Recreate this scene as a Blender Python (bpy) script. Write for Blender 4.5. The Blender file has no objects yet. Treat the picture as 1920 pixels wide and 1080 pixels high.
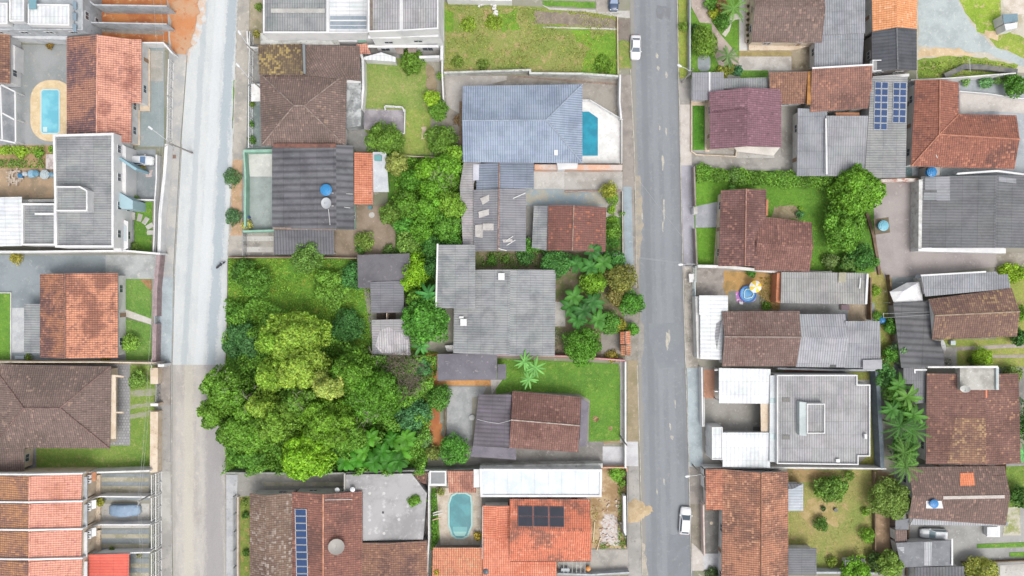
import bpy, math, random
import numpy as np
from mathutils import Vector
R_=math.radians
scene=bpy.context.scene
# ------------------------------------------------ camera, world, sun, exposure
CAMH=122.0; K=10.5                     # metres above the street, photo pixels per metre on the ground
cd=bpy.data.cameras.new('camera'); cam=bpy.data.objects.new('camera',cd); scene.collection.objects.link(cam)
cam.location=(0,0,CAMH); cam.rotation_euler=(0,0,0)
cd.sensor_width=36; cd.lens=36*K*CAMH/1920; cd.clip_end=3000; cd.clip_start=1
scene.camera=cam
SUN_EL,SUN_AZ=R_(62),R_(150)
w=bpy.data.worlds.new("World"); scene.world=w; w.use_nodes=True
nt=w.node_tree; bg=nt.nodes['Background']
sky=nt.nodes.new('ShaderNodeTexSky'); sky.sky_type='NISHITA'; sky.sun_disc=False
sky.sun_elevation=SUN_EL; sky.sun_rotation=SUN_AZ; sky.dust_density=4; sky.air_density=1.2
hs=nt.nodes.new('ShaderNodeHueSaturation'); hs.inputs['Saturation'].default_value=0.22
nt.links.new(sky.outputs[0],hs.inputs['Color']); nt.links.new(hs.outputs[0],bg.inputs[0]); bg.inputs[1].default_value=0.15
sl=bpy.data.lights.new('sun','SUN'); sl.energy=1.1; sl.angle=R_(28); sl.color=(1,.965,.91)
so=bpy.data.objects.new('sun',sl); scene.collection.objects.link(so); so.location=(0,0,60)
so.rotation_euler=(R_(90)-SUN_EL,0,R_(180)-SUN_AZ)
scene.view_settings.view_transform='Standard'; scene.view_settings.look='None'; scene.view_settings.gamma=1
scene.view_settings.exposure=0.88
scene.cycles.max_bounces=6; scene.cycles.diffuse_bounces=3; scene.cycles.transparent_max_bounces=4
EXPO=1.85      # how bright a white ground comes out: colours read off the photo are divided by it
rnd=random.Random(7); rng=np.random.default_rng(11)
# ------------------------------------------------ helpers
col=scene.collection
def P(u,v,z=0.0):
    s=(1-z/CAMH)/K
    return Vector(((u-960)*s,(540-v)*s,z))
def hx(h,g=1.0):
    o=[]
    for i in (0,2,4):
        c=int(h[i:i+2],16)/255
        c=c/12.92 if c<=.04045 else ((c+.055)/1.055)**2.4
        o.append(min(.86,c/EXPO*g))
    return tuple(o)+(1,)
def tag(o,label=None,cat=None,group=None,kind=None):
    if label: o['label']=label
    if cat: o['category']=cat
    if group: o['group']=group
    if kind: o['kind']=kind
    return o
def empty(name,loc,label,cat,group=None,rz=0):
    o=bpy.data.objects.new(name,None); o.empty_display_size=.5; col.objects.link(o); o.location=loc; o.rotation_euler=(0,0,rz)
    o['cx']=0; del o['cx']
    return tag(o,label,cat,group)
class MB:
    def __init__(s): s.v=[]; s.f=[]; s.m=[]; s.uv=None
    def add(s,vs,fs,mi=0):
        n=len(s.v); s.v+= [tuple(p) for p in vs]; s.f+=[tuple(i+n for i in f) for f in fs]; s.m+=[mi]*len(fs)
    def box(s,a,b,mi=0):
        x0,y0,z0=a; x1,y1,z1=b
        s.add([(x0,y0,z0),(x1,y0,z0),(x1,y1,z0),(x0,y1,z0),(x0,y0,z1),(x1,y0,z1),(x1,y1,z1),(x0,y1,z1)],
              [(3,2,1,0),(4,5,6,7),(0,1,5,4),(1,2,6,5),(2,3,7,6),(3,0,4,7)],mi)
    def obox(s,c,dx,dy,hx_,hy,z0,z1,mi=0):   # oriented box, centre c, axis (dx,dy), half sizes
        a=Vector((dx,dy)).normalized(); b=Vector((-a.y,a.x))
        q=[(c[0]+a.x*i*hx_+b.x*j*hy,c[1]+a.y*i*hx_+b.y*j*hy) for i,j in((-1,-1),(1,-1),(1,1),(-1,1))]
        s.prism(q,z0,z1,mi)
    def prism(s,poly,z0,z1,mi=0):
        n=len(poly)
        ar=sum(poly[i][0]*poly[(i+1)%n][1]-poly[(i+1)%n][0]*poly[i][1] for i in range(n))
        if ar<0: poly=poly[::-1]
        s.add([(p[0],p[1],z0) for p in poly]+[(p[0],p[1],z1) for p in poly],
              [tuple(range(n-1,-1,-1)),tuple(range(n,2*n))]+[(i,(i+1)%n,n+(i+1)%n,n+i) for i in range(n)],mi)
    def tube(s,pts,r,n=6,mi=0,r2=None):
        pts=[Vector(p) for p in pts]; m=len(pts); vs=[]; fs=[]
        for i,p in enumerate(pts):
            d=(pts[min(i+1,m-1)]-pts[max(i-1,0)]).normalized()
            u=d.cross(Vector((0,0,1)));
            if u.length<.01: u=Vector((1,0,0))
            u.normalize(); w_=d.cross(u); rr=r if r2 is None else r+(r2-r)*i/(m-1)
            vs+=[p+u*rr*math.cos(2*math.pi*k/n)+w_*rr*math.sin(2*math.pi*k/n) for k in range(n)]
        for i in range(m-1):
            for k in range(n): fs.append((i*n+k,i*n+(k+1)%n,(i+1)*n+(k+1)%n,(i+1)*n+k))
        fs+=[tuple(range(n-1,-1,-1)),tuple((m-1)*n+k for k in range(n))]
        s.add(vs,fs,mi)
    def lathe(s,prof,c=(0,0,0),n=20,mi=0):
        vs=[]; fs=[]
        for r,z in prof: vs+=[(c[0]+r*math.cos(2*math.pi*k/n),c[1]+r*math.sin(2*math.pi*k/n),c[2]+z) for k in range(n)]
        for i in range(len(prof)-1):
            for k in range(n): fs.append((i*n+k,i*n+(k+1)%n,(i+1)*n+(k+1)%n,(i+1)*n+k))
        fs+=[tuple(range(n-1,-1,-1)),tuple((len(prof)-1)*n+k for k in range(n))]
        s.add(vs,fs,mi)
    def build(s,name,mat,parent=None,local=False,smooth=False,origin=None):
        me=bpy.data.meshes.new(name)
        off=Vector((0,0,0))
        if not local:
            if parent is not None:
                q=parent
                while q is not None: off+=q.location; q=q.parent
            else:
                if origin is None:
                    a=np.array(s.v); origin=(float((a[:,0].min()+a[:,0].max())/2),float((a[:,1].min()+a[:,1].max())/2),float(a[:,2].min()))
                off=Vector(origin)
        me.from_pydata([(a[0]-off.x,a[1]-off.y,a[2]-off.z) for a in s.v],[],s.f)
        mats=mat if isinstance(mat,(list,tuple)) else [mat]
        for m in mats: me.materials.append(m)
        if len(mats)>1: me.polygons.foreach_set('material_index',s.m)
        if smooth: me.polygons.foreach_set('use_smooth',[True]*len(me.polygons))
        if s.uv is not None:
            ul=me.uv_layers.new(name='UVMap')
            for pl in me.polygons:
                fu=s.uv.get(pl.index)
                for k,li in enumerate(pl.loop_indices):
                    ul.data[li].uv=fu[k] if fu else (0,0)
        me.update()
        o=bpy.data.objects.new(name,me); col.objects.link(o)
        if parent is not None: o.parent=parent
        elif not local: o.location=off
        return o
# ------------------------------------------------ materials
_mc={}
class NT:
    def __init__(s,name):
        s.m=bpy.data.materials.new(name); s.m.use_nodes=True; s.t=s.m.node_tree; s.b=s.t.nodes['Principled BSDF']
        s.b.inputs['Roughness'].default_value=.85; s.b.inputs['Specular IOR Level'].default_value=.25
    def n(s,ty,**kw):
        o=s.t.nodes.new(ty)
        for k,v in kw.items():
            if k.startswith('i_'):
                kk=k[2:]; kk=int(kk) if kk.isdigit() else kk
                s.put(o.inputs[kk],v)
            else: setattr(o,k,v)
        return o
    def put(s,inp,v):
        if isinstance(v,bpy.types.NodeSocket): s.t.links.new(v,inp)
        else:
            if isinstance(v,tuple) and len(v)==4 and inp.type=='VECTOR': v=v[:3]
            inp.default_value=v
    def math(s,op,a,b=0,clamp=False):
        o=s.t.nodes.new('ShaderNodeMath'); o.operation=op; o.use_clamp=clamp; s.put(o.inputs[0],a); s.put(o.inputs[1],b); return o.outputs[0]
    def mix(s,f,a,b,mode='MIX'):
        o=s.t.nodes.new('ShaderNodeMix'); o.data_type='RGBA'; o.blend_type=mode; s.put(o.inputs[0],f); s.put(o.inputs[6],a); s.put(o.inputs[7],b); return o.outputs[2]
    def noise(s,vec,scale,det=4,rough=.6):
        o=s.t.nodes.new('ShaderNodeTexNoise'); s.put(o.inputs['Vector'],vec); o.inputs['Scale'].default_value=scale; o.inputs['Detail'].default_value=det; o.inputs['Roughness'].default_value=rough; return o.outputs[0]
    def ramp(s,f,a,b):
        o=s.t.nodes.new('ShaderNodeMapRange'); o.interpolation_type='SMOOTHSTEP'; s.put(o.inputs[0],f); o.inputs[1].default_value=a; o.inputs[2].default_value=b; return o.outputs[0]
    def pos(s): return s.t.nodes.new('ShaderNodeNewGeometry').outputs['Position']
    def fin(s,c,h=None,bump=.3,dist=.05):
        s.put(s.b.inputs['Base Color'],c)
        if h is not None:
            b=s.n('ShaderNodeBump',i_Strength=bump,i_Distance=dist,i_Height=h); s.t.links.new(b.outputs[0],s.b.inputs['Normal'])
        return s.m
def M(name,c,c2=None,c3=None,s1=.35,s2=2.5,rough=.85,lo=.42,hi=.62,lo3=.55,hi3=.7,bump=.3,fine=.18,spec=.25,metal=0):
    """mottled surface: c, big patches of c2, small spots of c3"""
    key=('M',name,c,c2,c3,s1,s2,rough,lo,hi)
    if key in _mc: return _mc[key]
    t=NT(name); p=t.pos(); cc=hx(c)
    if c2: cc=t.mix(t.ramp(t.noise(p,s1,5,.65),lo,hi),cc,hx(c2))
    if c3: cc=t.mix(t.ramp(t.noise(p,s2,4,.7),lo3,hi3),cc,hx(c3))
    f=t.noise(p,7,3,.7)
    v=t.math('ADD',t.math('MULTIPLY',t.math('SUBTRACT',f,.5),fine*2.6),1.0)
    k=t.n('ShaderNodeVectorMath',operation='SCALE'); t.put(k.inputs[0],cc); t.put(k.inputs['Scale'],v)
    t.b.inputs['Roughness'].default_value=rough; t.b.inputs['Specular IOR Level'].default_value=spec; t.b.inputs['Metallic'].default_value=metal
    _mc[key]=t.fin(k.outputs[0],f,bump,.03); return _mc[key]
def PL(name,c,rough=.5,spec=.4,metal=0):
    key=('PL',name,c,rough)
    if key in _mc: return _mc[key]
    t=NT(name); t.b.inputs['Roughness'].default_value=rough; t.b.inputs['Specular IOR Level'].default_value=spec; t.b.inputs['Metallic'].default_value=metal
    f=t.noise(t.pos(),3,3); _mc[key]=t.fin(t.mix(t.math('MULTIPLY',f,.25),hx(c),hx(c,.75))); return _mc[key]
def TILE(c,c2,c3,px=.38,py=.40,dirt=(.45,.62),spots=.12,line=.5,s=.16):
    """clay roof tiles: channels run down the slope (UV in metres), courses across it"""
    key=('T',c,c2,c3,px,py,dirt,spots,line)
    if key in _mc: return _mc[key]
    t=NT('roof_tiles'); uv=t.n('ShaderNodeUVMap').outputs[0]; p=t.pos()
    sp=t.n('ShaderNodeSeparateXYZ',i_0=uv); x,y=sp.outputs[0],sp.outputs[1]
    wob=t.math('MULTIPLY',t.math('SUBTRACT',t.noise(p,.6,2),.5),.25)
    xx=t.math('DIVIDE',t.math('ADD',x,wob),px); yy=t.math('DIVIDE',y,py)
    ch=t.math('ADD',t.math('MULTIPLY',t.math('SINE',t.math('MULTIPLY',xx,2*math.pi)),.5),.5)
    co=t.math('FRACT',yy)
    fl=t.n('ShaderNodeCombineXYZ',i_0=t.math('FLOOR',xx),i_1=t.math('FLOOR',yy))
    wn=t.n('ShaderNodeTexWhiteNoise',noise_dimensions='2D',i_0=fl.outputs[0])
    cc=t.mix(t.ramp(t.noise(p,s,6,.7),*dirt),hx(c),hx(c2))
    cc=t.mix(t.ramp(t.noise(p,1.1,4,.7),.5,.75),cc,hx(c2,.8))
    cc=t.mix(t.math('MULTIPLY',t.math('GREATER_THAN',wn.outputs[0],1-spots*1.6),t.math('ADD',t.math('MULTIPLY',t.ramp(t.noise(p,.35,3,.7),.45,.65),.55),.12)),cc,hx(c3))
    cc=t.mix(t.math('MULTIPLY',t.ramp(t.noise(p,2.6,5,.85),.52,.72),.45),cc,hx(c3))
    cc=t.mix(t.math('MULTIPLY',t.ramp(t.noise(p,2.1,5,.85),.52,.72),.35),cc,hx(c2,.7))
    br=t.math('ADD',t.math('MULTIPLY',wn.outputs[0],.16),.93)
    ln=t.math('SUBTRACT',1.1,t.math('MULTIPLY',t.math('POWER',ch,2.0),line))
    ln2=t.math('SUBTRACT',1.0,t.math('MULTIPLY',t.math('LESS_THAN',co,.2),line*.55))
    k=t.n('ShaderNodeVectorMath',operation='SCALE'); t.put(k.inputs[0],cc); t.put(k.inputs['Scale'],t.math('MULTIPLY',t.math('MULTIPLY',br,ln),ln2))
    h=t.math('SUBTRACT',t.math('MULTIPLY',co,.5),ch)
    _mc[key]=t.fin(k.outputs[0],h,.5,.04); return _mc[key]
def CORR(c,c2,c3,px=.42,py=2.3,line=.4,rough=.8,dirt=(.42,.66),sheet=.10,name='corrugated_sheet',s=.22):
    key=('C',c,c2,c3,px,py,line,rough,sheet)
    if key in _mc: return _mc[key]
    t=NT(name); uv=t.n('ShaderNodeUVMap').outputs[0]; p=t.pos()
    sp=t.n('ShaderNodeSeparateXYZ',i_0=uv); x,y=sp.outputs[0],sp.outputs[1]
    xx=t.math('DIVIDE',x,px); ch=t.math('ADD',t.math('MULTIPLY',t.math('SINE',t.math('MULTIPLY',xx,2*math.pi)),.5),.5)
    fl=t.n('ShaderNodeCombineXYZ',i_0=t.math('FLOOR',t.math('DIVIDE',x,1.1)),i_1=t.math('FLOOR',t.math('DIVIDE',y,py)))
    wn=t.n('ShaderNodeTexWhiteNoise',noise_dimensions='2D',i_0=fl.outputs[0])
    seam=t.math('LESS_THAN',t.math('FRACT',t.math('DIVIDE',y,py)),.05)
    # streaks that run down the sheets
    st=t.n('ShaderNodeCombineXYZ',i_0=t.math('MULTIPLY',x,2.2),i_1=t.math('MULTIPLY',y,.25))
    cc=t.mix(t.ramp(t.noise(p,s,6,.7),*dirt),hx(c),hx(c2))
    cc=t.mix(t.math('MULTIPLY',t.ramp(t.noise(st.outputs[0],1.3,4,.7),.48,.7),.6),cc,hx(c2))
    cc=t.mix(t.ramp(t.noise(p,2.6,4,.75),.6,.74),cc,hx(c3))
    br=t.math('ADD',t.math('MULTIPLY',wn.outputs[0],sheet),1-sheet/2)
    cc=t.mix(t.math('MULTIPLY',t.ramp(t.noise(p,.45,4,.8),.5,.68),.35),cc,hx(c2,.82))
    cc=t.mix(.035,cc,t.mix(1.0,cc,wn.outputs[1],'MULTIPLY'))
    ln=t.math('SUBTRACT',1+line*.35,t.math('MULTIPLY',t.math('POWER',ch,2.0),line))
    ln2=t.math('SUBTRACT',1.0,t.math('MULTIPLY',seam,.16))
    k=t.n('ShaderNodeVectorMath',operation='SCALE'); t.put(k.inputs[0],cc); t.put(k.inputs['Scale'],t.math('MULTIPLY',t.math('MULTIPLY',br,ln),ln2))
    t.b.inputs['Roughness'].default_value=rough
    _mc[key]=t.fin(k.outputs[0],t.math('SUBTRACT',1,ch),.5,.05); return _mc[key]
def GRASS(c,c2,c3,name='grass',s1=.16,s2=.9):
    key=('G',c,c2,c3,s1)
    if key in _mc: return _mc[key]
    t=NT(name); p=t.pos()
    cc=t.mix(t.ramp(t.noise(p,s1,5,.7),.38,.64),hx(c),hx(c2))
    cc=t.mix(t.ramp(t.noise(p,s2,5,.75),.52,.68),cc,hx(c3))
    f=t.noise(p,5,5,.85); g=t.noise(p,1.7,3,.8)
    v=t.math('ADD',t.math('MULTIPLY',t.math('SUBTRACT',f,.5),1.5),t.math('ADD',t.math('MULTIPLY',t.math('SUBTRACT',g,.5),.7),1))
    k=t.n('ShaderNodeVectorMath',operation='SCALE'); t.put(k.inputs[0],cc); t.put(k.inputs['Scale'],v)
    _mc[key]=t.fin(k.outputs[0],f,.8,.12); return _mc[key]
def PAVER(c,c2,name='pavers',sx=.6,sy=.6):
    key=('PV',c,c2,sx)
    if key in _mc: return _mc[key]
    t=NT(name); p=t.pos()
    b=t.n('ShaderNodeTexBrick',i_Vector=p,i_Color1=hx(c),i_Color2=hx(c2),i_Mortar=hx(c2,.7)); b.inputs['Scale'].default_value=1; b.inputs['Brick Width'].default_value=sx; b.inputs['Row Height'].default_value=sy; b.inputs['Mortar Size'].default_value=.05
    cc=t.mix(t.ramp(t.noise(p,.3,5,.7),.4,.66),b.outputs[0],hx(c2))
    f=t.noise(p,6,3,.7); v=t.math('ADD',t.math('MULTIPLY',t.math('SUBTRACT',f,.5),.5),1)
    k=t.n('ShaderNodeVectorMath',operation='SCALE'); t.put(k.inputs[0],cc); t.put(k.inputs['Scale'],v)
    _mc[key]=t.fin(k.outputs[0],f,.3,.03); return _mc[key]
def ROAD(name,c,c2,c3,a,b,bands,fine=.16):
    """worn paving: bands run along the street at x = a + b*y + offset; each (offset, half width, colour, raggedness, strength)"""
    t=NT(name); p=t.pos(); sp=t.n('ShaderNodeSeparateXYZ',i_0=p); xr=t.math('SUBTRACT',sp.outputs[0],t.math('ADD',t.math('MULTIPLY',sp.outputs[1],b),a))
    st=t.n('ShaderNodeVectorMath',operation='MULTIPLY'); t.put(st.inputs[0],p); st.inputs[1].default_value=(1,.22,1); q=st.outputs[0]
    cc=t.mix(t.ramp(t.noise(q,.35,6,.7),.42,.62),hx(c),hx(c2)); cc=t.mix(t.math('MULTIPLY',t.ramp(t.noise(p,1.1,6,.8),.5,.68),.7),cc,hx(c3))
    n1=t.noise(q,.9,6,.75); n2=t.noise(p,2.2,6,.85); nn=t.math('ADD',t.math('MULTIPLY',t.math('SUBTRACT',n1,.5),1.0),t.math('SUBTRACT',n2,.5))
    for off,w_,col_,rag,k_ in bands:
        d=t.math('SUBTRACT',1.0,t.math('DIVIDE',t.math('ABSOLUTE',t.math('SUBTRACT',xr,off)),w_)); f=t.ramp(t.math('ADD',d,t.math('MULTIPLY',nn,rag)),.15,.55)
        cc=t.mix(t.math('MULTIPLY',f,k_),cc,hx(col_))
    f=t.noise(p,6,4,.8); v=t.math('ADD',t.math('MULTIPLY',t.math('SUBTRACT',f,.5),fine*2.6),1.0)
    k=t.n('ShaderNodeVectorMath',operation='SCALE'); t.put(k.inputs[0],cc); t.put(k.inputs['Scale'],v)
    return t.fin(k.outputs[0],f,.3,.03)
def leafmat():
    if 'leaf' in _mc: return _mc['leaf']
    m=bpy.data.materials.new('foliage'); m.use_nodes=True; t=m.node_tree
    for n in list(t.nodes): t.nodes.remove(n)
    out=t.nodes.new('ShaderNodeOutputMaterial'); a=t.nodes.new('ShaderNodeVertexColor'); a.layer_name='col'
    d=t.nodes.new('ShaderNodeBsdfPrincipled'); d.inputs['Roughness'].default_value=.55; d.inputs['Specular IOR Level'].default_value=.25
    tr=t.nodes.new('ShaderNodeBsdfTranslucent'); mx=t.nodes.new('ShaderNodeMixShader'); mx.inputs[0].default_value=.3
    t.links.new(a.outputs[0],d.inputs['Base Color']); t.links.new(a.outputs[0],tr.inputs[0])
    t.links.new(d.outputs[0],mx.inputs[1]); t.links.new(tr.outputs[0],mx.inputs[2]); t.links.new(mx.outputs[0],out.inputs[0])
    _mc['leaf']=m; return m
def WATER(c,c2):
    key=('W',c)
    if key in _mc: return _mc[key]
    t=NT('pool_water'); p=t.pos(); f=t.noise(p,1.2,3,.6)
    t.b.inputs['Roughness'].default_value=.06; t.b.inputs['Specular IOR Level'].default_value=.5
    _mc[key]=t.fin(t.mix(t.ramp(t.noise(p,.35,3,.6),.38,.62),hx(c),hx(c2,.9)),t.noise(p,3,2),.25,.05); return _mc[key]
# named palettes -----------------------------------------------------------
WHITE=lambda: M('white_paint','f4f3f2','e4e4e6','cfccca',.3,1.5,fine=.05,lo3=.62,hi3=.8)
WALLW=lambda: M('white_wall','efeeec','dcdad8','b5b0aa',.5,1.4,fine=.08,lo3=.58,hi3=.75)
GREYW=lambda: M('grey_wall','c9cdd2','b4b8bd','9a9a98',.5,1.4,fine=.08)
CREAM=lambda: M('cream_wall','ead9c4','dcc7ae','b9a58e',.5,1.4,fine=.08)
CONC=lambda: M('concrete','b3afaa','9b9791','c6c2bc',.25,1.2)
CONCD=lambda: M('dark_concrete','9a9894','828078','aeaaa4',.25,1.2)
CONCL=lambda: M('light_concrete','d0cdc8','bcb8b2','a8a49c',.25,1.3)
CONCB=lambda: M('bluish_concrete','a8b0b3','959c9f','b8bdbe',.25,1.2)
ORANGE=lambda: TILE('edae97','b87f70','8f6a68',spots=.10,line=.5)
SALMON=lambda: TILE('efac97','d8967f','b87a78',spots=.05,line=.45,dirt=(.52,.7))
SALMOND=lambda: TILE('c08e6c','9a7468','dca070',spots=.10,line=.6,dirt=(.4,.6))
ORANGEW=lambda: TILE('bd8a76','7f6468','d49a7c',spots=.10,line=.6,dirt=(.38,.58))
ORANGED=lambda: TILE('c98263','70565a','dc9c7c',spots=.12,dirt=(.36,.56))
BROWN=lambda: TILE('86726c','766660','aa9080',spots=.09,line=.38)
BROWN2=lambda: TILE('95705f','765a54','c09478',spots=.14,line=.42)
RUST=lambda: TILE('96695e','795952','c08c76',spots=.12,line=.42)
LICH=lambda: TILE('7b6a58','6b5c50','c9b070',spots=.24,line=.3)
MAROON=lambda: TILE('8f6b75','82616a','a5808a',spots=.06,line=.35)
BLUET=lambda: CORR('a0adc0','8d99ad','b9c4d2',px=.40,py=.8,line=.42,name='blue_grey_tiles')
FIB=lambda: CORR('a3a5a6','888b8e','b9bab5',line=.32)
FIBL=lambda: CORR('bdbec2','a5a6aa','d0d0d2')
FIBW=lambda: CORR('b5b4b6','9c9b9d','c8c7c6')
FIBD=lambda: CORR('757579','636367','86868a',px=.55,line=.45)
FIBB=lambda: CORR('8d96a6','7d8694','a3abb8')
SLATE=lambda: CORR('606268','505258','7a7c82',px=.6,line=.22)
METW=lambda: CORR('eceef0','d6dade','bec2c8',px=.7,line=.16,rough=.5,sheet=.06,name='white_metal_sheet')
METG=lambda: CORR('c3cad2','aab2bb','d5dbe0',px=.5,line=.25,rough=.5,name='pale_metal_sheet')
LAWN=lambda: GRASS('74a23c','649238','92ac50')
LAWNM=lambda: GRASS('9aa85e','84a04c','b8ac74')
WEEDY=lambda: GRASS('9ea25c','849a48','c0a67c',s1=.12,s2=.5)
WILD=lambda: GRASS('6b9e32','5a8f30','a8b24c',s1=.2)
SOIL=lambda: M('brown_soil','ab9378','8f7c62','c2a98a',.3,1.6)
OSOIL=lambda: M('orange_soil','cf8a56','b87048','dfb488',.25,.9)
SAND=lambda: M('sand','cdb795','bda582','dac7a8',.6,2.5)
FRAME=lambda: PL('white_frame','f2f2f2')
GLASS=lambda: PL('dark_glass','59626c',.12,.6)
BARK=lambda: M('bark','8b7a68','6f6152','a09080',1.5,4)
DARKM=lambda: PL('dark_metal','4a4c50',.5)
RUSTM=lambda: M('timber','8f7a64','75634f','a5917a',1,3)
# ------------------------------------------------ ground pieces
def area2(p): return sum(p[i][0]*p[(i+1)%len(p)][1]-p[(i+1)%len(p)][0]*p[i][1] for i in range(len(p)))
_used=[]
def patch(name,poly,mat,z=.02,thick=0,kind='structure',label=None):
    us=[a for a,_ in poly]; vs_=[b for _,b in poly]; bb=(min(us),min(vs_),max(us),max(vs_))
    while any(abs(z-z2)<.002 and bb[0]<b2[2] and b2[0]<bb[2] and bb[1]<b2[3] and b2[1]<bb[3] for b2,z2 in _used): z+=.003   # never two sheets in one plane
    _used.append((bb,z))
    q=[P(u,v,z) for u,v in poly]; q=[(a.x,a.y) for a in q]
    if area2(q)<0: q=q[::-1]
    m=MB()
    if thick: m.prism(q,z-thick,z)
    else: m.add([(x,y,z) for x,y in q],[tuple(range(len(q)))])
    o=m.build(name,mat); tag(o,label,None,None,kind); return o
def rect(a,b,c,d): return [(a,b),(c,b),(c,d),(a,d)]
def rough_poly(poly,amp=2.5,step=9,seed=1):
    r=random.Random(seed); out=[]
    for i in range(len(poly)):
        a=poly[i]; b=poly[(i+1)%len(poly)]; L=math.dist(a,b); n=max(1,int(L/step))
        for k in range(n):
            t=k/n; out.append((a[0]+(b[0]-a[0])*t+r.uniform(-amp,amp),a[1]+(b[1]-a[1])*t+r.uniform(-amp,amp)))
    return out
# ------------------------------------------------ roofs and walls
ROOFS=[]      # every roof face, so that things can be set down on it
def ray_hit(u,v):
    o=Vector((0,0,CAMH)); g=P(u,v,0); d=(g-o).normalized(); best=None; bn=None
    for tri in ROOFS:
        a,b,c=tri; n=(b-a).cross(c-a)
        if abs(n.z)<1e-6: continue
        den=n.dot(d)
        if abs(den)<1e-9: continue
        t=n.dot(a-o)/den; p=o+d*t
        s1=(b.x-a.x)*(p.y-a.y)-(b.y-a.y)*(p.x-a.x); s2=(c.x-b.x)*(p.y-b.y)-(c.y-b.y)*(p.x-b.x); s3=(a.x-c.x)*(p.y-c.y)-(a.y-c.y)*(p.x-c.x)
        e=1e-6
        if (s1>=-e and s2>=-e and s3>=-e) or (s1<=e and s2<=e and s3<=e):
            if best is None or p.z>best.z: best=p; bn=n.normalized()
    if best is None: return g,Vector((0,0,1))
    if bn.z<0: bn=-bn
    return best,bn
def inset(poly,d):
    n=len(poly); sg=1 if area2(poly)>0 else -1
    if not isinstance(d,(list,tuple)): d=[d]*n
    out=[]
    for i in range(n):
        p0=Vector(poly[i-1]); p1=Vector(poly[i]); p2=Vector(poly[(i+1)%n])
        e1=(p1-p0).normalized(); e2=(p2-p1).normalized(); n1=Vector((-e1.y,e1.x))*sg; n2=Vector((-e2.y,e2.x))*sg
        a=p1+n1*d[i-1]; b=p1+n2*d[i]; cr=e1.x*e2.y-e1.y*e2.x
        if abs(cr)<.02: out.append(tuple(b)); continue
        t=((b-a).x*e2.y-(b-a).y*e2.x)/cr; out.append(tuple(a+e1*t))
    return out
def face_uv(vs,grain=None):
    n=(vs[1]-vs[0]).cross(vs[2]-vs[0])
    if n.length<1e-9: n=Vector((0,0,1))
    n.normalize()
    if n.z<0: n=-n
    if grain is not None: dn=Vector((grain[0],-grain[1],0)); dn=(dn-n*dn.dot(n)).normalized()
    else:
        dn=Vector((n.x,n.y,0))
        dn=dn.normalized() if dn.length>1e-3 else Vector((0,-1,0))
        dn=(dn-n*dn.dot(n)).normalized()
    ac=n.cross(dn)
    return [(p.dot(ac),p.dot(dn)) for p in vs]
def zsample(faces,x,y,default):
    for vs in faces:
        for k in range(1,len(vs)-1):
            a,b,c=vs[0],vs[k],vs[k+1]
            den=(b.y-c.y)*(a.x-c.x)+(c.x-b.x)*(a.y-c.y)
            if abs(den)<1e-9: continue
            l1=((b.y-c.y)*(x-c.x)+(c.x-b.x)*(y-c.y))/den; l2=((c.y-a.y)*(x-c.x)+(a.x-c.x)*(y-c.y))/den; l3=1-l1-l2
            if min(l1,l2,l3)>-.002: return l1*a.z+l2*b.z+l3*c.z
    return default
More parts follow.
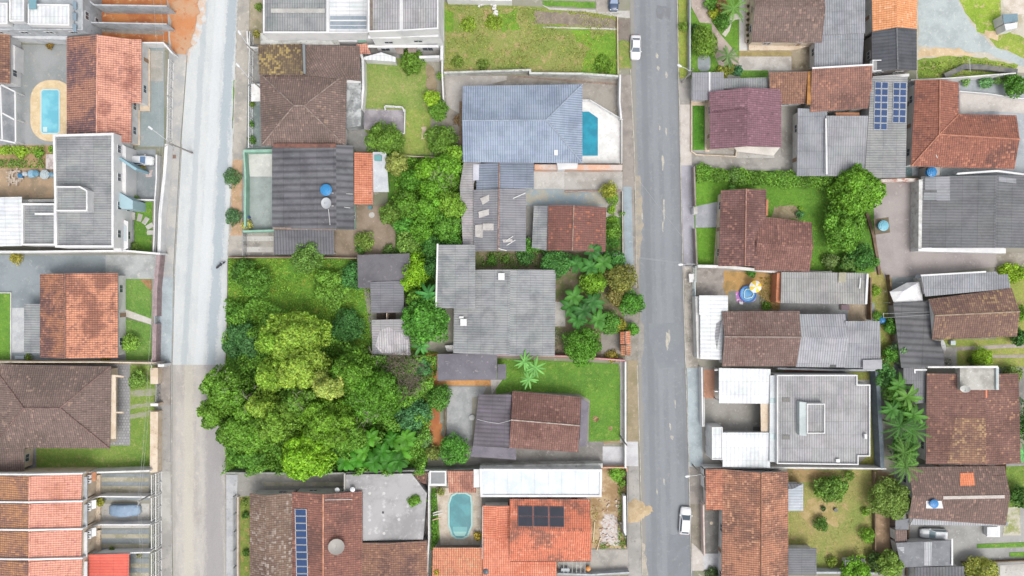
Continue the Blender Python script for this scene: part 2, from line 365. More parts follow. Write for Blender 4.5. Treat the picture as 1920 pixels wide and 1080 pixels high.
def roof_mesh(h,verts,faces,outline,mat,th=.14,wall=None,ins=.4,z0=0,grain=None,caps=(),capmat=None,name='roof',windows=True,doors=True,fascia=None,mat2=None):
    """verts: world Vectors; faces: index lists; outline: indices round the edge"""
    verts=[Vector(v) for v in verts]; m=MB(); m.uv={}; F=[]
    for fi,f in enumerate(faces):
        vs=[verts[i] for i in f]
        if (vs[1]-vs[0]).cross(vs[2]-vs[0]).z<0: vs=vs[::-1]
        uvs=face_uv(vs,grain); nv=len(vs); F.append(vs); i0=len(m.v); m.v+=[tuple(p) for p in vs]+[tuple(p-Vector((0,0,th))) for p in vs]
        if nv>4 or (nv==4 and abs((vs[3]-vs[0]).dot((vs[1]-vs[0]).cross(vs[2]-vs[0]).normalized()))<.004): parts=[tuple(range(nv))]
        else: parts=[(0,k,k+1) for k in range(1,nv-1)]
        for tr in parts:
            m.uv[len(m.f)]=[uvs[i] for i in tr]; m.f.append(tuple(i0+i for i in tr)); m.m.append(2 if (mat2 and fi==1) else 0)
            m.f.append(tuple(i0+nv+i for i in tr[::-1])); m.m.append(1)
        for k in range(1,len(vs)-1): ROOFS.append((vs[0],vs[k],vs[k+1]))
    ol=[verts[i] for i in outline]
    if area2([(p.x,p.y) for p in ol])<0: ol=ol[::-1]
    lo=[p-Vector((0,0,th)) for p in ol]; n=len(ol)
    m.add(ol+lo,[(i,n+i,n+(i+1)%n,(i+1)%n) for i in range(n)],1)
    ro=m.build(name,[mat,fascia or M('eave','a8a19b','8d8681')]+([mat2] if mat2 else []),h)
    for k,(a,b) in enumerate(caps):
        c=MB(); a=verts[a] if isinstance(a,int) else a; b=verts[b] if isinstance(b,int) else b
        L=(b-a).length; nn=max(2,int(L/1.5)); pts=[a+(b-a)*(i/nn)+Vector((0,0,.04+rnd.uniform(-.015,.015))) for i in range(nn+1)]
        c.tube(pts,.13,6); c.build('ridge_cap',capmat or M('ridge_tile','b09080','8c726a','d0b0a0',1,3),ro)
    if wall is not None:
        base=inset([(p.x,p.y) for p in ol],ins); w=MB(); pts=[]; zmin=min(p.z for p in ol); nb=len(base)
        for i in range(nb):
            a=base[i]; b=base[(i+1)%nb]; L=math.dist(a,b); k=max(1,min(16,int(L/.8)))
            pts+=[(a[0]+(b[0]-a[0])*j/k,a[1]+(b[1]-a[1])*j/k) for j in range(k)]
        tops=[max(zmin-th,zsample(F,x,y,zmin)-th-.01) for x,y in pts]; N=len(pts)
        w.add([(x,y,z0) for x,y in pts]+[(x,y,t) for (x,y),t in zip(pts,tops)],[(i,(i+1)%N,N+(i+1)%N,N+i) for i in range(N)])
        wo=w.build('wall',wall,h)
        if windows: facade(h,base,z0,zmin-th,doors)
    return ro
def facade(h,base,z0,zt,doors=True,every=3.4):
    """windows and a door on the sides that can be seen"""
    nb=len(base); done=False
    for i in range(nb):
        a=Vector(base[i]); b=Vector(base[(i+1)%nb]); L=(b-a).length
        if L<3.2: continue
        e=(b-a)/L; nrm=Vector((e.y,-e.x)); mid=(a+b)/2
        if mid.length<12 or nrm.dot(-mid.normalized())<.35: continue
        k=max(1,int(L/every/1.15)); fl=1 if zt-z0<4.6 else 2
        for j in range(k):
            c=a+e*(L*(j+.5)/k)
            for s in range(fl):
                isd=doors and s==0 and j==k//2 and not done and k>1
                z1=z0+s*2.8+(.02 if isd else 1.0); z2=z0+s*2.8+(2.1)
                if z2>zt-.15: z2=zt-.15
                if z2-z1<.5: continue
                hw=.45 if isd else .7
                fr=MB(); cc=c+nrm*.03
                fr.obox(cc,e.x,e.y,hw,.03,z2-.07,z2); fr.obox(cc,e.x,e.y,hw,.03,z1,z1+.07)
                fr.obox(cc-e*(hw-.035),e.x,e.y,.035,.03,z1+.07,z2-.07); fr.obox(cc+e*(hw-.035),e.x,e.y,.035,.03,z1+.07,z2-.07)
                if isd:
                    d=MB(); d.obox(c+nrm*.02,e.x,e.y,hw-.07,.019,z1+.07,z2-.07); o=d.build('door',PL('door_wood','a98a70'),h); fr.build('frame',FRAME(),o); done=True
                else:
                    fr.obox(cc,e.x,e.y,.025,.028,z1+.07,z2-.07)
                    o=fr.build('window',FRAME(),h); d=MB(); d.obox(c+nrm*.015,e.x,e.y,hw-.07,.014,z1+.07,z2-.07); d.build('pane',GLASS(),o)
def isect(a,b,c,d):
    r=(b-a).to_2d(); s=(d-c).to_2d(); den=r.x*s.y-r.y*s.x
    if abs(den)<1e-6: return None
    t=((c.x-a.x)*s.y-(c.y-a.y)*s.x)/den
    return Vector((a.x+r.x*t,a.y+r.y*t,a.z))
def ridge(h,c,r,ze,zr,mat,hip=(0,0),wall=None,cap=True,capmat=None,**kw):
    """four eave corners, the end r[0] lies over edge c0-c1, r[1] over edge c2-c3"""
    W=[P(u,v,ze) for u,v in c]; a,b=P(*r[0],zr),P(*r[1],zr)
    if not hip[0]: a=isect(a,b,W[0],W[1]) or a
    if not hip[1]: b=isect(a,b,W[2],W[3]) or b
    V=W+[a,b]; F=[(1,2,5,4),(3,0,4,5)]; ol=[0,1,2,3]
    if hip[0]: F.append((0,1,4))
    else: ol=[0,4,1,2,3]
    if hip[1]: F.append((2,3,5))
    else: ol=ol+[5] if hip[0] else [0,4,1,2,5,3]
    if hip[0] and not hip[1]: ol=[0,1,2,5,3]
    caps=[(4,5)] if cap else []
    if cap and hip[0]: caps+=[(0,4),(1,4)]
    if cap and hip[1]: caps+=[(2,5),(3,5)]
    return roof_mesh(h,V,F,ol,mat,wall=wall,caps=caps,capmat=capmat,**kw)
def shed(h,c,z,mat,wall=None,**kw):
    """one plane; z is one height or four"""
    if not isinstance(z,(list,tuple)): z=[z]*4
    if len(c)==4:
        V=[P(u,v,zz) for (u,v),zz in zip(c,z)]
    else: V=[P(u,v,z[0]) for u,v in c]
    F=[tuple(range(len(V)))]
    if len(V)==4 and abs((V[0].z-V[1].z)-(V[3].z-V[2].z))>1e-6: F=[(0,1,2),(0,2,3)]
    return roof_mesh(h,V,F,list(range(len(V))),mat,wall=wall,**kw)
def box_house(h,poly,zt,roofmat,wallmat=None,drop=.5,t=.2,z0=0,grain=(0,1),windows=True,name='roof'):
    """flat roof sunk behind a parapet; poly is the parapet's outer top edge"""
    wallmat=wallmat or WHITE()
    q=[P(u,v,zt) for u,v in poly]; q=[(a.x,a.y) for a in q]
    if area2(q)<0: q=q[::-1]
    i_=inset(q,t); n=len(q); m=MB(); zr=zt-drop
    m.add([(x,y,z0) for x,y in q]+[(x,y,zt) for x,y in q]+[(x,y,zt) for x,y in i_]+[(x,y,zr-.1) for x,y in i_],
          [(k,(k+1)%n,n+(k+1)%n,n+k) for k in range(n)]+[(n+k,n+(k+1)%n,2*n+(k+1)%n,2*n+k) for k in range(n)]+[(2*n+k,2*n+(k+1)%n,3*n+(k+1)%n,3*n+k) for k in range(n)])
    m.build('wall',wallmat,h)
    r=MB(); r.uv={}; vs=[Vector((x,y,zr)) for x,y in inset(q,t*.7)]; r.uv[0]=face_uv(vs,grain); r.add(vs,[tuple(range(n))]); r.build(name,roofmat,h)
    for k in range(1,n-1): ROOFS.append((vs[0],vs[k],vs[k+1]))
    if windows: facade(h,q,z0,zr)
def slab(h,name,poly,z,mat,th=.15,z0=None):
    q=[P(u,v,z) for u,v in poly]; q=[(a.x,a.y) for a in q]; m=MB(); m.prism(q,z-th if z0 is None else z0,z)
    vs=[Vector((x,y,z)) for x,y in q]
    for k in range(1,len(vs)-1): ROOFS.append((vs[0],vs[k],vs[k+1]))
    return m.build(name,mat,h)
def house(label,u,v,cat='house',name='house',group=None): return empty(name,P(u,v,0),label,cat,group)
def strip_poly(pts,t):
    pts=[Vector(p) for p in pts]; n=len(pts); L=[]; Rr=[]
    for i in range(n):
        e1=(pts[i]-pts[i-1]).normalized() if i>0 else (pts[1]-pts[0]).normalized()
        e2=(pts[i+1]-pts[i]).normalized() if i<n-1 else e1
        b=(e1+e2).normalized(); nn=Vector((-b.y,b.x)); s=t/2/max(.35,nn.dot(Vector((-e1.y,e1.x))))
        L.append(pts[i]+nn*s); Rr.append(pts[i]-nn*s)
    return L,Rr
def wall(label,pts,zt,mat,t=.18,z0=0,name='boundary_wall',cat='wall',group=None,parent=None,coping=None,part='wall'):
    q=[P(u,v,zt).to_2d() for u,v in pts]; L,Rr=strip_poly(q,t); m=MB(); n=len(q)
    vs=[(p.x,p.y,z0) for p in L]+[(p.x,p.y,z0) for p in Rr]+[(p.x,p.y,zt) for p in L]+[(p.x,p.y,zt) for p in Rr]; fs=[]
    for i in range(n-1):
        fs+=[(i+1,i,2*n+i,2*n+i+1),(n+i,n+i+1,3*n+i+1,3*n+i),(2*n+i,3*n+i,3*n+i+1,2*n+i+1)]
    fs+=[(0,n,3*n,2*n),(n-1+n,n-1,2*n+n-1,3*n+n-1)]
    m.add(vs,fs)
    if parent is not None: return m.build(part,mat,parent)
    if coping:
        e=empty(name,((q[0].x+q[-1].x)/2,(q[0].y+q[-1].y)/2,0),label,cat,group); m.build('wall_panel',mat,e)
        L,Rr=strip_poly(q,t+.08); c=MB()
        for i in range(n-1): c.prism([tuple(L[i]),tuple(L[i+1]),tuple(Rr[i+1]),tuple(Rr[i])],zt+.002+i*.0015,zt+.06+i*.0015)
        c.build('coping',coping,e); return e
    return tag(m.build(name,mat),label,cat,group)
def railing(label,pts,h,mat,z0=0,step=1.8,name='railing_fence',cat='fence',group=None,base=None):
    q=[P(u,v,h+z0).to_2d() for u,v in pts]
    e=empty(name,((q[0].x+q[-1].x)/2,(q[0].y+q[-1].y)/2,z0),label,cat,group); pan=MB()
    for a,b in zip(q[:-1],q[1:]):
        L=(b-a).length; d=(b-a)/L; n=max(1,round(L/step)); c=(a+b)/2
        pan.obox(c,d.x,d.y,L/2,.065,z0+h-.07,z0+h); pan.obox(c,d.x,d.y,L/2,.05,z0+.15,z0+.22); pan.obox(c,d.x,d.y,L/2,.025,z0+h*.55,z0+h*.55+.05)
        for k in range(int(L/.3)): p=a+d*(k+.5)*.3; pan.obox(p,d.x,d.y,.02,.02,z0+.2,z0+h-.05)
        for k in range(n+1):
            p=a+d*(L*k/n); m=MB(); m.obox(p,d.x,d.y,.08,.08,z0,z0+h+.05); m.build('post',mat,e)
    pan.build('rail_panel',mat,e)
    if base: base_=MB(); L_,R2=strip_poly(q,.16); [base_.prism([tuple(L_[i]),tuple(L_[i+1]),tuple(R2[i+1]),tuple(R2[i])],z0,z0+.14) for i in range(len(q)-1)]; base_.build('base_wall',base,e)
    return e
# ------------------------------------------------ plants
def leaf_obj(name,C,N,S,COL,parent,asp=.6,loc=None,tan=None):
    C=np.asarray(C); n=len(C); N=N/np.linalg.norm(N,axis=1,keepdims=True)
    T=rng.normal(size=(n,3)) if tan is None else tan; T-=N*(T*N).sum(1,keepdims=True); T/=np.linalg.norm(T,axis=1,keepdims=True)+1e-9; B=np.cross(N,T)
    S=S[:,None]; V=np.stack([C-T*S,C-B*S*asp,C+T*S,C+B*S*asp],1).reshape(-1,3).astype(np.float32)
    me=bpy.data.meshes.new(name)
    if parent is not None:
        off=Vector((0,0,0)); q=parent
        while q is not None: off+=q.location; q=q.parent
        V-=np.array(off,dtype=np.float32)
    elif loc is not None: V-=np.array(loc,dtype=np.float32)
    me.vertices.add(4*n); me.vertices.foreach_set('co',V.ravel()); me.loops.add(4*n); me.loops.foreach_set('vertex_index',np.arange(4*n,dtype=np.int32))
    me.polygons.add(n); me.polygons.foreach_set('loop_start',np.arange(0,4*n,4,dtype=np.int32)); me.polygons.foreach_set('loop_total',np.full(n,4,dtype=np.int32))
    me.update(calc_edges=True)
    at=me.color_attributes.new('col','FLOAT_COLOR','POINT'); c4=np.ones((n,4),dtype=np.float32); c4[:,:3]=COL; at.data.foreach_set('color',np.repeat(c4,4,axis=0).ravel())
    me.materials.append(leafmat()); o=bpy.data.objects.new(name,me); col.objects.link(o)
    if parent is not None: o.parent=parent
    elif loc is not None: o.location=loc
    return o
def tint(base,n,var=.25,warm=.15,br=1.30):
    b=np.array(hx(base)[:3])*br; k=1+rng.normal(0,var*1.25,size=(n,1)); c=np.clip(b*np.clip(k,.45,1.8),0.004,.6)
    y=rng.uniform(0,warm,size=n); c[:,0]*=1+y*1.2; c[:,2]*=1-y; return c*.93+c.mean(1,keepdims=True)*.07
def crown_pts(cx,cy,z0,R,h,nl,dens,ry=None,flat=.7):
    ry=ry or R; nl=int(nl*1.3); L=[(cx+rng.uniform(-.12,.12)*R,cy+rng.uniform(-.12,.12)*ry,z0+h-.48*min(R,h),.44*R,1.0)]
    for i in range(nl):
        a=2*math.pi*(i+rng.uniform(-.35,.35))/nl; d=rng.uniform(.40,.76); r=rng.uniform(.25,.43)
        L.append((cx+math.cos(a)*d*R,cy+math.sin(a)*d*ry,z0+h*rng.uniform(.42,.72),r*R,rng.uniform(.78,1.22)))
    for i in range(nl//2):
        a=rng.uniform(0,6.28); d=rng.uniform(.1,.4); L.append((cx+math.cos(a)*d*R,cy+math.sin(a)*d*ry,z0+h*rng.uniform(.6,.85),rng.uniform(.25,.38)*R,rng.uniform(.85,1.2)))
    C=[];N=[];T=[]
    for i,(x,y,z,r,t) in enumerate(L):
        n=int(dens*r*r*math.pi*1.35)+8; d=rng.normal(size=(n,3)); d/=np.linalg.norm(d,axis=1,keepdims=True); d[:,2]=np.where(d[:,2]<-.25,-d[:,2],d[:,2])
        # broken surface: small bumps
        rr=r*(.84+.20*rng.random((n,1))+.16*np.sin(d[:,:1]*7+i)*np.cos(d[:,1:2]*6+i*2))
        p=np.array([x,y,z])+d*rr*np.array([1,ry/R,flat+.1]); keep=np.ones(n,bool)
        for j,(x2,y2,z2,r2,_) in enumerate(L):
            if j!=i: keep&=(((p-np.array([x2,y2,z2]))/np.array([1,1,flat+.1]))**2).sum(1)>(.72*r2)**2
        C.append(p[keep]);N.append((d+rng.normal(0,.45,size=(n,3)))[keep]);T.append(np.full(keep.sum(),t))
    # sparse stragglers so the outline is ragged
    n=int(dens*2.2*R*R); a=rng.uniform(0,6.28,n); d0=np.sqrt(rng.random(n)); d=d0*(1.0+.12*np.sin(a*3+cx)+.08*np.sin(a*7+cy)); X=cx+np.cos(a)*d*R; Y=cy+np.sin(a)*d*ry
    zz=.42+.36*(1-d0**2)+.09*np.sin(X*1.9+np.sin(Y*1.3)*2)*np.cos(Y*2.1)+rng.uniform(-.08,.05,n); p=np.stack([X,Y,z0+h*zz],1)
    C.append(p);N.append(rng.normal(size=(n,3))*.7+np.array([0,0,1]));T.append(rng.uniform(.85,1.1,n))
    C=np.concatenate(C);C[:,2]=np.maximum(C[:,2],.08)
    return C,np.concatenate(N),np.concatenate(T)
def trunk(e,cx,cy,h,r,R,mat=None):
    m=MB(); m.tube([(cx,cy,0),(cx+r*.3,cy,h*.25),(cx,cy+r*.4,h*.5)],r,8,r2=r*.65)
    for k in range(5):
        a=k*1.257+rnd.random(); d=R*.55
        m.tube([(cx,cy,h*.4),(cx+math.cos(a)*d*.5,cy+math.sin(a)*d*.5,h*.58),(cx+math.cos(a)*d,cy+math.sin(a)*d,h*.68)],r*.45,6,r2=r*.12)
    m.build('trunk',mat or BARK(),e)
def tree(label,u,v,r,h,c,nl=7,ry=None,leaf=.2,dens=62,cat='tree',name='leafy_tree',group=None,warm=.2,var=.28,tr=None,z0=0):
    """u,v: middle of the crown in the photo; r: its radius there, in photo pixels"""
    zc=z0+h*.65; p=P(u,v,zc); sc=(1-zc/CAMH)/K; R=r*sc; RY=(ry or r)*sc
    e=empty(name,(p.x,p.y,z0),label,cat,group)
    C,N,T=crown_pts(p.x,p.y,z0,R,h,nl,dens,RY)
    S=rng.uniform(.65,1.25,len(C))*leaf; COL=tint(c,len(C),var,warm)*T[:,None]
    leaf_obj('crown',C,N,S,COL,e)
    if h>1.1: trunk(e,p.x,p.y,h,tr or max(.05,min(.3,h*.035)),R)
    return e
def shrub(label,u,v,r,h,c,**kw):
    kw.setdefault('nl',5); kw.setdefault('leaf',.14); kw.setdefault('dens',90); kw.setdefault('cat','shrub'); kw.setdefault('name','garden_shrub')
    return tree(label,u,v,r,h,c,**kw)
def in_poly(X,Y,poly):
    ins=np.zeros(len(X),bool); n=len(poly); j=n-1
    for i in range(n):
        xi,yi=poly[i]; xj,yj=poly[j]
        c=((yi>Y)!=(yj>Y))&(X<(xj-xi)*(Y-yi)/((yj-yi) if yj!=yi else 1e-9)+xi); ins^=c; j=i
    return ins
def cover(name,poly,c,dens=30,hmin=.05,hmax=.6,leaf=.16,kind='stuff',label=None,cat=None,up=.8,warm=.3,blob=.5,var=.3):
    q=[P(u,v,0) for u,v in poly]; q=[(a.x,a.y) for a in q]; A=abs(area2(q))/2
    xs=[a for a,_ in q]; ys=[b for _,b in q]; bb=(max(xs)-min(xs))*(max(ys)-min(ys)); n=int(dens*bb)
    X=rng.uniform(min(xs),max(xs),n);Y=rng.uniform(min(ys),max(ys),n); k=in_poly(X,Y,q); X,Y=X[k],Y[k]
    f=.5+.25*np.sin(X*blob*2.1+np.sin(Y*blob*1.7)*1.5)+.25*np.sin(Y*blob*2.6+np.cos(X*blob*1.3)*2)
    Z=hmin+(hmax-hmin)*np.clip(f,0,1)*rng.uniform(.55,1,len(X)); keep=rng.random(len(X))<.35+.65*f; X,Y,Z,f=X[keep],Y[keep],Z[keep],f[keep]
    C=np.stack([X,Y,Z],1); N=rng.normal(0,.6,size=C.shape)+np.array([0,0,up]); base=tint(c,len(X),var,warm)
    c0=(sum(xs)/len(xs),sum(ys)/len(ys),0)
    o=leaf_obj(name,C,N,rng.uniform(.6,1.3,len(X))*leaf,base,None,loc=c0); tag(o,label,cat,None,kind); return o
def hedge(label,pts,wid,h,c,group=None,dens=70,leaf=.16):
    q=[P(u,v,h*.8).to_2d() for u,v in pts]; C=[];N=[]; T=[]
    for a,b in zip(q[:-1],q[1:]):
        L=(b-a).length; d=(b-a)/L; s=Vector((-d.y,d.x)); n=int(dens*L*(wid+h))
        t=rng.uniform(-.1,L+.1,n); x=rng.uniform(-1,1,n); ph=np.sin(t*1.9)*.12+np.sin(t*.8+1)*.14
        w_=(wid/2)*(1+ph); z=h*(1-.45*np.abs(x)**3)*(1+ph*.8)*rng.uniform(.86,1.05,n); side=rng.random(n)<.35; z=np.where(side,z*rng.random(n),z); x=np.where(side,np.sign(x)*rng.uniform(.85,1.05,n),x)
        C.append(np.stack([a.x+d.x*t+s.x*x*w_,a.y+d.y*t+s.y*x*w_,np.maximum(z,.05)],1)); nn=rng.normal(0,.6,size=(n,3)); nn[:,2]+=.8; N.append(nn); T.append(1+.18*np.sin(t*1.2))
    C=np.concatenate(C);N=np.concatenate(N);T=np.concatenate(T)
    c0=(float(C[:,0].mean()),float(C[:,1].mean()),0)
    o=leaf_obj('hedge',C,N,rng.uniform(.7,1.3,len(C))*leaf,tint(c,len(C),.28,.25)*T[:,None],None,loc=c0); return tag(o,label,'hedge',group)
def blade_plant(label,u,v,L,h,c,n=9,wid=.3,name='banana_plant',cat='banana plant',group=None,frond=False,droop=.5,th=None,up=.55):
    zc=h; p=P(u,v,zc); e=empty(name,(p.x,p.y,0),label,cat,group); th=th or h*.9
    m=MB(); m.tube([(p.x,p.y,0),(p.x+.05,p.y,th*.5),(p.x,p.y,th)],.14,8,r2=.09); m.build('trunk',M('palm_stem','8f9a5a','77804a','a09468',1.5,4),e)
    V=[];Fc=[];CO=[]
    base=np.array(hx(c)[:3])
    for i in range(n):
        a=2*math.pi*i/n+rng.uniform(-.25,.25); ll=L*rng.uniform(.75,1.1); d=np.array([math.cos(a),math.sin(a)]); s=np.array([-d[1],d[0]]); k=base*rng.uniform(.75,1.3); rise=up*rng.uniform(.5,1.2)
        def cen(t): return np.array([p.x+d[0]*ll*t*(1-.1*t),p.y+d[1]*ll*t*(1-.1*t),th+ll*(rise*t-droop*1.4*t*t)])
        if not frond:
            m_=7; n0=len(V)
            for j in range(m_+1):
                t=j/m_; w_=wid*math.sin(math.pi*min(1,.06+t*.93))**.6*(1 if t>.1 else .35); q=cen(t)
                V+=[tuple(np.append(q[:2]+s*w_,q[2]+.22*w_+.03*math.sin(j*3))),tuple(q),tuple(np.append(q[:2]-s*w_,q[2]+.22*w_))]; CO+=[k,k*1.25,k]
            for j in range(m_):
                b=n0+3*j; Fc+=[(b,b+1,b+4,b+3),(b+1,b+2,b+5,b+4)]
        else:
            m_=22; pr=cen(0); w0=.03
            for j in range(1,m_+1):
                t=j/m_; q=cen(t); b=len(V); V+=[tuple(np.append(pr[:2]+s*w0,pr[2])),tuple(np.append(pr[:2]-s*w0,pr[2])),tuple(np.append(q[:2]-s*w0,q[2])),tuple(np.append(q[:2]+s*w0,q[2]))]; CO+=[k*1.2]*4; Fc.append((b,b+1,b+2,b+3))
                lw=wid*2.4*math.sin(math.pi*min(1,.12+t*.85))**.7
                for sg in (-1,1):
                    tip=q[:2]+s*sg*lw+d*lw*.55; b=len(V); z=q[2]
                    V+=[tuple(np.append(q[:2]-d*.055,z)),tuple(np.append(q[:2]+d*.055,z)),tuple(np.append(tip,z-lw*.35*rng.uniform(.6,1.4)))]; CO+=[k*rng.uniform(.8,1.2)]*3; Fc.append((b,b+1,b+2))
                pr=q
    me=bpy.data.meshes.new('crown'); me.from_pydata([(a-p.x,b-p.y,z) for a,b,z in V],[],Fc); at=me.color_attributes.new('col','FLOAT_COLOR','POINT')
    at.data.foreach_set('color',np.concatenate([np.array(CO),np.ones((len(CO),1))],1).astype(np.float32).ravel()); me.materials.append(leafmat())
    o=bpy.data.objects.new('crown',me); col.objects.link(o); o.parent=e; return e
def dead_branches(label,u,v,r,h,n=60,c='a89a8c',name='dead_tree',cat='tree'):
    p=P(u,v,h*.5); e=empty(name,(p.x,p.y,0),label,cat); m=MB(); R=r/K
    for i in range(n):
        a=rng.uniform(0,6.28); d=R*math.sqrt(rng.random())*.9; x,y=p.x+math.cos(a)*d,p.y+math.sin(a)*d; b=rng.uniform(0,6.28); l=rng.uniform(.6,1.7)
        z=rng.uniform(.2,.9)*h; m.tube([(x,y,z),(x+math.cos(b)*l*.5,y+math.sin(b)*l*.5,z+rng.uniform(-.2,.4)),(x+math.cos(b)*l,y+math.sin(b)*l,z+rng.uniform(-.3,.3))],.035,4,r2=.012)
    m.build('branches',M('dead_wood',c,'7d7068','beb2a4',1,3),e); t=MB(); t.tube([(p.x,p.y,0),(p.x,p.y,h*.6)],.09,6,r2=.05); t.build('trunk',BARK(),e); return e
def lay(h,name,poly,mat,lift=.05):
    m=MB(); vs=[ray_hit(u,v)[0]+Vector((0,0,lift)) for u,v in poly]
    if area2([(p.x,p.y) for p in vs])<0: vs=vs[::-1]
    m.uv={0:face_uv(vs)}; n=len(vs); m.add(vs,[tuple(range(n))])
    if lift>.1: m.add(vs+[p-Vector((0,0,lift-.02)) for p in vs],[(n+i,n+(i+1)%n,(i+1)%n,i) for i in range(n)])
    return m.build(name,mat,h)
# ------------------------------------------------ vehicles
def loft(m,st,mi=0):
    vs=[];n=None
    for x,w_,zt in st:
        half=[(0,zt+.03),(.55*w_,zt+.02),(.86*w_,zt-.04),(w_,zt-.18),(w_*1.01,max(.5,zt-.4)),(.95*w_,.30),(.0,.24)]
        ring=[(x,y,z) for y,z in half]+[(x,-y,z) for y,z in half[-2:0:-1]]; n=len(ring); vs+=ring
    fs=[]
    for i in range(len(st)-1):
        for k in range(n): fs.append((i*n+k,i*n+(k+1)%n,(i+1)*n+(k+1)%n,(i+1)*n+k))
    fs+=[tuple(range(n)),tuple((len(st)-1)*n+k for k in range(n-1,-1,-1))]; m.add(vs,fs,mi)
def car(label,u,v,ang,L,c,kind='hatch',W=1.72,glass='5d6a78',group='cars parked in the street and driveways',z=0.0):
    """ang: heading in the photo, degrees anticlockwise from pointing right"""
    p=P(u,v,.8); e=empty('parked_car',(p.x,p.y,z),label,'car',group,rz=R_(ang)); s=L/4.3; w_=W/2
    body=PL('car_paint',c,.28,.6); gl=PL('car_glass',glass,.08,.7); bk=PL('tyre_rubber','3a3a3c',.8)
    m=MB(); loft(m,[(x*s,k*w_,zt) for x,k,zt in [(-2.15,.78,.62),(-2.10,.88,.80),(-1.9,.95,.93),(-1.3,1,.97),(-.3,1,.98),(.7,1,.96),(1.05,.99,.93),(1.55,.97,.87),(1.9,.91,.79),(2.08,.82,.70),(2.15,.70,.55)]])
    b=m.build('body',body,e,local=True,smooth=True)
    if kind=='hatch': xs=(-1.98,-1.5,.28,1.02)
    elif kind=='sedan': xs=(-1.55,-1.0,.25,.98)
    else: xs=(-2.0,-1.75,.1,.95)
    x0,x1,x2,x3=[x*s for x in xs]; zb,zt=.93,1.43; wb,wt=.88*w_,.68*w_
    m=MB(); B=[(x0,-wb,zb),(x3,-wb,zb),(x3,wb,zb),(x0,wb,zb)]; T=[(x1,-wt,zt),(x2,-wt,zt),(x2,wt,zt),(x1,wt,zt)]; mid=[(x1+.12,-wt*.6,zt+.05),(x2-.12,-wt*.6,zt+.05),(x2-.12,wt*.6,zt+.05),(x1+.12,wt*.6,zt+.05)]
    m.add(B+T+mid,[(0,1,5,4),(1,2,6,5),(2,3,7,6),(3,0,4,7),(4,5,9,8),(5,6,10,9),(6,7,11,10),(7,4,8,11),(8,9,10,11)]); m.build('roof',body,e,local=True)
    def pane(nm,a,b_,c_,d,k=.86,lo=.06,hi=.94):
        a,b_,c_,d=map(Vector,(a,b_,c_,d)); nrm=(b_-a).cross(d-a).normalized(); mc=(a+b_+c_+d)/4
        if nrm.dot(mc-Vector((0,0,1)))<0: nrm=-nrm
        f=lambda s_,t: (a*(1-s_)+b_*s_)*(1-t)+(d*(1-s_)+c_*s_)*t
        s0=(1-k)/2; q=[f(s0,lo),f(1-s0,lo),f(1-s0,hi),f(s0,hi)]; m=MB(); m.add([x+nrm*.012 for x in q]+[x-nrm*.004 for x in q],[(0,1,2,3),(7,6,5,4),(0,4,5,1),(1,5,6,2),(2,6,7,3),(3,7,4,0)]); m.build(nm,gl,e,local=True)
    pane('windscreen',B[1],B[2],T[2],T[1],.9); pane('rear_window',B[3],B[0],T[0],T[3],.8,.15,.85)
    for sg in (0,1):
        if sg==0: pane('side_window',B[0],B[1],T[1],T[0],.8,.1,.85)
        else: pane('side_window',B[2],B[3],T[3],T[2],.8,.1,.85)
    for x in (-1.35*s,1.32*s):
        for y in (-1,1):
            m=MB(); prof=[(0,-.1),(.30,-.1),(.33,-.06),(.33,.06),(.30,.1),(0,.1)]; vs=[];fs=[];n=16
            for r,t in prof: vs+=[(x+r*math.cos(6.283*k/n),y*(w_-.12)+t,.33+r*math.sin(6.283*k/n)) for k in range(n)]
            for i in range(len(prof)-1):
                for k in range(n): fs.append((i*n+k,i*n+(k+1)%n,(i+1)*n+(k+1)%n,(i+1)*n+k))
            m.add(vs,fs); m.build('wheel',bk,e,local=True)
    for y in (-1,1):
        m=MB(); m.box((x3-.18,y*w_*.98-.02 if y>0 else y*w_*.98-.16,.95),(x3-.02,y*w_*.98+.16 if y>0 else y*w_*.98+.02,1.07)); m.build('mirror',body,e,local=True)
        m=MB(); m.lathe([(.02,-.05),(.13,-.03),(.15,.03),(.05,.07)],(1.93*s,y*w_*.66,.70),10); m.build('headlight',PL('lamp_glass','dfe6ea',.15),e,local=True)
        m=MB(); m.box((-2.17*s,y*w_*.62-.12,.62),(-2.02*s,y*w_*.62+.12,.78)); m.build('tail_light',PL('red_lens','b03030',.2),e,local=True)
    return e
# ------------------------------------------------ small things
def tank(label,u,v,r,z,h=.8,c='2f8fc8',group='water tanks',c2=None):
    p=P(u,v,z+h); rr=r/K*(1-(z+h)/CAMH); e=empty('water_tank',(p.x,p.y,z),label,'water tank',group)
    m=MB(); m.lathe([(rr*.82,0),(rr*.84,.1),(rr*.95,h*.85),(rr*.99,h*.86),(rr*.99,h*.92)],(p.x,p.y,z),24); m.build('body',PL('tank_plastic',c,.45),e)
    l=MB(); l.lathe([(rr*1.04,h*.9),(rr*1.04,h*.96),(rr*.9,h*1.0),(rr*.86,h*1.08),(rr*.55,h*1.15),(rr*.5,h*1.22),(rr*.16,h*1.26),(rr*.14,h*1.34),(.01,h*1.34)],(p.x,p.y,z),24)
    for k in range(8):
        a=k*math.pi/4; l.obox((p.x+math.cos(a)*rr*.68,p.y+math.sin(a)*rr*.68),math.cos(a),math.sin(a),rr*.2,.025,z+h*.98,z+h*1.17)
    l.build('lid',PL('tank_lid',c2 or c,.4),e); return e
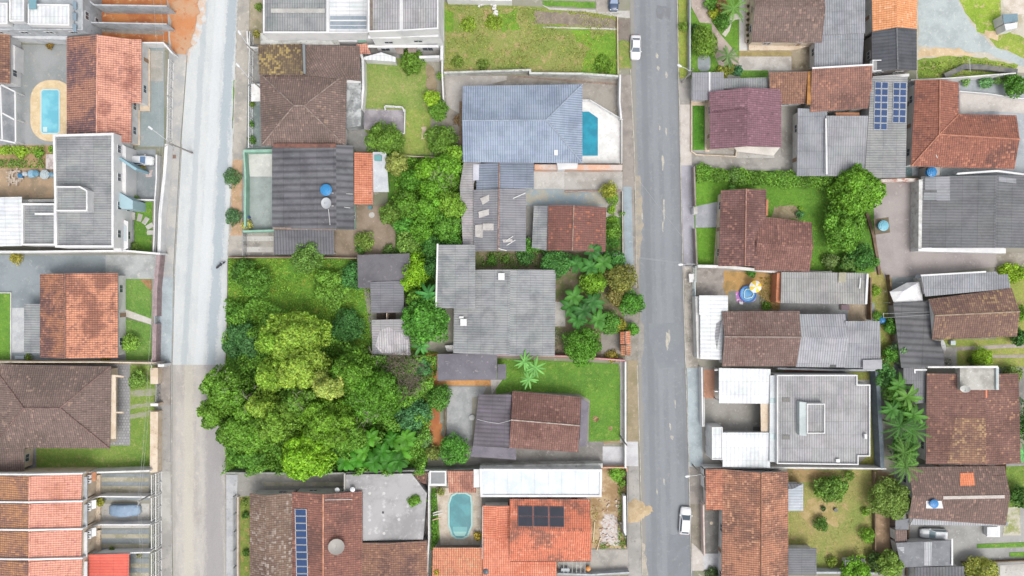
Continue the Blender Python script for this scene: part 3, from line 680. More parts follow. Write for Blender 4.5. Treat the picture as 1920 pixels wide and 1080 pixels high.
def dish(label,u,v,r,c='b9bcbe',tilt=35,az=90,h=.9):
    g,_=ray_hit(u,v); z=g.z; p=P(u,v,z+h); rr=r/K; e=empty('satellite_dish',(g.x,g.y,z),label,'satellite dish','satellite dishes')
    n=22; vs=[];fs=[]; t=R_(tilt); a=R_(az)
    for i,f in enumerate((0.05,.35,.7,.92,1)):
        for k in range(n):
            x,y,zz=rr*f*math.cos(6.283*k/n),rr*f*math.sin(6.283*k/n),.28*rr*f*f
            x,zz=x*math.cos(t)+zz*math.sin(t),-x*math.sin(t)+zz*math.cos(t); x,y=x*math.cos(a)-y*math.sin(a),x*math.sin(a)+y*math.cos(a); vs.append((p.x+x,p.y+y,z+h+zz))
    for i in range(4):
        for k in range(n): fs.append((i*n+k,i*n+(k+1)%n,(i+1)*n+(k+1)%n,(i+1)*n+k))
    fs.append(tuple(range(n-1,-1,-1)))
    m=MB(); m.add(vs,fs); d=m.build('reflector',PL('dish_mesh',c,.5),e,smooth=True)
    dirv=Vector((math.sin(t)*math.cos(a),math.sin(t)*math.sin(a),math.cos(t))); c0=Vector((p.x,p.y,z+h)); f_=c0+dirv*rr*.9
    m=MB(); m.tube([c0-Vector((0,0,0.02)),f_],.025,5); m.lathe([(.05,-.08),(.09,-.05),(.09,.05),(.03,.08)],tuple(f_),8); m.build('receiver_arm',PL('grey_metal','a0a4a8'),e)
    m=MB(); m.tube([g,c0-Vector((0,0,.05))],.05,6); m.build('mast',PL('grey_metal','a0a4a8'),e); return e
def pipe(label,pts,c='e8e8e6',r=.05,name='drain_pipe',cat='pipe',lift=.08,z=None):
    q=[]
    for u,v in pts:
        if z is None: g,_=ray_hit(u,v); q.append(g+Vector((0,0,lift)))
        else: q.append(P(u,v,z))
    m=MB(); m.tube(q,r,6); return tag(m.build(name,PL('pipe_plastic',c)),label,cat)
def solar(label,corner,du,dv,nu,nv,frame='e4e8ec',cell='2b4672',lines=True):
    """corner, step along u and v (photo px), counts; laid parallel to the roof below"""
    nm='solar_array'; g0,nn=ray_hit(corner[0]+du[0]*nu/2+dv[0]*nv/2,corner[1]+du[1]*nu/2+dv[1]*nv/2)
    e=empty(nm,tuple(g0),label,'solar panels','solar panel arrays on roofs')
    def on(u,v):
        o=Vector((0,0,CAMH)); d=(P(u,v,0)-o).normalized(); t=nn.dot(g0+nn*.14-o)/nn.dot(d); return o+d*t
    t=NT('solar_cells') if ('sol',cell) not in _mc else None
    if t:
        t.b.inputs['Roughness'].default_value=.25; t.b.inputs['Specular IOR Level'].default_value=.5
        _mc[('sol',cell)]=t.fin(t.mix(t.ramp(t.noise(t.pos(),.6,3),.35,.7),hx(cell),hx(cell,1.3)))
    for i in range(nu):
        for j in range(nv):
            q=[on(corner[0]+du[0]*a+dv[0]*b,corner[1]+du[1]*a+dv[1]*b) for a,b in ((i+.03,j+.03),(i+.97,j+.03),(i+.97,j+.97),(i+.03,j+.97))]
            if (q[1]-q[0]).cross(q[2]-q[0]).z<0: q=q[::-1]
            c=sum(q,Vector())/4; qi=[]
            L1=(q[1]-q[0]).length; L2=(q[2]-q[1]).length
            for k in range(4):
                d=q[k]-c; qi.append(c+d*.92)
            m=MB(); m.add(q+[x-nn*.05 for x in q],[(7,6,5,4),(0,4,5,1),(1,5,6,2),(2,6,7,3),(3,7,4,0)]); m.add(q+qi,[(0,1,5,4),(1,2,6,5),(2,3,7,6),(3,0,4,7)])
            o=m.build('panel',PL('panel_frame',frame,.4),e); m=MB(); m.add([x-nn*.006 for x in qi],[(0,1,2,3)]); m.build('cell_sheet',_mc[('sol',cell)],o)
    return e
def lamp(label,hu,hv,bu,bv,h=7.5,group='street lamps along the asphalt road'):
    """lamp head at hu,hv; pole top at bu,bv"""
    t=P(bu,bv,h); hd=P(hu,hv,h); e=empty('street_lamp',(t.x,t.y,0),label,'street lamp',group)
    m=MB(); m.tube([(t.x,t.y,0),(t.x,t.y,h+1.2)],.15,10,r2=.09); m.build('pole',CONC(),e)
    d=(hd-t); m=MB(); m.tube([(t.x,t.y,h-.4),tuple(t+d*.4+Vector((0,0,.02))),tuple(hd-d.normalized()*.3)],.045,6); m.build('arm',PL('galvanised','d5d8da'),e)
    m=MB(); d.normalize(); s=Vector((-d.y,d.x,0)); vs=[];fs=[]
    for i,(x,w_,z1) in enumerate([(-.45,.06,.04),(-.3,.16,.09),(0,.24,.13),(.3,.2,.11),(.42,.06,.05)]):
        c=hd+d*x; vs+=[c+s*w_+Vector((0,0,-.03)),c+s*w_*.6+Vector((0,0,z1)),c-s*w_*.6+Vector((0,0,z1)),c-s*w_+Vector((0,0,-.03))]
    for i in range(4):
        for k in range(4): fs.append((i*4+k,i*4+(k+1)%4,i*4+4+(k+1)%4,i*4+4+k))
    fs+=[(3,2,1,0),(16,17,18,19)]; m.add(vs,fs); m.build('lamp_head',PL('lamp_shell','eceef0'),e); return e
def pole(label,u,v,h=8.5,arms=True,ang=0,group='utility poles along the pale street',lampdir=None):
    t=P(u,v,h); e=empty('utility_pole',(t.x,t.y,0),label,'utility pole',group)
    m=MB(); m.tube([(t.x,t.y,0),(t.x,t.y,h)],.17,10,r2=.1); m.build('pole',CONC(),e)
    if arms: m=MB(); a=R_(ang); m.obox((t.x,t.y),math.cos(a),math.sin(a),1.0,.05,h-.5,h-.4); m.build('crossarm',CONCL(),e)
    for k in (-.8,0.4,.8): m=MB(); m.lathe([(.04,0),(.07,.06),(.04,.12),(.06,.18),(.02,.2)],(t.x+math.cos(R_(ang))*k,t.y+math.sin(R_(ang))*k,h-.4),8); m.build('insulator',PL('porcelain','d8d0c8'),e)
    if lampdir:
        hd=P(*lampdir,h-1); d=(hd-Vector((t.x,t.y,h-1))); m=MB(); m.tube([(t.x,t.y,h-1.4),tuple(hd)],.04,6); m.build('arm',PL('galvanised','d5d8da'),e)
        m=MB(); m.obox((hd.x,hd.y),d.x,d.y,.4,.15,h-1.1,h-.93); m.build('lamp_head',PL('lamp_shell','eceef0'),e)
    return e
def cable(label,a,b,za,zb,sag=.4,r=.018,group='overhead cables'):
    A=P(*a,za);B=P(*b,zb); pts=[A.lerp(B,i/12)-Vector((0,0,sag*4*(i/12)*(1-i/12))) for i in range(13)]; m=MB(); m.tube(pts,r,4)
    return tag(m.build('overhead_cable',PL('cable','b9bcbe')),label,'cable',group)
def pool(label,poly,water,rimmat,z=.12,rim=.3,steps=None):
    q=[P(u,v,z) for u,v in poly]; q=[(a.x,a.y) for a in q]
    if area2(q)<0: q=q[::-1]
    c=(sum(x for x,_ in q)/len(q),sum(y for _,y in q)/len(q)); e=empty('swimming_pool',(c[0],c[1],0),label,'swimming pool'); o=inset(q,-rim); n=len(q)
    m=MB(); m.add([(x,y,.02) for x,y in o]+[(x,y,z) for x,y in o]+[(x,y,z) for x,y in q]+[(x,y,z-.07) for x,y in q],[(k,(k+1)%n,n+(k+1)%n,n+k) for k in range(n)]+[(n+k,n+(k+1)%n,2*n+(k+1)%n,2*n+k) for k in range(n)]+[(2*n+k,2*n+(k+1)%n,3*n+(k+1)%n,3*n+k) for k in range(n)])
    m.build('rim',rimmat,e); m=MB(); m.add([(x,y,z-.06) for x,y in q],[tuple(range(n))]); m.build('water',water,e)
    if steps:
        for k,(poly2,cc) in enumerate(steps):
            a=[P(u,v,z) for u,v in poly2]; m=MB(); a=[(x.x,x.y) for x in a]; a=a if area2(a)>0 else a[::-1]; m.add([(x,y,z-.05+k*.004) for x,y in a],[tuple(range(len(a)))]); m.build('step',WATER(cc,cc),e)
    return e
def rounded(x0,y0,x1,y1,r,n=6):
    o=[]
    for cx,cy,a0 in ((x1-r,y0+r,-90),(x1-r,y1-r,0),(x0+r,y1-r,90),(x0+r,y0+r,180)):
        for k in range(n+1): a=R_(a0+90*k/n); o.append((cx+r*math.cos(a),cy+r*math.sin(a)))
    return o
def box_thing(name,label,cat,poly,z0,z1,mat,group=None,lid=None):
    q=[P(u,v,z1) for u,v in poly]; q=[(a.x,a.y) for a in q]; c=(sum(x for x,_ in q)/len(q),sum(y for _,y in q)/len(q)); e=empty(name,(c[0],c[1],z0),label,cat,group)
    m=MB(); m.prism(q,z0,z1); m.build('body',mat,e)
    if lid: m=MB(); m.prism(inset(q,-.05) if area2(q)>0 else inset(q[::-1],-.05),z1+.002,z1+.05); m.build('lid',lid,e)
    return e
def ac_unit(label,u,v,z=None):
    g,_=ray_hit(u,v); z=g.z if z is None else z; p=P(u,v,z+.5); e=empty('air_conditioner',(p.x,p.y,z),label,'air conditioner','outdoor air conditioning units')
    m=MB(); m.box((p.x-.42,p.y-.17,z+.06),(p.x+.42,p.y+.17,z+.62)); m.box((p.x-.38,p.y-.15,z),(p.x-.28,p.y+.15,z+.06)); m.box((p.x+.28,p.y-.15,z),(p.x+.38,p.y+.15,z+.06)); m.build('casing',PL('ac_casing','eceded'),e)
    m=MB(); m.tube([(p.x-.1,p.y-.17,z+.34),(p.x-.1,p.y-.19,z+.34)],.2,14); m.build('fan_grille',DARKM(),e); return e
# ================================================= THE SETTING
big=[(-12000,-9000),(14000,-9000),(14000,10000),(-12000,10000)]
patch('ground',big,M('ground','a39f92','8d8f78','bcb6aa',.05,.6),0.0)
# pale block-paved street
patch('road',[(372,-200),(364,60),(352,100),(340,270),(327,500),(323,600),(322,684),(421,684),(426,520),(436,270),(444,130),(451,0),(455,-200)],
      ROAD('pale_block_paving','d6d9da','cacfd1','e3e1da',-55.4,.058,[(2.5,1.3,'a9b6be',1.9,.75),(-2.4,.8,'b2bcc0',1.6,.55),(.3,1.2,'e2e6ea',.8,.4)],.2),.02)
patch('road',[(322,684),(321,900),(325,1080),(327,1400),(424,1400),(423,1080),(422,850),(421,684)],
      ROAD('worn_block_paving','c4bfb9','b2aca8','d6d0c4',-56.0,0,[(2.9,2.6,'a29fa0',1.2,.75),(-1.7,1.3,'cfcabb',1.3,.6),(-4.6,.8,'aaa6a0',1.2,.5)],.22),.02)
# asphalt street
patch('road',[(1172,-300),(1181,0),(1184,120),(1189,270),(1193,540),(1197,650),(1200,850),(1206,1080),(1214,1400),(1306,1400),(1297,1080),(1292,850),(1283,600),(1277,350),(1272,120),(1270,0),(1262,-300)],
      ROAD('asphalt','93979c','8b8f94','a2a4a6',26.4,-.0214,[(-2.0,.8,'84878c',1.2,.6),(1.7,.9,'9ba0a5',1.0,.5),(-.2,.7,'9a9fa4',1.0,.5),(-3.9,.6,'a29c92',1.5,.7),(3.9,.4,'85878a',1.2,.5)],.14),.02)
for i,(pl,cl) in enumerate([([(1231,9),(1250,11),(1257,14),(1256,34),(1240,37),(1230,33)],'84868b'),([(1217,606),(1285,606),(1287,690),(1236,690),(1216,640)],'90959a'),([(1254,1002),(1296,1001),(1300,1120),(1252,1120)],'878b90')]):
    patch('asphalt_patch',rough_poly(pl,1.6,9,20+i),M('asphalt_repair',cl,'8c9096','989ca0',.3,.9,fine=.14),.026+.002*i)
WM=M('worn_marking','c9c4b6','b4b1aa','a3a3a3',1.2,3)
for i,(x,y,l,t) in enumerate([(1243,305,30,4),(1245,395,44,3.2),(1243,425,20,2.2),(1251,640,34,6),(1255,630,26,3),(1266,758,17,2),(1257,800,14,4),(1260,820,9,5),(1245,903,14,5),(1232,104,10,6),(1234,128,9,5),(1250,140,14,4),(1249,247,16,3),(1237,240,10,3),(1204,405,14,4),(1232,922,14,2)]):
    patch('road_marking',rough_poly([(x-t*.4,y-l/2),(x+t*.3,y-l/2+2),(x+t*.5,y),(x+t*.2,y+l/2),(x-t*.2,y+l/2-1),(x-t*.5,y)],.9,4,60+i),WM,.042)
patch('sand_spill',rough_poly([(1190,600),(1204,602),(1210,640),(1202,690),(1196,690)],2.5,7,8),M('dusty_asphalt','a8a39c','97958f','b8b2a6',.6,2),.04)
patch('sand_spill',rough_poly([(1196,1010),(1206,1010),(1216,1080),(1212,1120),(1200,1120)],3,7,9),M('dusty_asphalt','c2b8a8','aaa59c','cfc6b4',.6,2),.04)
patch('sand_spill',rough_poly([(1190,330),(1200,330),(1206,420),(1196,520),(1192,520)],2,8,10),M('dusty_asphalt','b3a998','a19c94','c2b8a6',.6,2),.04)
# kerbs and pavements
def kerb(pts,t=.16,c='c4bfb4'):
    q=[P(u,v,.14).to_2d() for u,v in pts]; L,Rr=strip_poly(q,t); m=MB()
    for i in range(len(q)-1): m.prism([tuple(L[i]),tuple(L[i+1]),tuple(Rr[i+1]),tuple(Rr[i])],0,.14)
    tag(m.build('kerb',M('kerb',c,'aca79c','d3cec4',.8,2)),None,None,None,'structure')
kerb([(1182,130),(1189,270),(1192,400),(1193,540)]); kerb([(1195,685),(1200,850),(1205,1080),(1213,1400)])
kerb([(1271,-200),(1270,0),(1272,120),(1277,350),(1283,600),(1291,850),(1297,1080),(1305,1400)],c='c9c4bc')
kerb([(340,270),(327,500),(322,684),(321,900),(324,1400)],c='aeb0b0'); kerb([(452,-200),(437,270),(427,480)],c='cfcac2')
kerb([(421,684),(422,850),(423,1080),(424,1400)],c='b5b0a8')
pv=CONC(); 
patch('pavement',[(305,-200),(317,100),(311,270),(298,500),(296,684),(320,684),(325,500),(338,270),(350,105),(362,60),(370,-200)],M('pale_pavement','c5c2bd','b2b4b5','d2cdc6',.3,.9),.12,.1)
patch('pavement',[(296,520),(296,684),(321,684),(325,520)],M('bluish_slabs','b9c5ca','a9b4b9','c8cfd2',.3,.9),.128)
patch('pavement',[(296,684),(295,760),(320,760),(320,684)],M('brown_pavement','a79f98','938c86','b8b0a8',.3,.9),.12,.1)
patch('pavement',[(295,760),(295,890),(296,1400),(323,1400),(320,890),(320,760)],M('grey_pavement','a5a29e','b8b4ae','928f8c',.25,.9),.12,.1)
patch('pavement',[(296,884),(320,884),(320,983),(296,983)],M('light_slab','c2c0ba','b2b0aa','cfccc6',.3,.9),.128)
patch('pavement',[(453,-200),(438,270),(431,400),(428,480),(455,480),(453,330),(462,270),(468,0),(470,-200)],M('pale_pavement2','bfb9b0','a8a49d','d0cac0',.3,.9),.12,.1)
patch('bare_soil',rough_poly([(434,300),(454,300),(453,440),(432,440)],2,8,2),M('soil_verge','c9a888','b59a78','ddc8ae',.6,2),.13)
patch('grass_verge',rough_poly([(436,240),(440,150),(438,150),(435,240)],1,8,2),LAWN(),.15)
patch('pavement',[(424,890),(424,1400),(445,1400),(446,1080),(444,940),(446,890)],M('pale_blotched','c6c6c8','b4b6ba','a9a8a8',.35,1.1),.12,.1)
patch('pavement',[(1163,140),(1182,140),(1188,270),(1192,540),(1165,540),(1168,330)],M('brown_pavement','a79f98','938c86','b8b0a8',.3,.9),.12,.1)
patch('pavement',[(1168,350),(1184,350),(1188,498),(1172,498)],M('blue_pavement','a6b3ba','97a3a9','b7bfc3',.3,.9),.135)
patch('grass_verge',rough_poly([(1160,75),(1181,78),(1183,128),(1161,130)],1.5,8,2),WEEDY(),.13)
patch('bare_soil',rough_poly([(1158,36),(1182,36),(1180,76),(1158,74)],1.5,8,2),M('dark_verge','8f857c','7c726a','a59c90',.5,2),.12)
patch('pavement',[(1150,20),(1181,20),(1181,34),(1155,32)],CONCL(),.14)
patch('bare_soil',[(1176,676),(1195,676),(1200,828),(1176,828)],M('dusty_verge','a99a80','978d70','b8a98c',.4,1.5),.12,.1)
patch('pavement',[(1174,828),(1196,828),(1197,874),(1174,874)],M('white_slab','d6d5d8','c6c5c8','e2e0e0',.4,1.4),.15,.1)
patch('pavement',[(1178,874),(1198,874),(1204,1100),(1178,1100)],M('grey_pavement','a5a29e','b8b4ae','928f8c',.25,.9),.12,.1)
patch('pavement',[(1198,540),(1168,540),(1172,676),(1197,676)],M('rubbly_pavement','a39d94','8f8a80','bdb6aa',.6,2),.1,.08)
patch('grass_verge',rough_poly([(1271,-60),(1292,-60),(1292,145),(1273,148)],1.2,9,4),GRASS('a9b252','8fa248','c0b468'),.13)
patch('pavement',[(1273,148),(1296,148),(1296,196),(1274,196)],CONC(),.12,.1)
patch('pavement',[(1275,196),(1296,196),(1297,310),(1277,310)],M('pink_pale_pavement','d5cdc6','c6beb7','e0dad4',.4,1.4),.13,.1)
patch('pavement',[(1277,310),(1299,310),(1304,500),(1282,500)],M('lilac_pavement','b7b5be','a6a3ac','c8c5cc',.3,1.2),.12,.1)
patch('pavement',[(1282,500),(1304,500),(1309,690),(1286,690)],M('blotched_pavement','bfb8ae','9b958c','d8d2ca',.6,1.6),.12,.1)
patch('pavement',[(1288,690),(1314,690),(1318,875),(1292,875)],M('bluish_slabs','b9c5ca','a9b4b9','c8cfd2',.3,.9),.12,.1)
patch('pavement',[(1292,875),(1318,875),(1320,945),(1294,945)],M('brown_pavement','a79f98','938c86','b8b0a8',.3,.9),.12,.1)
patch('pavement',[(1294,945),(1318,945),(1318,1035),(1297,1018)],M('mossy_pavement','a39b8e','8e8779','b5ad9f',.5,1.3),.12,.1)
patch('pavement',[(1297,1018),(1318,1036),(1320,1070),(1298,1070)],M('pink_pale_pavement','d5cdc6','c6beb7','e0dad4',.4,1.4),.132,.1)
patch('manhole',rect(316,290,323,297),PL('rust_cover','8f7468'),.14); patch('manhole',rect(324,290,330,297),PL('rust_cover','8f7468'),.142); patch('manhole',rect(319,279,325,283),PL('rust_cover','8f7468'),.144)

# ================================================= WEST BLOCK
# construction site
patch('bare_soil',rough_poly([(172,-60),(372,-60),(366,30),(352,104),(322,104),(318,82),(172,82)],2.5,9,31),OSOIL(),.03)
patch('bare_soil',rough_poly([(312,-60),(378,-60),(370,50),(352,104),(322,102),(319,60)],4,9,33),M('soil_wash','d29062','cfa684','c07850',.35,1.0),.15)
patch('foundation_strip',rect(162,18,175,42),CONCL(),.1,.09); patch('foundation_strip',[(150,46),(172,50),(310,60),(305,66),(170,60)],M('footing','a09890','8f857c','c8bfb4',.5,2),.05)
GR='bare party walls on the building site'
wall('grey-white party wall on the orange soil, the upper of two long ones',[(150,-14),(176,9),(312,11)],3.4,GREYW(),.22,group=None)
wall('grey-white party wall on the orange soil, nearer the orange tiled house',[(138,16),(172,42),(312,45)],3.2,GREYW(),.22)
shrub('small dry yellow plant at the north wall of the pool yard',93,86,7,.6,'9a8440')
patch('manhole',rounded(328,93,335,100,3),PL('blue_bucket','4a5f86'),.14)
# modern white block, top left corner
h=house('pale modern two-storey block with white flat roofs in the top left corner',60,10)
box_house(h,[(-80,-70),(155,-70),(155,56),(-80,56)],5.5,M('pale_roof_deck','bfc5ca','aab0b5','d0d2d4',.3,1.2),GREYW(),drop=.35)
for pl in ([(-30,5),(14,5),(14,45),(-30,45)],[(17,-30),(45,-30),(45,40),(17,40)],[(52,7),(130,8),(130,48),(52,46)]):
    box_house(h,pl,6.6,METW(),WHITE(),drop=.25,t=.25,z0=5.3,windows=False,name='roof_panel')
slab(h,'skylight',[(54,-8),(68,-8),(68,17),(54,17)],6.75,PL('teal_glass','7fa9b4',.15),.1)
for k in range(4): slab(h,'window',[(136.5,-20+k*21),(143,-17+k*21),(143,-2+k*21),(136.5,-5+k*21)],5.75,PL('blue_pane','8fa3b2',.15),.1)
wall('pale concrete wall between the modern block and the pool yard',[(-40,64),(18,64),(30,66),(126,70)],2.6,M('weathered_white','dcdde0','c2c6cc','a9acb2',.4,1.5),.9)
# yard with the rounded pool
patch('yard',rect(-40,84,127,275),M('yard_concrete','a9abac','979c9c','b8b4ac',.2,.8),.03)
patch('pool_deck',rounded(57,150,138,265,36),M('beige_deck','ead3ae','dcc49c','f2e2c6',.5,1.6),.12,.1)
pool('small pale blue rectangular pool in a rounded beige deck',rounded(78,169,110,249,4),WATER('8fd6e6','7acbe0'),M('pale_rim','cfe6ea'),z=.2,rim=.2,steps=[(rect(80,238,88,247),'d6f2f4')])
h=house('orange and dark tiled gable house beside the rounded pool',195,160)
shed(h,[(246.6,73.5),(265,74),(265,193),(246.6,193)],[3.58,3.2,3.2,3.58],ORANGE(),wall=WALLW(),name='east_eave',ins=.3)
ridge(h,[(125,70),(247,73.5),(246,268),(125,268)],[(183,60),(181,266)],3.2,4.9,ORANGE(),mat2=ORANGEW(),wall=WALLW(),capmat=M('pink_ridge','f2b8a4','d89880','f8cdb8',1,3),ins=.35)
slab(h,'porch_floor',[(262,92),(281,92),(281,208),(262,208)],.3,CREAM(),.28); slab(h,'porch_floor',[(246,206),(262,206),(262,272),(246,272)],.28,CREAM(),.26)
patch('bare_soil',rough_poly([(352,20),(388,-20),(384,40),(362,100),(350,120)],4,6,34),M('thin_wash','dcc4b0','d6dadd','d4a888',.8,2),.036)
patch('driveway',[(258,82),(308,82),(308,275),(258,275)],M('blue_grey_drive','a0abad','93a0a2','b4b5b0',.25,.8),.05)
patch('driveway',[(281,95),(306,95),(306,152),(281,152)],M('warm_drive','bdb9b1','aaa79f','c8c4bc',.3,1),.06)
wall('white wall closing the driveway north of the orange tiled house',[(266,80),(306,80),(323,100)],2.2,WHITE(),.25)
railing('white grille fence in front of the orange tiled house',[(316,112),(314,180),(313,260)],1.9,FRAME(),group='white front fences',base=WHITE())
h=house('house with a weathered orange roof at the left edge beside the rounded pool yard',0,110)
ridge(h,[(-70,62),(19,62),(19,157),(-70,157)],[(-30,58),(-30,160)],3.2,4.6,BROWN2(),wall=WHITE())
slab(h,'annex',[(19,80),(28,86),(28,132),(19,128)],2.2,WHITE(),z0=0)
patch('yard',rect(-60,157,30,272),M('pergola_yard','a3a6aa','8f9399','b6b6b6',.4,1),.05)  # mottled cool grey floor of the pergola court
e=empty('pergola',P(5,215,0),'white open pergola frame over the court by the left edge','pergola')
m=MB()
for a,b in (((0,157),(4,262)),((0,158),(28,172)),((4,212),(28,225)),((28,172),(29,266)),((0,262),(29,268))):
    A,B=P(*a,2.5),P(*b,2.5); d=B-A; m.obox(((A+B)/2).to_2d(),d.x,d.y,d.length/2,.12,2.32,2.5)
m.build('beams',FRAME(),e)
for a in ((1,160),(27,172),(28,224),(28,266),(5,262)): A=P(*a,2.5); m=MB(); m.box((A.x-.08,A.y-.08,0),(A.x+.08,A.y+.08,2.3)); m.build('post',FRAME(),e)
# white complex
patch('yard',rect(-60,272,100,320),M('garden_soil','b59872','94805c','c8ab84',.4,1.5),.03)
patch('yard',rect(-60,316,100,372),M('brown_soil_yard','bfa588','a3917a','d0b89c',.3,1),.04)
cover('ground_plants',rect(-20,274,85,290),'8fc23c',60,.05,.5,.16,label='bright green ground plants along the wall of the back garden')
cover('ground_plants',rect(-20,299,85,315),'6f9f42',60,.05,.6,.16)
for i,(x,y,r,c) in enumerate([(8,281,9,'9fcf3a'),(38,284,12,'a3d23c'),(72,288,9,'7fb83a'),(95,279,6,'86bf3c')]):
    shrub(['round lime green bush by the left edge of the back garden','widest lime green bush in the back garden of the white complex','green bush right of the lime bush in the back garden','small green bush touching the long grey roof of the white complex'][i],x,y,r,.9,c)
patch('washing_bench',rect(86,289,103,317),M('tile_scraps','d9cfcb','b8aaa6','e6e0dc',1.2,3),.35,.3)
h=house('white modern complex with a long grey corrugated roof and white parapets',150,370)
box_house(h,[(99,252),(213,249),(213,464),(103,464)],6.0,FIB(),WHITE(),drop=.35,t=.38,grain=(1,0))
box_house(h,[(103,349),(150,349),(164,357),(164,396),(103,396)],7.4,FIB(),WHITE(),drop=.4,t=.25,z0=5.6,grain=(1,0),windows=False,name='roof_box')
box_house(h,[(40,381),(104,381),(104,460),(40,460)],5.2,FIB(),WHITE(),drop=.4,t=.3,grain=(1,0),name='low_roof')
slab(h,'roof_beam',[(65,399),(102,399),(102,403),(65,403)],5.15,WHITE(),.1)
shed(h,[(-60,371),(41,369),(41,461),(-60,463)],[4.4,4.4,4.0,4.0],METW(),wall=WHITE(),th=.2,name='metal_roof',grain=(1,0),windows=False)
slab(h,'facade_fin',[(207,287),(212,286),(257,316),(254,320)],4.3,PL('teal_panel','9cc2d0'),z0=0)
slab(h,'facade_fin',[(207,357),(213,354),(249,376),(249,392),(230,392),(207,378)],4.3,PL('teal_panel','b2d0da'),z0=0)
slab(h,'balcony',[(213,262),(226,268),(236,275),(236,368),(222,362),(213,356)],3.4,WHITE(),z0=0)
slab(h,'balcony',[(213,372),(226,378),(228,470),(213,470)],3.3,WHITE(),z0=0)
for k,(a,b,c_,d) in enumerate([(222,270,225,282),(222,320,225,340),(217,382,221,405),(217,410,221,430),(217,430,221,446)]): slab(h,'window',rect(a,b,c_,d),3.46,PL('brown_pane','9c8f88',.2),.08)
slab(h,'canopy',[(229,411),(240,415),(240,465),(230,470)],2.9,PL('white_frame','f2f2f2'),.12); slab(h,'canopy_glass',[(231,420),(237,424),(237,452),(231,452)],2.96,PL('pale_glass','cdd9de',.15),.04)
slab(h,'porch_floor',[(230,392),(250,392),(251,474),(240,474)],.3,M('porch','a8a9aa','989a9c','b8b4ac',.5,1.5),.28)
slab(h,'porch_steps',[(247,398),(253,398),(253,412),(247,412)],.5,CONCL(),.2)
patch('driveway',[(236,280),(292,280),(292,374),(236,374)],M('blue_grey_drive','a0a6aa','8f979b','b4b2ab',.25,.8),.05)
patch('driveway',rect(237,316,254,372),M('warm_drive','b9afa3','a49b90','c6bdb0',.3,1),.06)
patch('lawn',[(252,378),(286,378),(284,472),(246,472),(251,440)],LAWN(),.08)
for i,(x,y,a) in enumerate([(262,408,75),(273,414,55),(281,424,30),(283,436,2)]):
    c=P(x,y,.1); m=MB(); m.obox((c.x,c.y),math.cos(R_(a)),math.sin(R_(a)),.68,.4,.02,.14); tag(m.build('stepping_stone',CONCL()),['pale stepping slab nearest the porch of the white complex','second slab from the porch on the curved garden path','third slab from the porch on the curved garden path','pale stepping slab nearest the street fence, lying level'][i],'stepping stone','stepping slabs across the small front lawn')
shrub('green plant at the top left corner of the small front lawn',254,375,9,1.3,'7aa850')
shrub('leafy plant at the foot of the small front lawn',251,465,10,1.2,'7fa84a')
shrub('yellowish plant beside the white car in the driveway',265,316,7,1.0,'b3ac55')
patch('flower_bed',rough_poly(rect(272,320,286,332),2,5,3),M('pink_gravel','dcc6c4','c8b8b4','eadcd8',1.2,3),.1)
car('white hatchback in the driveway beside the teal panel of the white complex',262,300,-3,4.7,'eff1f3',glass='5a7fa8')
wall('white front wall of the white complex, wider at its lower end',[(312,270),(308,330),(300,400),(298,476)],2.0,WHITE(),.55)
wall('low white strip wall beside the driveway fence of the white complex',[(293,290),(293,335),(290,376),(289,440),(287,476)],1.7,WHITE(),.22)
wall('white low wall between the driveway and the small front lawn',[(249,374),(291,375)],1.2,WHITE(),.25)
for k,(a,b) in enumerate([((291,395),(291,410)),((291,412),(291,428)),((292,280),(307,281))]): pass
wall('long white south wall below the grey corrugated roofs of the white complex',[(-60,472),(60,472),(232,470),(300,476)],3.0,WHITE(),.35)
tank('pale blue water barrel nearest the long grey roof, in the back garden',96,327,5,0,1.0,'7fa6bd'); 
tank('large pale grey tub between two blue barrels in the back garden',83,327,8.5,0,.8,'a9bfc8',c2='c3d0d4')
tank('blue barrel in the middle of the garden row',66,325,6,0,.9,'6fa3bd'); tank('large pale blue tub left of the middle barrel',58,326,7,0,.8,'a6c4d4',c2='9cc3dc')
tank('narrow white barrel in the garden row',46,326,4.5,0,1.0,'cfd6da'); tank('small bright blue barrel beside the brick stack',37,329,4.5,0,.8,'3f86b8')
e=empty('brick_stack',P(26,330,0),'uneven stack of pale bricks and boards beside the barrels','brick stack')
m=MB()
for i in range(46):
    c=P(26+rnd.uniform(-11,13),331+rnd.uniform(-12,14),.3); a=rnd.choice([0,.2,1.57,1.4]); z=rnd.uniform(0,.5); m.obox((c.x,c.y),math.cos(a),math.sin(a),rnd.uniform(.25,.6),.12,0,z+.1)
m.build('bricks',M('pale_brick','d2c2b2','b8a694','e2d6ca',1,3),e)
wall('low white rear wall beside the small low roof of the white complex',[(42,377),(103,376)],2.2,WALLW(),.5)
# blue-grey court and orange tiled house
patch('yard',[(-60,478),(200,478),(200,515),(235,515),(235,678),(-60,678)],M('blue_grey_yard','9aa3a8','8b9499','abb0b2',.22,.9,fine=.12),.04)
patch('driveway',rect(198,478,297,523),M('pale_drive','bcc0bf','a9adac','cfcfca',.4,1),.05)
patch('terrace',rect(219,523,237,676),M('grey_terrace','9b9c9e','8e8f92','aaa9a8',.4,1),.06)
patch('lawn',rect(-60,548,20,676),LAWN(),.07); patch('yard_slab',rect(19,577,46,661),M('pale_slab','ced0d2','bcbfc3','dad8d6',.4,1.4),.09)
wall('thin pale kerb wall between the left lawn and the blue-grey court',[(-40,549),(20,549),(20,676)],.3,WALLW(),.15)
patch('lawn',[(236,523),(284,523),(284,602),(236,581)],GRASS('7fa44e','6a9742','96ad62'),.07); patch('lawn',[(236,597),(284,609),(284,676),(236,676)],GRASS('7fa44e','6a9742','96ad62'),.07)
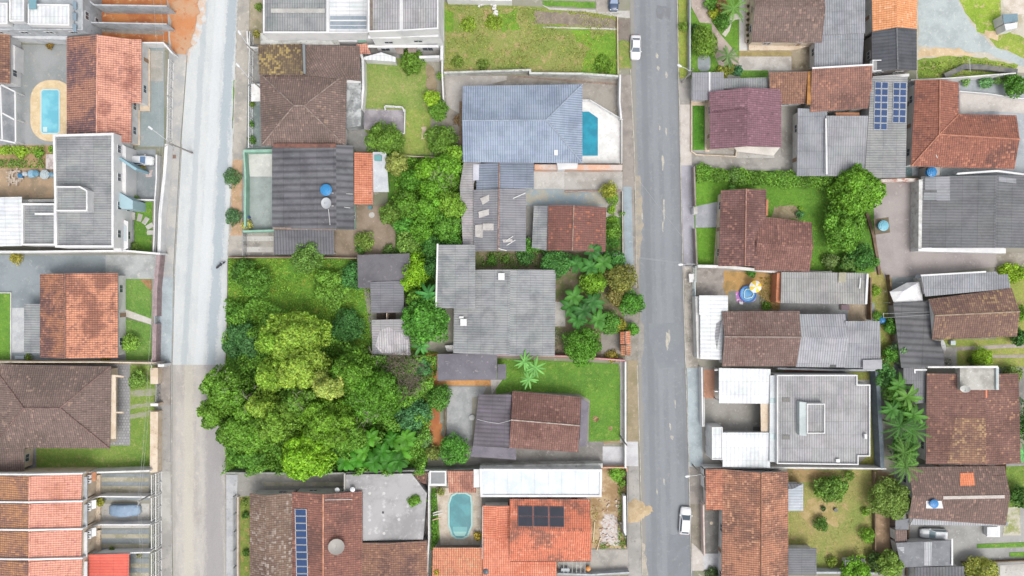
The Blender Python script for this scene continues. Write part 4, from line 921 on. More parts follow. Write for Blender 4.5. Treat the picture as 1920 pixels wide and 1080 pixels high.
patch('bare_soil',[(262,524),(284,524),(284,545),(278,540)],M('reddish_soil','b08a62','9a7a54','c4a07c',.6,2),.08)
patch('path',[(224,581),(238,581),(284,598),(284,609),(238,594),(224,594)],M('pale_path','d8d4cc','cac5bc','e2dfd8',.6,2),.09)
h=house('orange tiled gable house with dark stains beside the two front lawns',150,590)
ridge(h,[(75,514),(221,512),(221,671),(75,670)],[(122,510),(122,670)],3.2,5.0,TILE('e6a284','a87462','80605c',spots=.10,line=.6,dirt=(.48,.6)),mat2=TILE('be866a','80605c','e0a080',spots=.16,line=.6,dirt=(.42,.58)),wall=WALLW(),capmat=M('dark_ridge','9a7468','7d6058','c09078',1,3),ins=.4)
shed(h,[(45,570),(76,570),(76,662),(45,662)],[2.7,3.1,3.1,2.7],FIB(),name='lean_to_roof',wall=None)
shrub('young bright green tree on the lower front lawn of the orange tiled house',243,643,17,2.6,'8fc44a')
shrub('small green bush in the narrow passage south of the orange tiled house',52,670,7,.9,'7a9a40'); shrub('yellow-green bush at the south-east corner of the orange tiled house',197,672,8,.9,'8f9a48')
shrub('yellow shrub against the long white wall over the blue-grey court',30,484,12,1.2,'b9b84c')
patch('storage_box',rect(28,667,45,673),PL('pale_box','b8c4cc'),.4,.38)
PINK=lambda: M('pink_brown_wall','b09a9c','9b8789','c2aeb0',.6,2)
wall('pinkish brown front wall beside the upper front lawn',[(297,478),(291,540),(290,593)],1.8,PINK(),.7)
wall('pinkish brown front wall beside the lower front lawn',[(290,607),(289,640),(288,680)],1.8,PINK(),.7)
railing('small grey gate in the pinkish brown front wall',[(290,594),(290,607)],1.7,PL('gate_grey','a8b4c0'),name='garden_gate',cat='gate')
wall('cream party wall between the orange tiled house and the hip-roofed house',[(-60,679),(190,679),(296,681)],2.6,CREAM(),.22)
# hip roofed brown house
patch('yard',rect(-60,682,245,695),CONC(),.04)
patch('terrace',[(204,684),(244,684),(244,835),(204,835)],PAVER('bab9ba','a3a2a4',sx=.5,sy=.5),.06)
patch('lawn',[(244,684),(290,684),(290,882),(66,882),(66,833),(244,833)],GRASS('8aa24e','779a42','a5a866'),.05)
for a in ([(244,733),(292,728),(292,741),(244,745)],[(244,760),(292,753),(292,760),(244,768)],[(244,777),(282,770),(292,770),(292,778),(244,786)]): patch('tyre_track',rough_poly(a,1,8,3),M('track','a7a792','96a06c','b8b2a4',.7,2),.06)
patch('yard',rect(44,838,68,884),M('grey_court','9da0a3','8b8e92','aeb0b0',.5,1.5),.07)
h=house('large dark brown hip-roofed house with a cream strip along its terrace',80,760)
ridge(h,[(-16,840),(-16,683),(208,687),(206,841)],[(45,765),(113,765)],3.2,5.4,BROWN(),hip=(1,1),wall=CREAM(),ins=.6,capmat=M('dark_ridge2','8a706a','74605c','b89c8c',.8,2))
slab(h,'porch_slab',[(207,703),(217,703),(217,823),(207,823)],2.9,CREAM(),.2)
slab(h,'porch_beam',[(217,703),(232,705),(232,708),(217,707)],2.8,CREAM(),.2); slab(h,'porch_beam',[(217,772),(232,772),(232,775),(217,775)],2.8,CREAM(),.2)
shed(h,[(-60,840),(45,840),(45,883),(-60,883)],[3.1,3.1,2.7,2.7],BROWN(),wall=CREAM(),name='wing_roof')
shrub('green tree on the lawn beside the cream wall near the pole',256,712,18,2.6,'7fae4c')
wall('short cream-topped wall segment between the lawn and the pavement',[(289,690),(289,720)],1.7,CREAM(),1.35); wall('long cream-topped wall beside the tyre-tracked lawn',[(289,772),(288,886)],1.7,CREAM(),1.35)
box_thing('gate_pillar','small cream gate pillar in the gap between the cream-topped walls','pillar',rect(283,757,296,761),0,2.0,CREAM(),lid=WHITE())
railing('white driveway gate between the cream-topped walls',[(293,722),(292,756)],1.5,PL('gate_grey','a8a8a8'),name='driveway_gate',cat='gate')
wall('long white wall north of the salmon row houses',[(-60,889),(120,888),(280,883)],2.8,WALLW(),.3)
# row houses
U=[(888,940),(940,992),(992,1047),(1047,1100)]
GRN='salmon-roofed row houses'
LB=['northernmost salmon-roofed row house, next to the brown hip-roofed house','salmon-roofed row house behind the covered car','salmon-roofed row house above the red flat carport','salmon-roofed row house cut by the bottom edge, behind the red carport']
for i,(a,b) in enumerate(U):
    k=(a+b)/2; h=house(LB[i],60,k,group=GRN,name='row_house')
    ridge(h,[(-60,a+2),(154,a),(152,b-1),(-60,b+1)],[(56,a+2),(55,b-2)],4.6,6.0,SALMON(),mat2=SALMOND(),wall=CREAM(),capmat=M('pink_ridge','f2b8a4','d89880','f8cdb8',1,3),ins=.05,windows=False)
    A=[P(-60,a+1,4.9),P(56,a+2,6.35),P(155,a,4.9)]; m=MB()
    for p,q in ((A[0],A[1]),(A[1],A[2])): m.add([(p.x,p.y-.14,p.z-1),(q.x,q.y-.14,q.z-1),(q.x,q.y+.14,q.z-1),(p.x,p.y+.14,p.z-1),(p.x,p.y-.14,p.z),(q.x,q.y-.14,q.z),(q.x,q.y+.14,q.z),(p.x,p.y+.14,p.z)],[(3,2,1,0),(4,5,6,7),(0,1,5,4),(1,2,6,5),(2,3,7,6),(3,0,4,7)])
    m.build('party_wall',WHITE(),h)
    slab(h,'porch_slab',[(153,a+6),(163,a+6),(163,b-3),(153,b-3)],3.9,GREYW() if i<2 else WHITE(),.2)
    slab(h,'porch_floor',[(160,a+6),(188,a+2),(188,b-2),(160,b-2)],.4,CREAM(),.38)
    if i<3:
        slab(h,'porch_canopy',[(163,a+1),(180,a-3),(180,a+13),(163,a+17)],3.0,M('terracotta_deck','c98f6c','b57c5c','daa887') if i==0 else WHITE(),.15)
        for dy in (0,9): g=P(169,a+5+dy,3.05); m=MB(); m.box((g.x-.28,g.y-.28,3.0),(g.x+.28,g.y+.28,3.4)); o=m.build('roof_vent',WHITE(),h); m=MB(); m.box((g.x-.12,g.y-.12,3.38),(g.x+.12,g.y+.12,3.42)); m.build('opening',DARKM(),o)
    d=i
    lo,hi=a+4,b-2
    if i==1: patch('driveway',rect(188,lo,280,hi),CONCL(),.05)
    else:
        patch('driveway',rect(188,lo-4,280,hi),M('blue_grey_drive','99a0a3','8a9194','a9adae',.3,1),.05)
        for t in (.05,.42) if i!=0 else (.0,.35): y=lo+(hi-lo)*t; patch('tyre_strip',rect(188,y+3,279,y+3+(13 if t>.1 and i==0 else 8)),M('buff_strip','c2bba8','a9a48c','d0cabc',.4,1.5),.07)
for i,(a,b) in enumerate([((150,948),(281,931)),((150,994),(281,983)),((152,1042),(281,1036))]):
    pts=[(153,U[i][1]+1),(180,U[i][1]-7),(188,U[i][1]-9 if i!=1 else U[i][1]-8),(281,U[i][1]-8 if i<2 else U[i][1]-11)]
    wall(['white wall between the northernmost driveway strips and the covered car','white wall between the covered car and the driveway with two bicycles','white wall between the bicycle driveway and the red carport'][i],pts,2.0,WHITE(),.22)
h=house('bright red flat carport roof beside the row houses at the bottom','200' and 200,1060,cat='carport',name='carport')
shed(h,[(166,1040),(242,1038),(241,1120),(165,1120)],[3.0,2.8,2.8,3.0],CORR('ee7868','e06a5c','f08a7a',px=.5,line=.2,name='red_sheet'),th=.1)
for a in ((168,1042),(240,1041),(239,1110),(168,1110)): p=P(*a,2.7); m=MB(); m.box((p.x-.07,p.y-.07,0),(p.x+.07,p.y+.07,2.68)); m.build('post',FRAME(),h)
for i,(a,b) in enumerate([(889,928),(932,978),(982,1030),(1036,1100)]):
    railing(['white front gate of the northernmost row house','white front gate in front of the covered car','white front gate of the bicycle driveway','white front gate beside the red carport'][i],[(292,a),(292,b)],2.1,FRAME(),step=2.2,name='front_gate',cat='gate',group='white front gates of the row houses',base=WHITE())
    railing(['inner white rail of the northernmost row house','inner white rail right of the covered car','inner white rail right of the bicycle driveway','inner white rail right of the red carport'][i],[(284,a+3),(284,b-2)],1.6,FRAME(),step=2.2,group='inner rails of the row houses')
# car under a cover
p=P(233,957,.8); e=empty('covered_car',(p.x,p.y,0),'car hidden under a smooth blue-grey cover on the driveway','car',None)
m=MB(); loft(m,[(x*1.27,k*1.06,z*1.02) for x,k,z in [(-2.15,.5,.55),(-2.1,.75,.8),(-1.8,.9,.98),(-1.2,.95,1.2),(-.5,.97,1.45),(.2,.97,1.46),(.75,.96,1.25),(1.2,.94,1.02),(1.8,.88,.9),(2.08,.7,.72),(2.15,.5,.5)]])
o=m.build('cover',M('blue_cover','93a9c0','869cb5','a6b9cb',.8,2,rough=.5,fine=.05),e,local=True,smooth=True)
m=MB(); m.add([(-1.25,-.55,1.47),(.85,-.55,1.33),(.85,.55,1.33),(-1.25,.55,1.47)],[(0,1,2,3)])
shrub('yellow-green potted shrub at the porch end of the covered car driveway',185,941,9,1.2,'a8b040'); shrub('small green bush on the white wall below the bicycle driveway',209,1031,6,.8,'6f9040'); shrub('grey-green bush right of the red carport by the pole',261,1041,6,1.2,'98a078')
def bicycle(label,u,v,ang):
    p=P(u,v,.5); e=empty('bicycle',(p.x,p.y,.38),label,'bicycle','bicycles on the porch',rz=R_(ang))
    for x in (-.5,.5):
        m=MB(); m.tube([(x+.32*math.cos(k*.4488),.05+.02*math.sin(k),.33+.32*math.sin(k*.4488)) for k in range(15)],.03,5); m.build('wheel',PL('blue_tyre','3f4a9a'),e,local=True)
    m=MB(); m.tube([(-.5,.05,.33),(-.1,.05,.75),(.4,.05,.78),(.5,.05,.33)],.03,5); m.tube([(-.5,.05,.33),(0,.05,.3),(-.1,.05,.75)],.03,5); m.tube([(0,.05,.3),(.4,.05,.78)],.03,5); m.build('frame',PL('bike_frame','50508c'),e,local=True)
    m=MB(); m.tube([(.42,-.25,.95),(.45,.05,.92),(.42,.35,.95)],.025,5); m.build('handlebar',DARKM(),e,local=True); m=MB(); m.lathe([(.02,0),(.1,.02),(.09,.07),(.02,.09)],(-.12,.05,.78),8); m.build('saddle',DARKM(),e,local=True)
bicycle('bicycle with blue wheels leaning on the porch, the upper of two',166,1012,80); bicycle('bicycle with blue wheels leaning on the porch, the lower of two',166,1027,80)
# poles and cables on the west side of the pale street
pole('concrete utility pole beside the white grille fence of the orange tiled house',316,268,8.5,True,30,lampdir=(282,240))
pole('concrete utility pole at the corner of the cream-topped wall',282,684,5.4,True,90)
pole('concrete utility pole between the row house gates',259,941,5.2,True,70)
box_thing('white_box','white equipment box on the pavement by the cream-topped wall','box',rect(296,683,308,688),0.1,2.6,WHITE())
for k,(a,b) in enumerate([((285,-40),(300,266)),((298,-40),(316,266)),((300,268),(278,684)),((305,268),(284,684)),((278,684),(258,941)),((284,684),(262,941)),((258,941),(262,1120)),((262,941),(268,1120))]):
    cable(['left overhead cable crossing the building site','right overhead cable crossing the building site','left overhead cable over the front lawns','right overhead cable over the front lawns','left overhead cable over the tyre-tracked lawn','right overhead cable over the tyre-tracked lawn','left overhead cable over the lower row house drives','right overhead cable over the lower row house drives'][k],a,b,8.1 if k<4 else 5.0,8.1 if k<2 else 5.0)
cable('fallen-looking grey cable beside the soil verge of the pale street',(449,61),(466,86),6.0,6.5); 
for i,(x,y) in enumerate([(449,61),(446,122)]):
    q=P(x,y,7.5); pass
lamp('street lamp with a long arm over the pale street kerb, upper one',449,61,466,87,7.5,group='street lamps on the pale street'); lamp('street lamp with a dark arm over the pale street kerb, lower one',446,122,470,150,7.5,group='street lamps on the pale street')
# motorcycle
p=P(413,497,.5); e=empty('motorcycle',(p.x,p.y,.02),'black motorcycle standing on the pale street near the overgrown lot','motorcycle',rz=R_(38))
for x in (-.65,.68):
    m=MB(); m.tube([(x+.29*math.cos(k*.4488),0,.31+.29*math.sin(k*.4488)) for k in range(15)],.07,6); m.build('wheel',PL('tyre_rubber','3a3a3c',.8),e,local=True)
m=MB(); m.lathe([(.05,0),(.2,.05),(.22,.2),(.12,.3),(.03,.32)],(.22,0,.62),10); m.build('fuel_tank',PL('black_paint','45484e',.3),e,local=True)
m=MB(); m.box((-.75,-.13,.68),(.05,.13,.8)); m.build('seat',PL('seat_black','3c3c40'),e,local=True)
m=MB(); m.tube([(-.65,0,.31),(-.2,0,.5),(.3,0,.6),(.68,0,.31)],.06,6); m.box((-.2,-.15,.25),(.25,.15,.6)); m.build('frame',DARKM(),e,local=True)
m=MB(); m.tube([(.35,-.38,1.0),(.45,-.1,.98),(.45,.1,.98),(.35,.38,1.0)],.025,5); m.tube([(.45,0,.98),(.68,0,.31)],.04,5); m.build('handlebar',DARKM(),e,local=True)
m=MB(); m.lathe([(.03,-.05),(.1,0),(.08,.1)],(.6,0,.8),8); m.build('headlight',PL('lamp_glass','dfe6ea',.15),e,local=True)
# ================================================= MIDDLE BLOCK, north
patch('yard',rect(455,-100,830,112),M('grey_yard','aaa8a6','96948f','bdb9b2',.3,1),.03)
h=house('white building with a big grey corrugated roof at the top, near the pale street',553,20)
box_house(h,[(493,-90),(615,-90),(615,62),(493,62)],6.4,FIB(),WHITE(),drop=.3,t=.28,grain=(0,1),windows=False)
slab(h,'skylight_strip',[(508,16),(609,16),(609,24),(508,24)],6.2,M('translucent_strip','c8c6c0','b6b4b0','d6d4d0',.5,2),.03)
slab(h,'lower_wall',[(488,62),(626,60),(638,84),(488,84)],3.0,M('mouldy_white','d8d8d4','b4b4ae','8f8f8a',.5,1.4,fine=.1),z0=0)
h=house('white building with a white metal roof over a grey glazed strip at the top',652,30)
box_house(h,[(615,-90),(690,-90),(690,62),(615,62)],6.3,METW(),WHITE(),drop=.2,t=.22,grain=(1,0),windows=False)
slab(h,'glazed_roof',[(619,30),(687,30),(687,54),(619,54)],6.2,M('grey_glazing','a2acb6','92a0ac','b4bec6',.4,2,rough=.2),.03)
slab(h,'roof_beam',[(619,37),(687,37),(687,39.5),(619,39.5)],6.28,FRAME(),.05); slab(h,'roof_beam',[(619,47),(687,47),(687,48),(619,48)],6.28,FRAME(),.05)
slab(h,'lower_wall',[(624,66),(667,66),(670,78),(631,78)],2.9,WHITE(),z0=0)
for x in (634,645,656): slab(h,'window',rect(x,69,x+8,74),2.96,GLASS(),.05)
slab(h,'green_canopy',[(670,70),(684,70),(688,80),(671,80)],3.0,PL('green_sheet','7fa592',.5),.08)
shed(h,[(668,83),(688,81),(695,101),(675,101)],[3.3,3.3,2.7,2.7],ORANGE(),name='tiled_canopy',th=.1)
h=house('white two-storey twin building with brownish grey roofs beside the grass lot',760,30)
box_house(h,[(690,-90),(752,-90),(752,58),(690,60)],10.0,FIBW(),WHITE(),drop=.3,t=.24,grain=(0,1),windows=False)
box_house(h,[(752.4,-90),(822,-90),(822,54),(752.4,58)],10.0,FIBW(),WHITE(),drop=.3,t=.24,grain=(0,1),windows=False)
slab(h,'roof_gap',[(694,-60),(699,-60),(699,56),(694,58)],9.76,M('brown_gap','8f8278','7f7268','a5988c',1,3),.03)
# facade below: storeys step forward a little, with windows and balconies
for (u,v,z,w_,hh) in ((729,78,5.3,1.5,.45),(784,77,5.3,1.5,.45),(723,95,1.9,1.6,.6),(802,95,1.7,1.9,1.0)):
    p=P(u,v,z); y=P(0,59.5 if u<752 else 57,10.0).y-.02; m=MB(); m.box((p.x-w_/2,y-.06,z-hh),(p.x+w_/2,y-.01,z+hh)); o=m.build('window',FRAME(),h); m=MB(); m.box((p.x-w_/2+.08,y-.08,z-hh+.08),(p.x-.03,y-.061,z+hh-.08)); m.box((p.x+.03,y-.08,z-hh+.08),(p.x+w_/2-.08,y-.061,z+hh-.08)); m.build('pane',GLASS(),o)
slab(h,'ledge',[(690,66),(752,66),(752,72),(690,72)],7.4,WHITE(),.14); slab(h,'ledge',[(753,64),(822,63),(822,69),(753,70)],7.4,WHITE(),.14); slab(h,'ledge',[(690,84),(822,84),(822,89),(690,89)],3.6,WHITE(),.14)
slab(h,'balcony_roof',[(738,86),(756,86),(756,102),(744,100)],3.0,M('brownish_slab','a5978f','948780','b8aaa2',.5,2),.12)
slab(h,'balcony_roof',[(763,87),(782,87),(780,98),(766,99)],3.0,M('brownish_slab','a5978f','948780','b8aaa2',.5,2),.12)
wall('white wall at the east side of the twin building, along the grass lot',[(826,-60),(829,60),(828,112)],2.2,WHITE(),.5)
wall('white low wall with a ledge under the twin building facade',[(786,107),(824,106)],2.0,WHITE(),.45)
h=house('small white gable shed between the green lawn and the twin building',715,108,cat='shed',name='shed')
roof_mesh(h,[P(682,107,2.4),P(715,98,2.9),P(742,107,2.4),P(742,116,2.3),P(682,112,2.3)],[(0,1,2,3,4)],[0,1,2,3,4],METW(),wall=WALLW(),ins=.1,windows=False)
shrub('dense green shrub in front of the twin building facade',771,113,23,3.0,'6fa033',leaf=.17); 
# hip roofed brown house with the lichened wing
patch('yard',rect(455,80,690,280),M('grey_yard2','a3a29f','8f8d8a','b8b4ae',.3,1),.04)
h=house('dark brown hip-roofed house with a yellow-lichened wing near the pale street',570,200)
shed(h,[(484,84),(568,82),(568,140),(486,140)],[3.5,3.5,4.3,4.3],LICH(),wall=WALLW(),name='lichen_roof')
shed(h,[(572,84),(674,86),(676,152),(572,140)],[3.6,3.6,4.3,3.9],BROWN(),wall=WALLW(),name='wing_roof')
slab(h,'roof_gutter',[(567,82),(572,82),(573,138),(569,138)],4.25,PL('gutter_grey','8b9296'),.1)
ridge(h,[(490,273),(487,137),(650,137),(648,273)],[(551,198),(570,198)],3.5,5.9,BROWN(),hip=(1,1),wall=WALLW(),ins=.6,capmat=M('pale_ridge','9c8c84','80706a','c8b8a8',1.2,3))
slab(h,'deck',[(649,155),(677,154),(677,236),(649,240)],2.6,M('mouldy_deck','c5c8c8','8f9292','6f7272',.5,1.6,lo=.4,hi=.6),z0=0)
slab(h,'deck_edge',[(649,150),(676,150),(676,155),(649,155)],3.0,WHITE(),.3)
wall('white wall between the brown hip-roofed house and the green lawn',[(673,87),(680,112),(681,165),(677,205)],2.3,WHITE(),.4)
slab(h,'side_roof',[(471,157),(489,157),(489,190),(471,190)],2.6,WALLW(),.1)
patch('lawn',[(680,110),(800,108),(806,290),(735,292),(684,246)],LAWNM(),.06)
patch('terrace',[(677,204),(757,206),(758,249),(690,244),(677,240)],M('blotched_terrace','b4aeb4','979298','c8bcb4',.35,1.1,lo=.4,hi=.6),.12,.1)
wall('thin white edge wall around the grey terrace in the lawn',[(692,243),(758,250),(759,206),(752,200)],.7,WHITE(),.15)
railing('small white frame railing at the top of the grey terrace',[(722,206),(721,198),(754,200),(757,208)],1.1,FRAME(),step=2)
patch('bare_soil',rough_poly([(796,120),(815,125),(820,170),(806,200),(800,160)],3,7,6),M('dry_soil','a8977c','8f8066','bfae90',.5,2),.07)
patch('bare_soil',rough_poly([(790,240),(800,238),(802,256),(790,262)],2,5,7),M('pale_sand','e0cdb4','ccb898','ecdcc8',.8,2),.09)
patch('lawn',rect(757,205,808,290),GRASS('9fb058','86a04a','c0ae74'),.075)
shrub('lime green bushy tree at the edge of the green lawn',811,184,16,3.4,'9ed22c',leaf=.18); shrub('darker green tree below the lime green tree beside the wall',822,207,18,3.2,'6fa838',leaf=.18)
shrub('green shrub at the foot of the tall lawn wall, north of the lime tree',826,142,8,1.6,'7fb040')
tree('broad dark green tree at the south side of the grey terrace',722,262,34,4.2,'6b9a34',nl=8)
tree('green bush tree below the lawn, right of the broad dark green tree',826,262,30,4.0,'6f9f38',nl=8)
wall('thin pale fence wall below the lawn',[(735,291),(822,295)],1.2,CREAM(),.12)
# house with the dark corrugated roof and green walls
patch('yard',rect(455,273,512,432),M('greenish_yard','a9b3b0','98a19e','b8bfba',.3,1),.045)
patch('yard',rect(462,286,510,331),M('white_floor','dfdfda','cfcfca','eae8e4',.4,1.2),.07)
patch('yard',rect(455,436,515,480),M('striped_floor','b0aba2','918c86','c8c2b8',.4,1.2),.05)
patch('yard_strip',rect(455,443,513,452),CONCL(),.07); patch('yard_strip',rect(455,463,513,473),CONCL(),.07)
h=house('house with a large dark corrugated roof, a tank and a satellite dish',590,350)
ridge(h,[(510,276),(662,273),(664,431),(510,429)],[(630,274),(631,430)],3.3,4.3,CORR('75757a','5f5f64','88888c',px=1.15,line=.5,py=3),wall=M('mint_wall','b4d2c2','a3c2b2','c8dccf',.5,2),cap=False,ins=.35)
slab(h,'tile_strip',[(512,269),(630,269),(630,276.5),(512,276.5)],4.4,RUST(),.12)
slab(h,'eave_strip',[(512,426),(632,428),(632,432),(512,430)],3.6,M('rust_gutter','a08a80','8b7a70','c8d8c8',1,3),.1)
shed(h,[(514,431),(626,431),(626,477),(514,477)],[3.2,3.2,2.7,2.7],CORR('77777c','67676c','8a8a8e',px=.5,line=.42),wall=None,name='carport_roof')
for a in ((517,474),(570,475),(623,474)): p=P(*a,2.6); m=MB(); m.box((p.x-.07,p.y-.07,0),(p.x+.07,p.y+.07,2.6)); m.build('post',FRAME(),h)
shed(h,[(664,286),(699,287),(699,384),(664,383)],[3.1,2.7,2.7,3.1],TILE('eca184','d88a6c','8a5446',spots=.05,line=.5),wall=WALLW(),name='tiled_roof')
shed(h,[(699,285),(724,285),(729,360),(700,360)],[2.8,2.7,2.7,2.8],M('grey_white_slab','d2d6da','c2c6cc','e0e2e4',.4,1.4),wall=WALLW(),name='flat_roof',windows=False)
box_thing('water_box','teal and grey box unit on the white flat roof beside the orange tiles','box',rect(702,291,715,301),2.85,3.25,PL('teal_box','6fa8a8'))
g,_=ray_hit(611,352); tank('bright blue water tank on the dark corrugated roof above the satellite dish',611,356,10.5,g.z,.9,'3a92d0')
dish('pale mesh satellite dish on the dark corrugated roof below the blue tank',613,381,10,'c3c7cc',15,200,.8)
pipe('white pipe running east from the satellite dish',[(622,386),(657,390)]); pipe('white pipe running south from the satellite dish',[(616,392),(619,422)]); pipe('thin white pipe east of the blue tank',[(622,362),(662,364)])
MINT=lambda: M('mint_wall','9fc8b4','8fb8a4','b4d4c4',.5,2)
wall('mint green front wall with a gate gap beside the soil verge',[(457,285),(460,332),(459,425)],1.8,MINT(),.3)
wall('mint green wall across the north of the white forecourt',[(456,283),(512,282)],1.9,MINT(),.45); wall('mint green wall between the forecourt and the striped drive',[(455,434),(514,432)],1.9,MINT(),.35)
railing('thin dark front grille beside the striped drive',[(455,438),(455,478)],1.8,PL('gate_grey','a8a8a8'),name='driveway_gate',cat='gate')
railing('pale grille fence west of the brown hip-roofed house',[(468,60),(466,160),(466,276)],1.8,FRAME(),base=WHITE())
wall('thin brick-topped wall above the overgrown lot',[(427,483),(560,482),(668,484)],1.4,M('brick_brown','b59a8a','9b8070','c8b0a0',1,3),.15)
patch('bare_soil',rough_poly([(626,385),(738,385),(744,482),(626,482)],1.5,9,7),M('yard_soil','a59482','8c7c6a','bba893',.3,1.2),.05)
patch('paving_disc',[(697+5.5*math.cos(a*.5236),403+5.5*math.sin(a*.5236)) for a in range(12)],CONCL(),.1)
shrub('loose light green plant in the bare yard beside the carport',683,452,19,1.8,'86ad48'); shrub('dark green bush at the foot of the bare yard',676,468,10,1.4,'5f9040'); shrub('low green bush along the bottom of the bare yard',728,470,13,1.2,'6b9448')
tree('feathery green tree overhanging the dark carport roof',572,481,31,4.5,'6fa045',nl=7,leaf=.17)
shrub('round dark green street shrub nearest the white forecourt',434,333,17,1.7,'5f8f5a'); shrub('round dark green street shrub by the blue bin',436,406,16,1.7,'5a8a5c'); shrub('pale yellow shrub behind the mint green wall',462,420,11,1.3,'c3cc70')
box_thing('rubbish_bag','blue bag beside the pale yellow shrub','bag',rounded(457,404,467,413,4),0,.9,PL('blue_bag','3f66a0'))
wheelie=box_thing('laundry_tub','small teal tub at the end of the orange tiled roof','tub',rounded(690,385,697,392,2),0,.8,PL('teal_box','5f8f98'))
# garden jungle between the tank house and the long grey sheds
patch('garden_ground',[(735,292),(870,290),(872,470),(820,460),(820,560),(770,600),(740,480),(744,385),(727,385),(727,292)],GRASS('5f8f30','4f7a2c','8fa048'),.05)
cover('undergrowth',[(737,295),(868,292),(870,460),(770,560),(745,470),(745,390)],'6fae30',55,.1,1.2,.2,label='dense bright green undergrowth of the middle garden')
tree('round pale olive tree touching the white flat roof',742,306,22,5,'a5b558',nl=9,leaf=.15,warm=.1,dens=110)
J=[(800,318,24,5,'7fc02c'),(838,312,26,5.5,'74b42e'),(852,290,18,4.5,'8cc638'),(770,336,22,4.5,'5fa02c'),(815,350,27,5,'6fb02a'),(760,384,27,4.6,'669c2e'),(735,398,24,4.2,'6f9a3a'),(800,392,30,5.2,'72b430'),(845,385,28,4.8,'82b838'),(836,425,28,4.8,'68a836'),(788,432,25,4.4,'69aa2c'),(755,424,20,4,'5fa83c'),(765,452,24,4.2,'7cac48'),(848,455,20,3.8,'5c9e34'),(812,462,22,3.6,'4d8a3a')]
JL=['bright green tree south of the thin pale fence wall','green tree beside the corner of the blue-grey tiled roof','small bright tree touching the rusty wall of the pool house','dark green tree below the round pale olive tree','bright green tree in the upper middle of the garden','green tree right of the bare yard, north part','grey-green tree overhanging the bare yard','largest bright tree in the middle of the garden','yellow-green tree beside the long pale shed roof','green tree beside the lower end of the long pale shed roof','bright green tree low in the middle garden','small bright tree beside the bare yard corner','pale green tree above the dark flat shed','small green tree at the foot of the long pale shed roof','dark green tree above the grey corrugated wing']
for (x,y,r,hh,c),l in zip(J,JL): tree(l,x,y,r,hh,c,group='trees of the middle garden',nl=7)
dead_branches('pale bare feathery branches among the bright garden trees',832,335,24,5.6,90,'b8bf9a')
tree('narrow vivid lime tree creeping over the dark flat shed',779,508,23,4.6,'93d420',nl=8,ry=34,leaf=.17); 
tree('small lime tree lobe at the lower left of the dark flat shed',762,530,14,4.2,'8fcf24',nl=6)
tree('broad green tree beside the weathered sheds',798,598,45,7,'5fa83a',nl=10,ry=48,leaf=.24); tree('dark green tree right of the lime tree',812,500,22,4,'47823c'); tree('green tree filling the gap above the broad tree',780,560,18,4.5,'79b63a')
blade_plant('single big-leaved plant between the lime tree and the grey wing',803,552,2.6,4.6,'4f9a4a',8,.32)
blade_plant('big-leaved plant at the foot of the broad tree beside the sheds',790,648,2.2,3.6,'5fa850',8,.28)
# sheds in the lot
h=house('dark flat weathered shed roof at the edge of the overgrown lot',715,508,cat='shed',name='shed')
shed(h,[(670,478),(768,475),(768,535),(730,540),(730,540),(671,540)][:4]+[(671,540)],2.7,M('dark_roof_felt','77747a','67646a','8b878c',.3,1.2),wall=M('grey_wall2','a8a4a0','949088','b4b0ac'),windows=False)
h=house('upper grey corrugated shed with the vine over its corner',725,557,cat='shed',name='shed')
shed(h,[(694,529),(757,526),(757,586),(696,587)],[2.9,2.9,2.6,2.6],CORR('85858b','74747a','98989c',line=.3),wall=M('grey_wall2','a8a4a0','949088','b4b0ac'),grain=(1,0),windows=False)
h=house('lower corrugated shed with a bleached white patch on its roof',733,630,cat='shed',name='shed')
shed(h,[(697,600),(764,598),(770,666),(698,664)],[2.9,2.9,2.6,2.6],CORR('8b8b90','a8a6a8','d0ced0',line=.3,dirt=(.45,.55)),wall=M('grey_wall2','a8a4a0','949088','b4b0ac'),grain=(1,0),windows=False)
lay(h,'bleached_patch',rough_poly([(708,622),(730,612),(752,622),(766,640),(768,664),(720,664),(704,650)],3,6,77),CORR('d6d2d4','b0acb0','e6e4e4',line=.35,px=.42,name='bleached_sheet'),.03)
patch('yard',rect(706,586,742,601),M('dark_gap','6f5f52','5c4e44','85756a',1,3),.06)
wall('thin pale post wall between the two corrugated sheds',[(725,586),(725,600)],2.2,CREAM(),.1)
# ================================================= OVERGROWN LOT
patch('lot_ground',[(428,484),(672,484),(698,640),(822,660),(800,886),(424,886),(424,690)],GRASS('7aa638','5f9230','a9b04a'),.05)
cover('undergrowth',[(430,486),(670,486),(695,545),(696,660),(610,640),(430,640)],'7eb63c',34,.02,.5,.15,label='rank green grass of the overgrown lot',blob=.35)
cover('undergrowth',[(430,560),(500,560),(660,640),(690,664),(822,664),(800,882),(428,882)],'72b23e',80,.1,4.2,.2,label='dark undergrowth beneath the big trees of the lot')
patch('bare_soil',rough_poly([(800,660),(822,662),(822,700),(826,790),(832,840),(815,850),(797,800),(796,720)],3,8,9),OSOIL(),.07)
B=[('dark green bush in the north-west corner of the overgrown lot',455,510,24,3,'5c9438'),('green bushy tree beside the pale street, upper part of the lot',478,532,30,4,'66a036'),('bright green loose bush in the upper middle of the lot',625,540,36,3.6,'78b03e'),('dark teal-green bush near the upper corrugated shed',660,518,26,3,'4f9048'),('small green bush by the left edge of the lot',440,590,22,3.4,'5f9a30'),
('dark green tree west of the lime crown, beside the street',455,640,36,3.6,'559050'),('dark green bush below the lime crown on the right',650,612,32,4,'4a8640'),('green tree beside the lower shed',690,700,30,5,'5f9a2e')]
for l,x,y,r,hh,c in B: tree(l,x,y,r,hh,c,group='bushes of the overgrown lot')
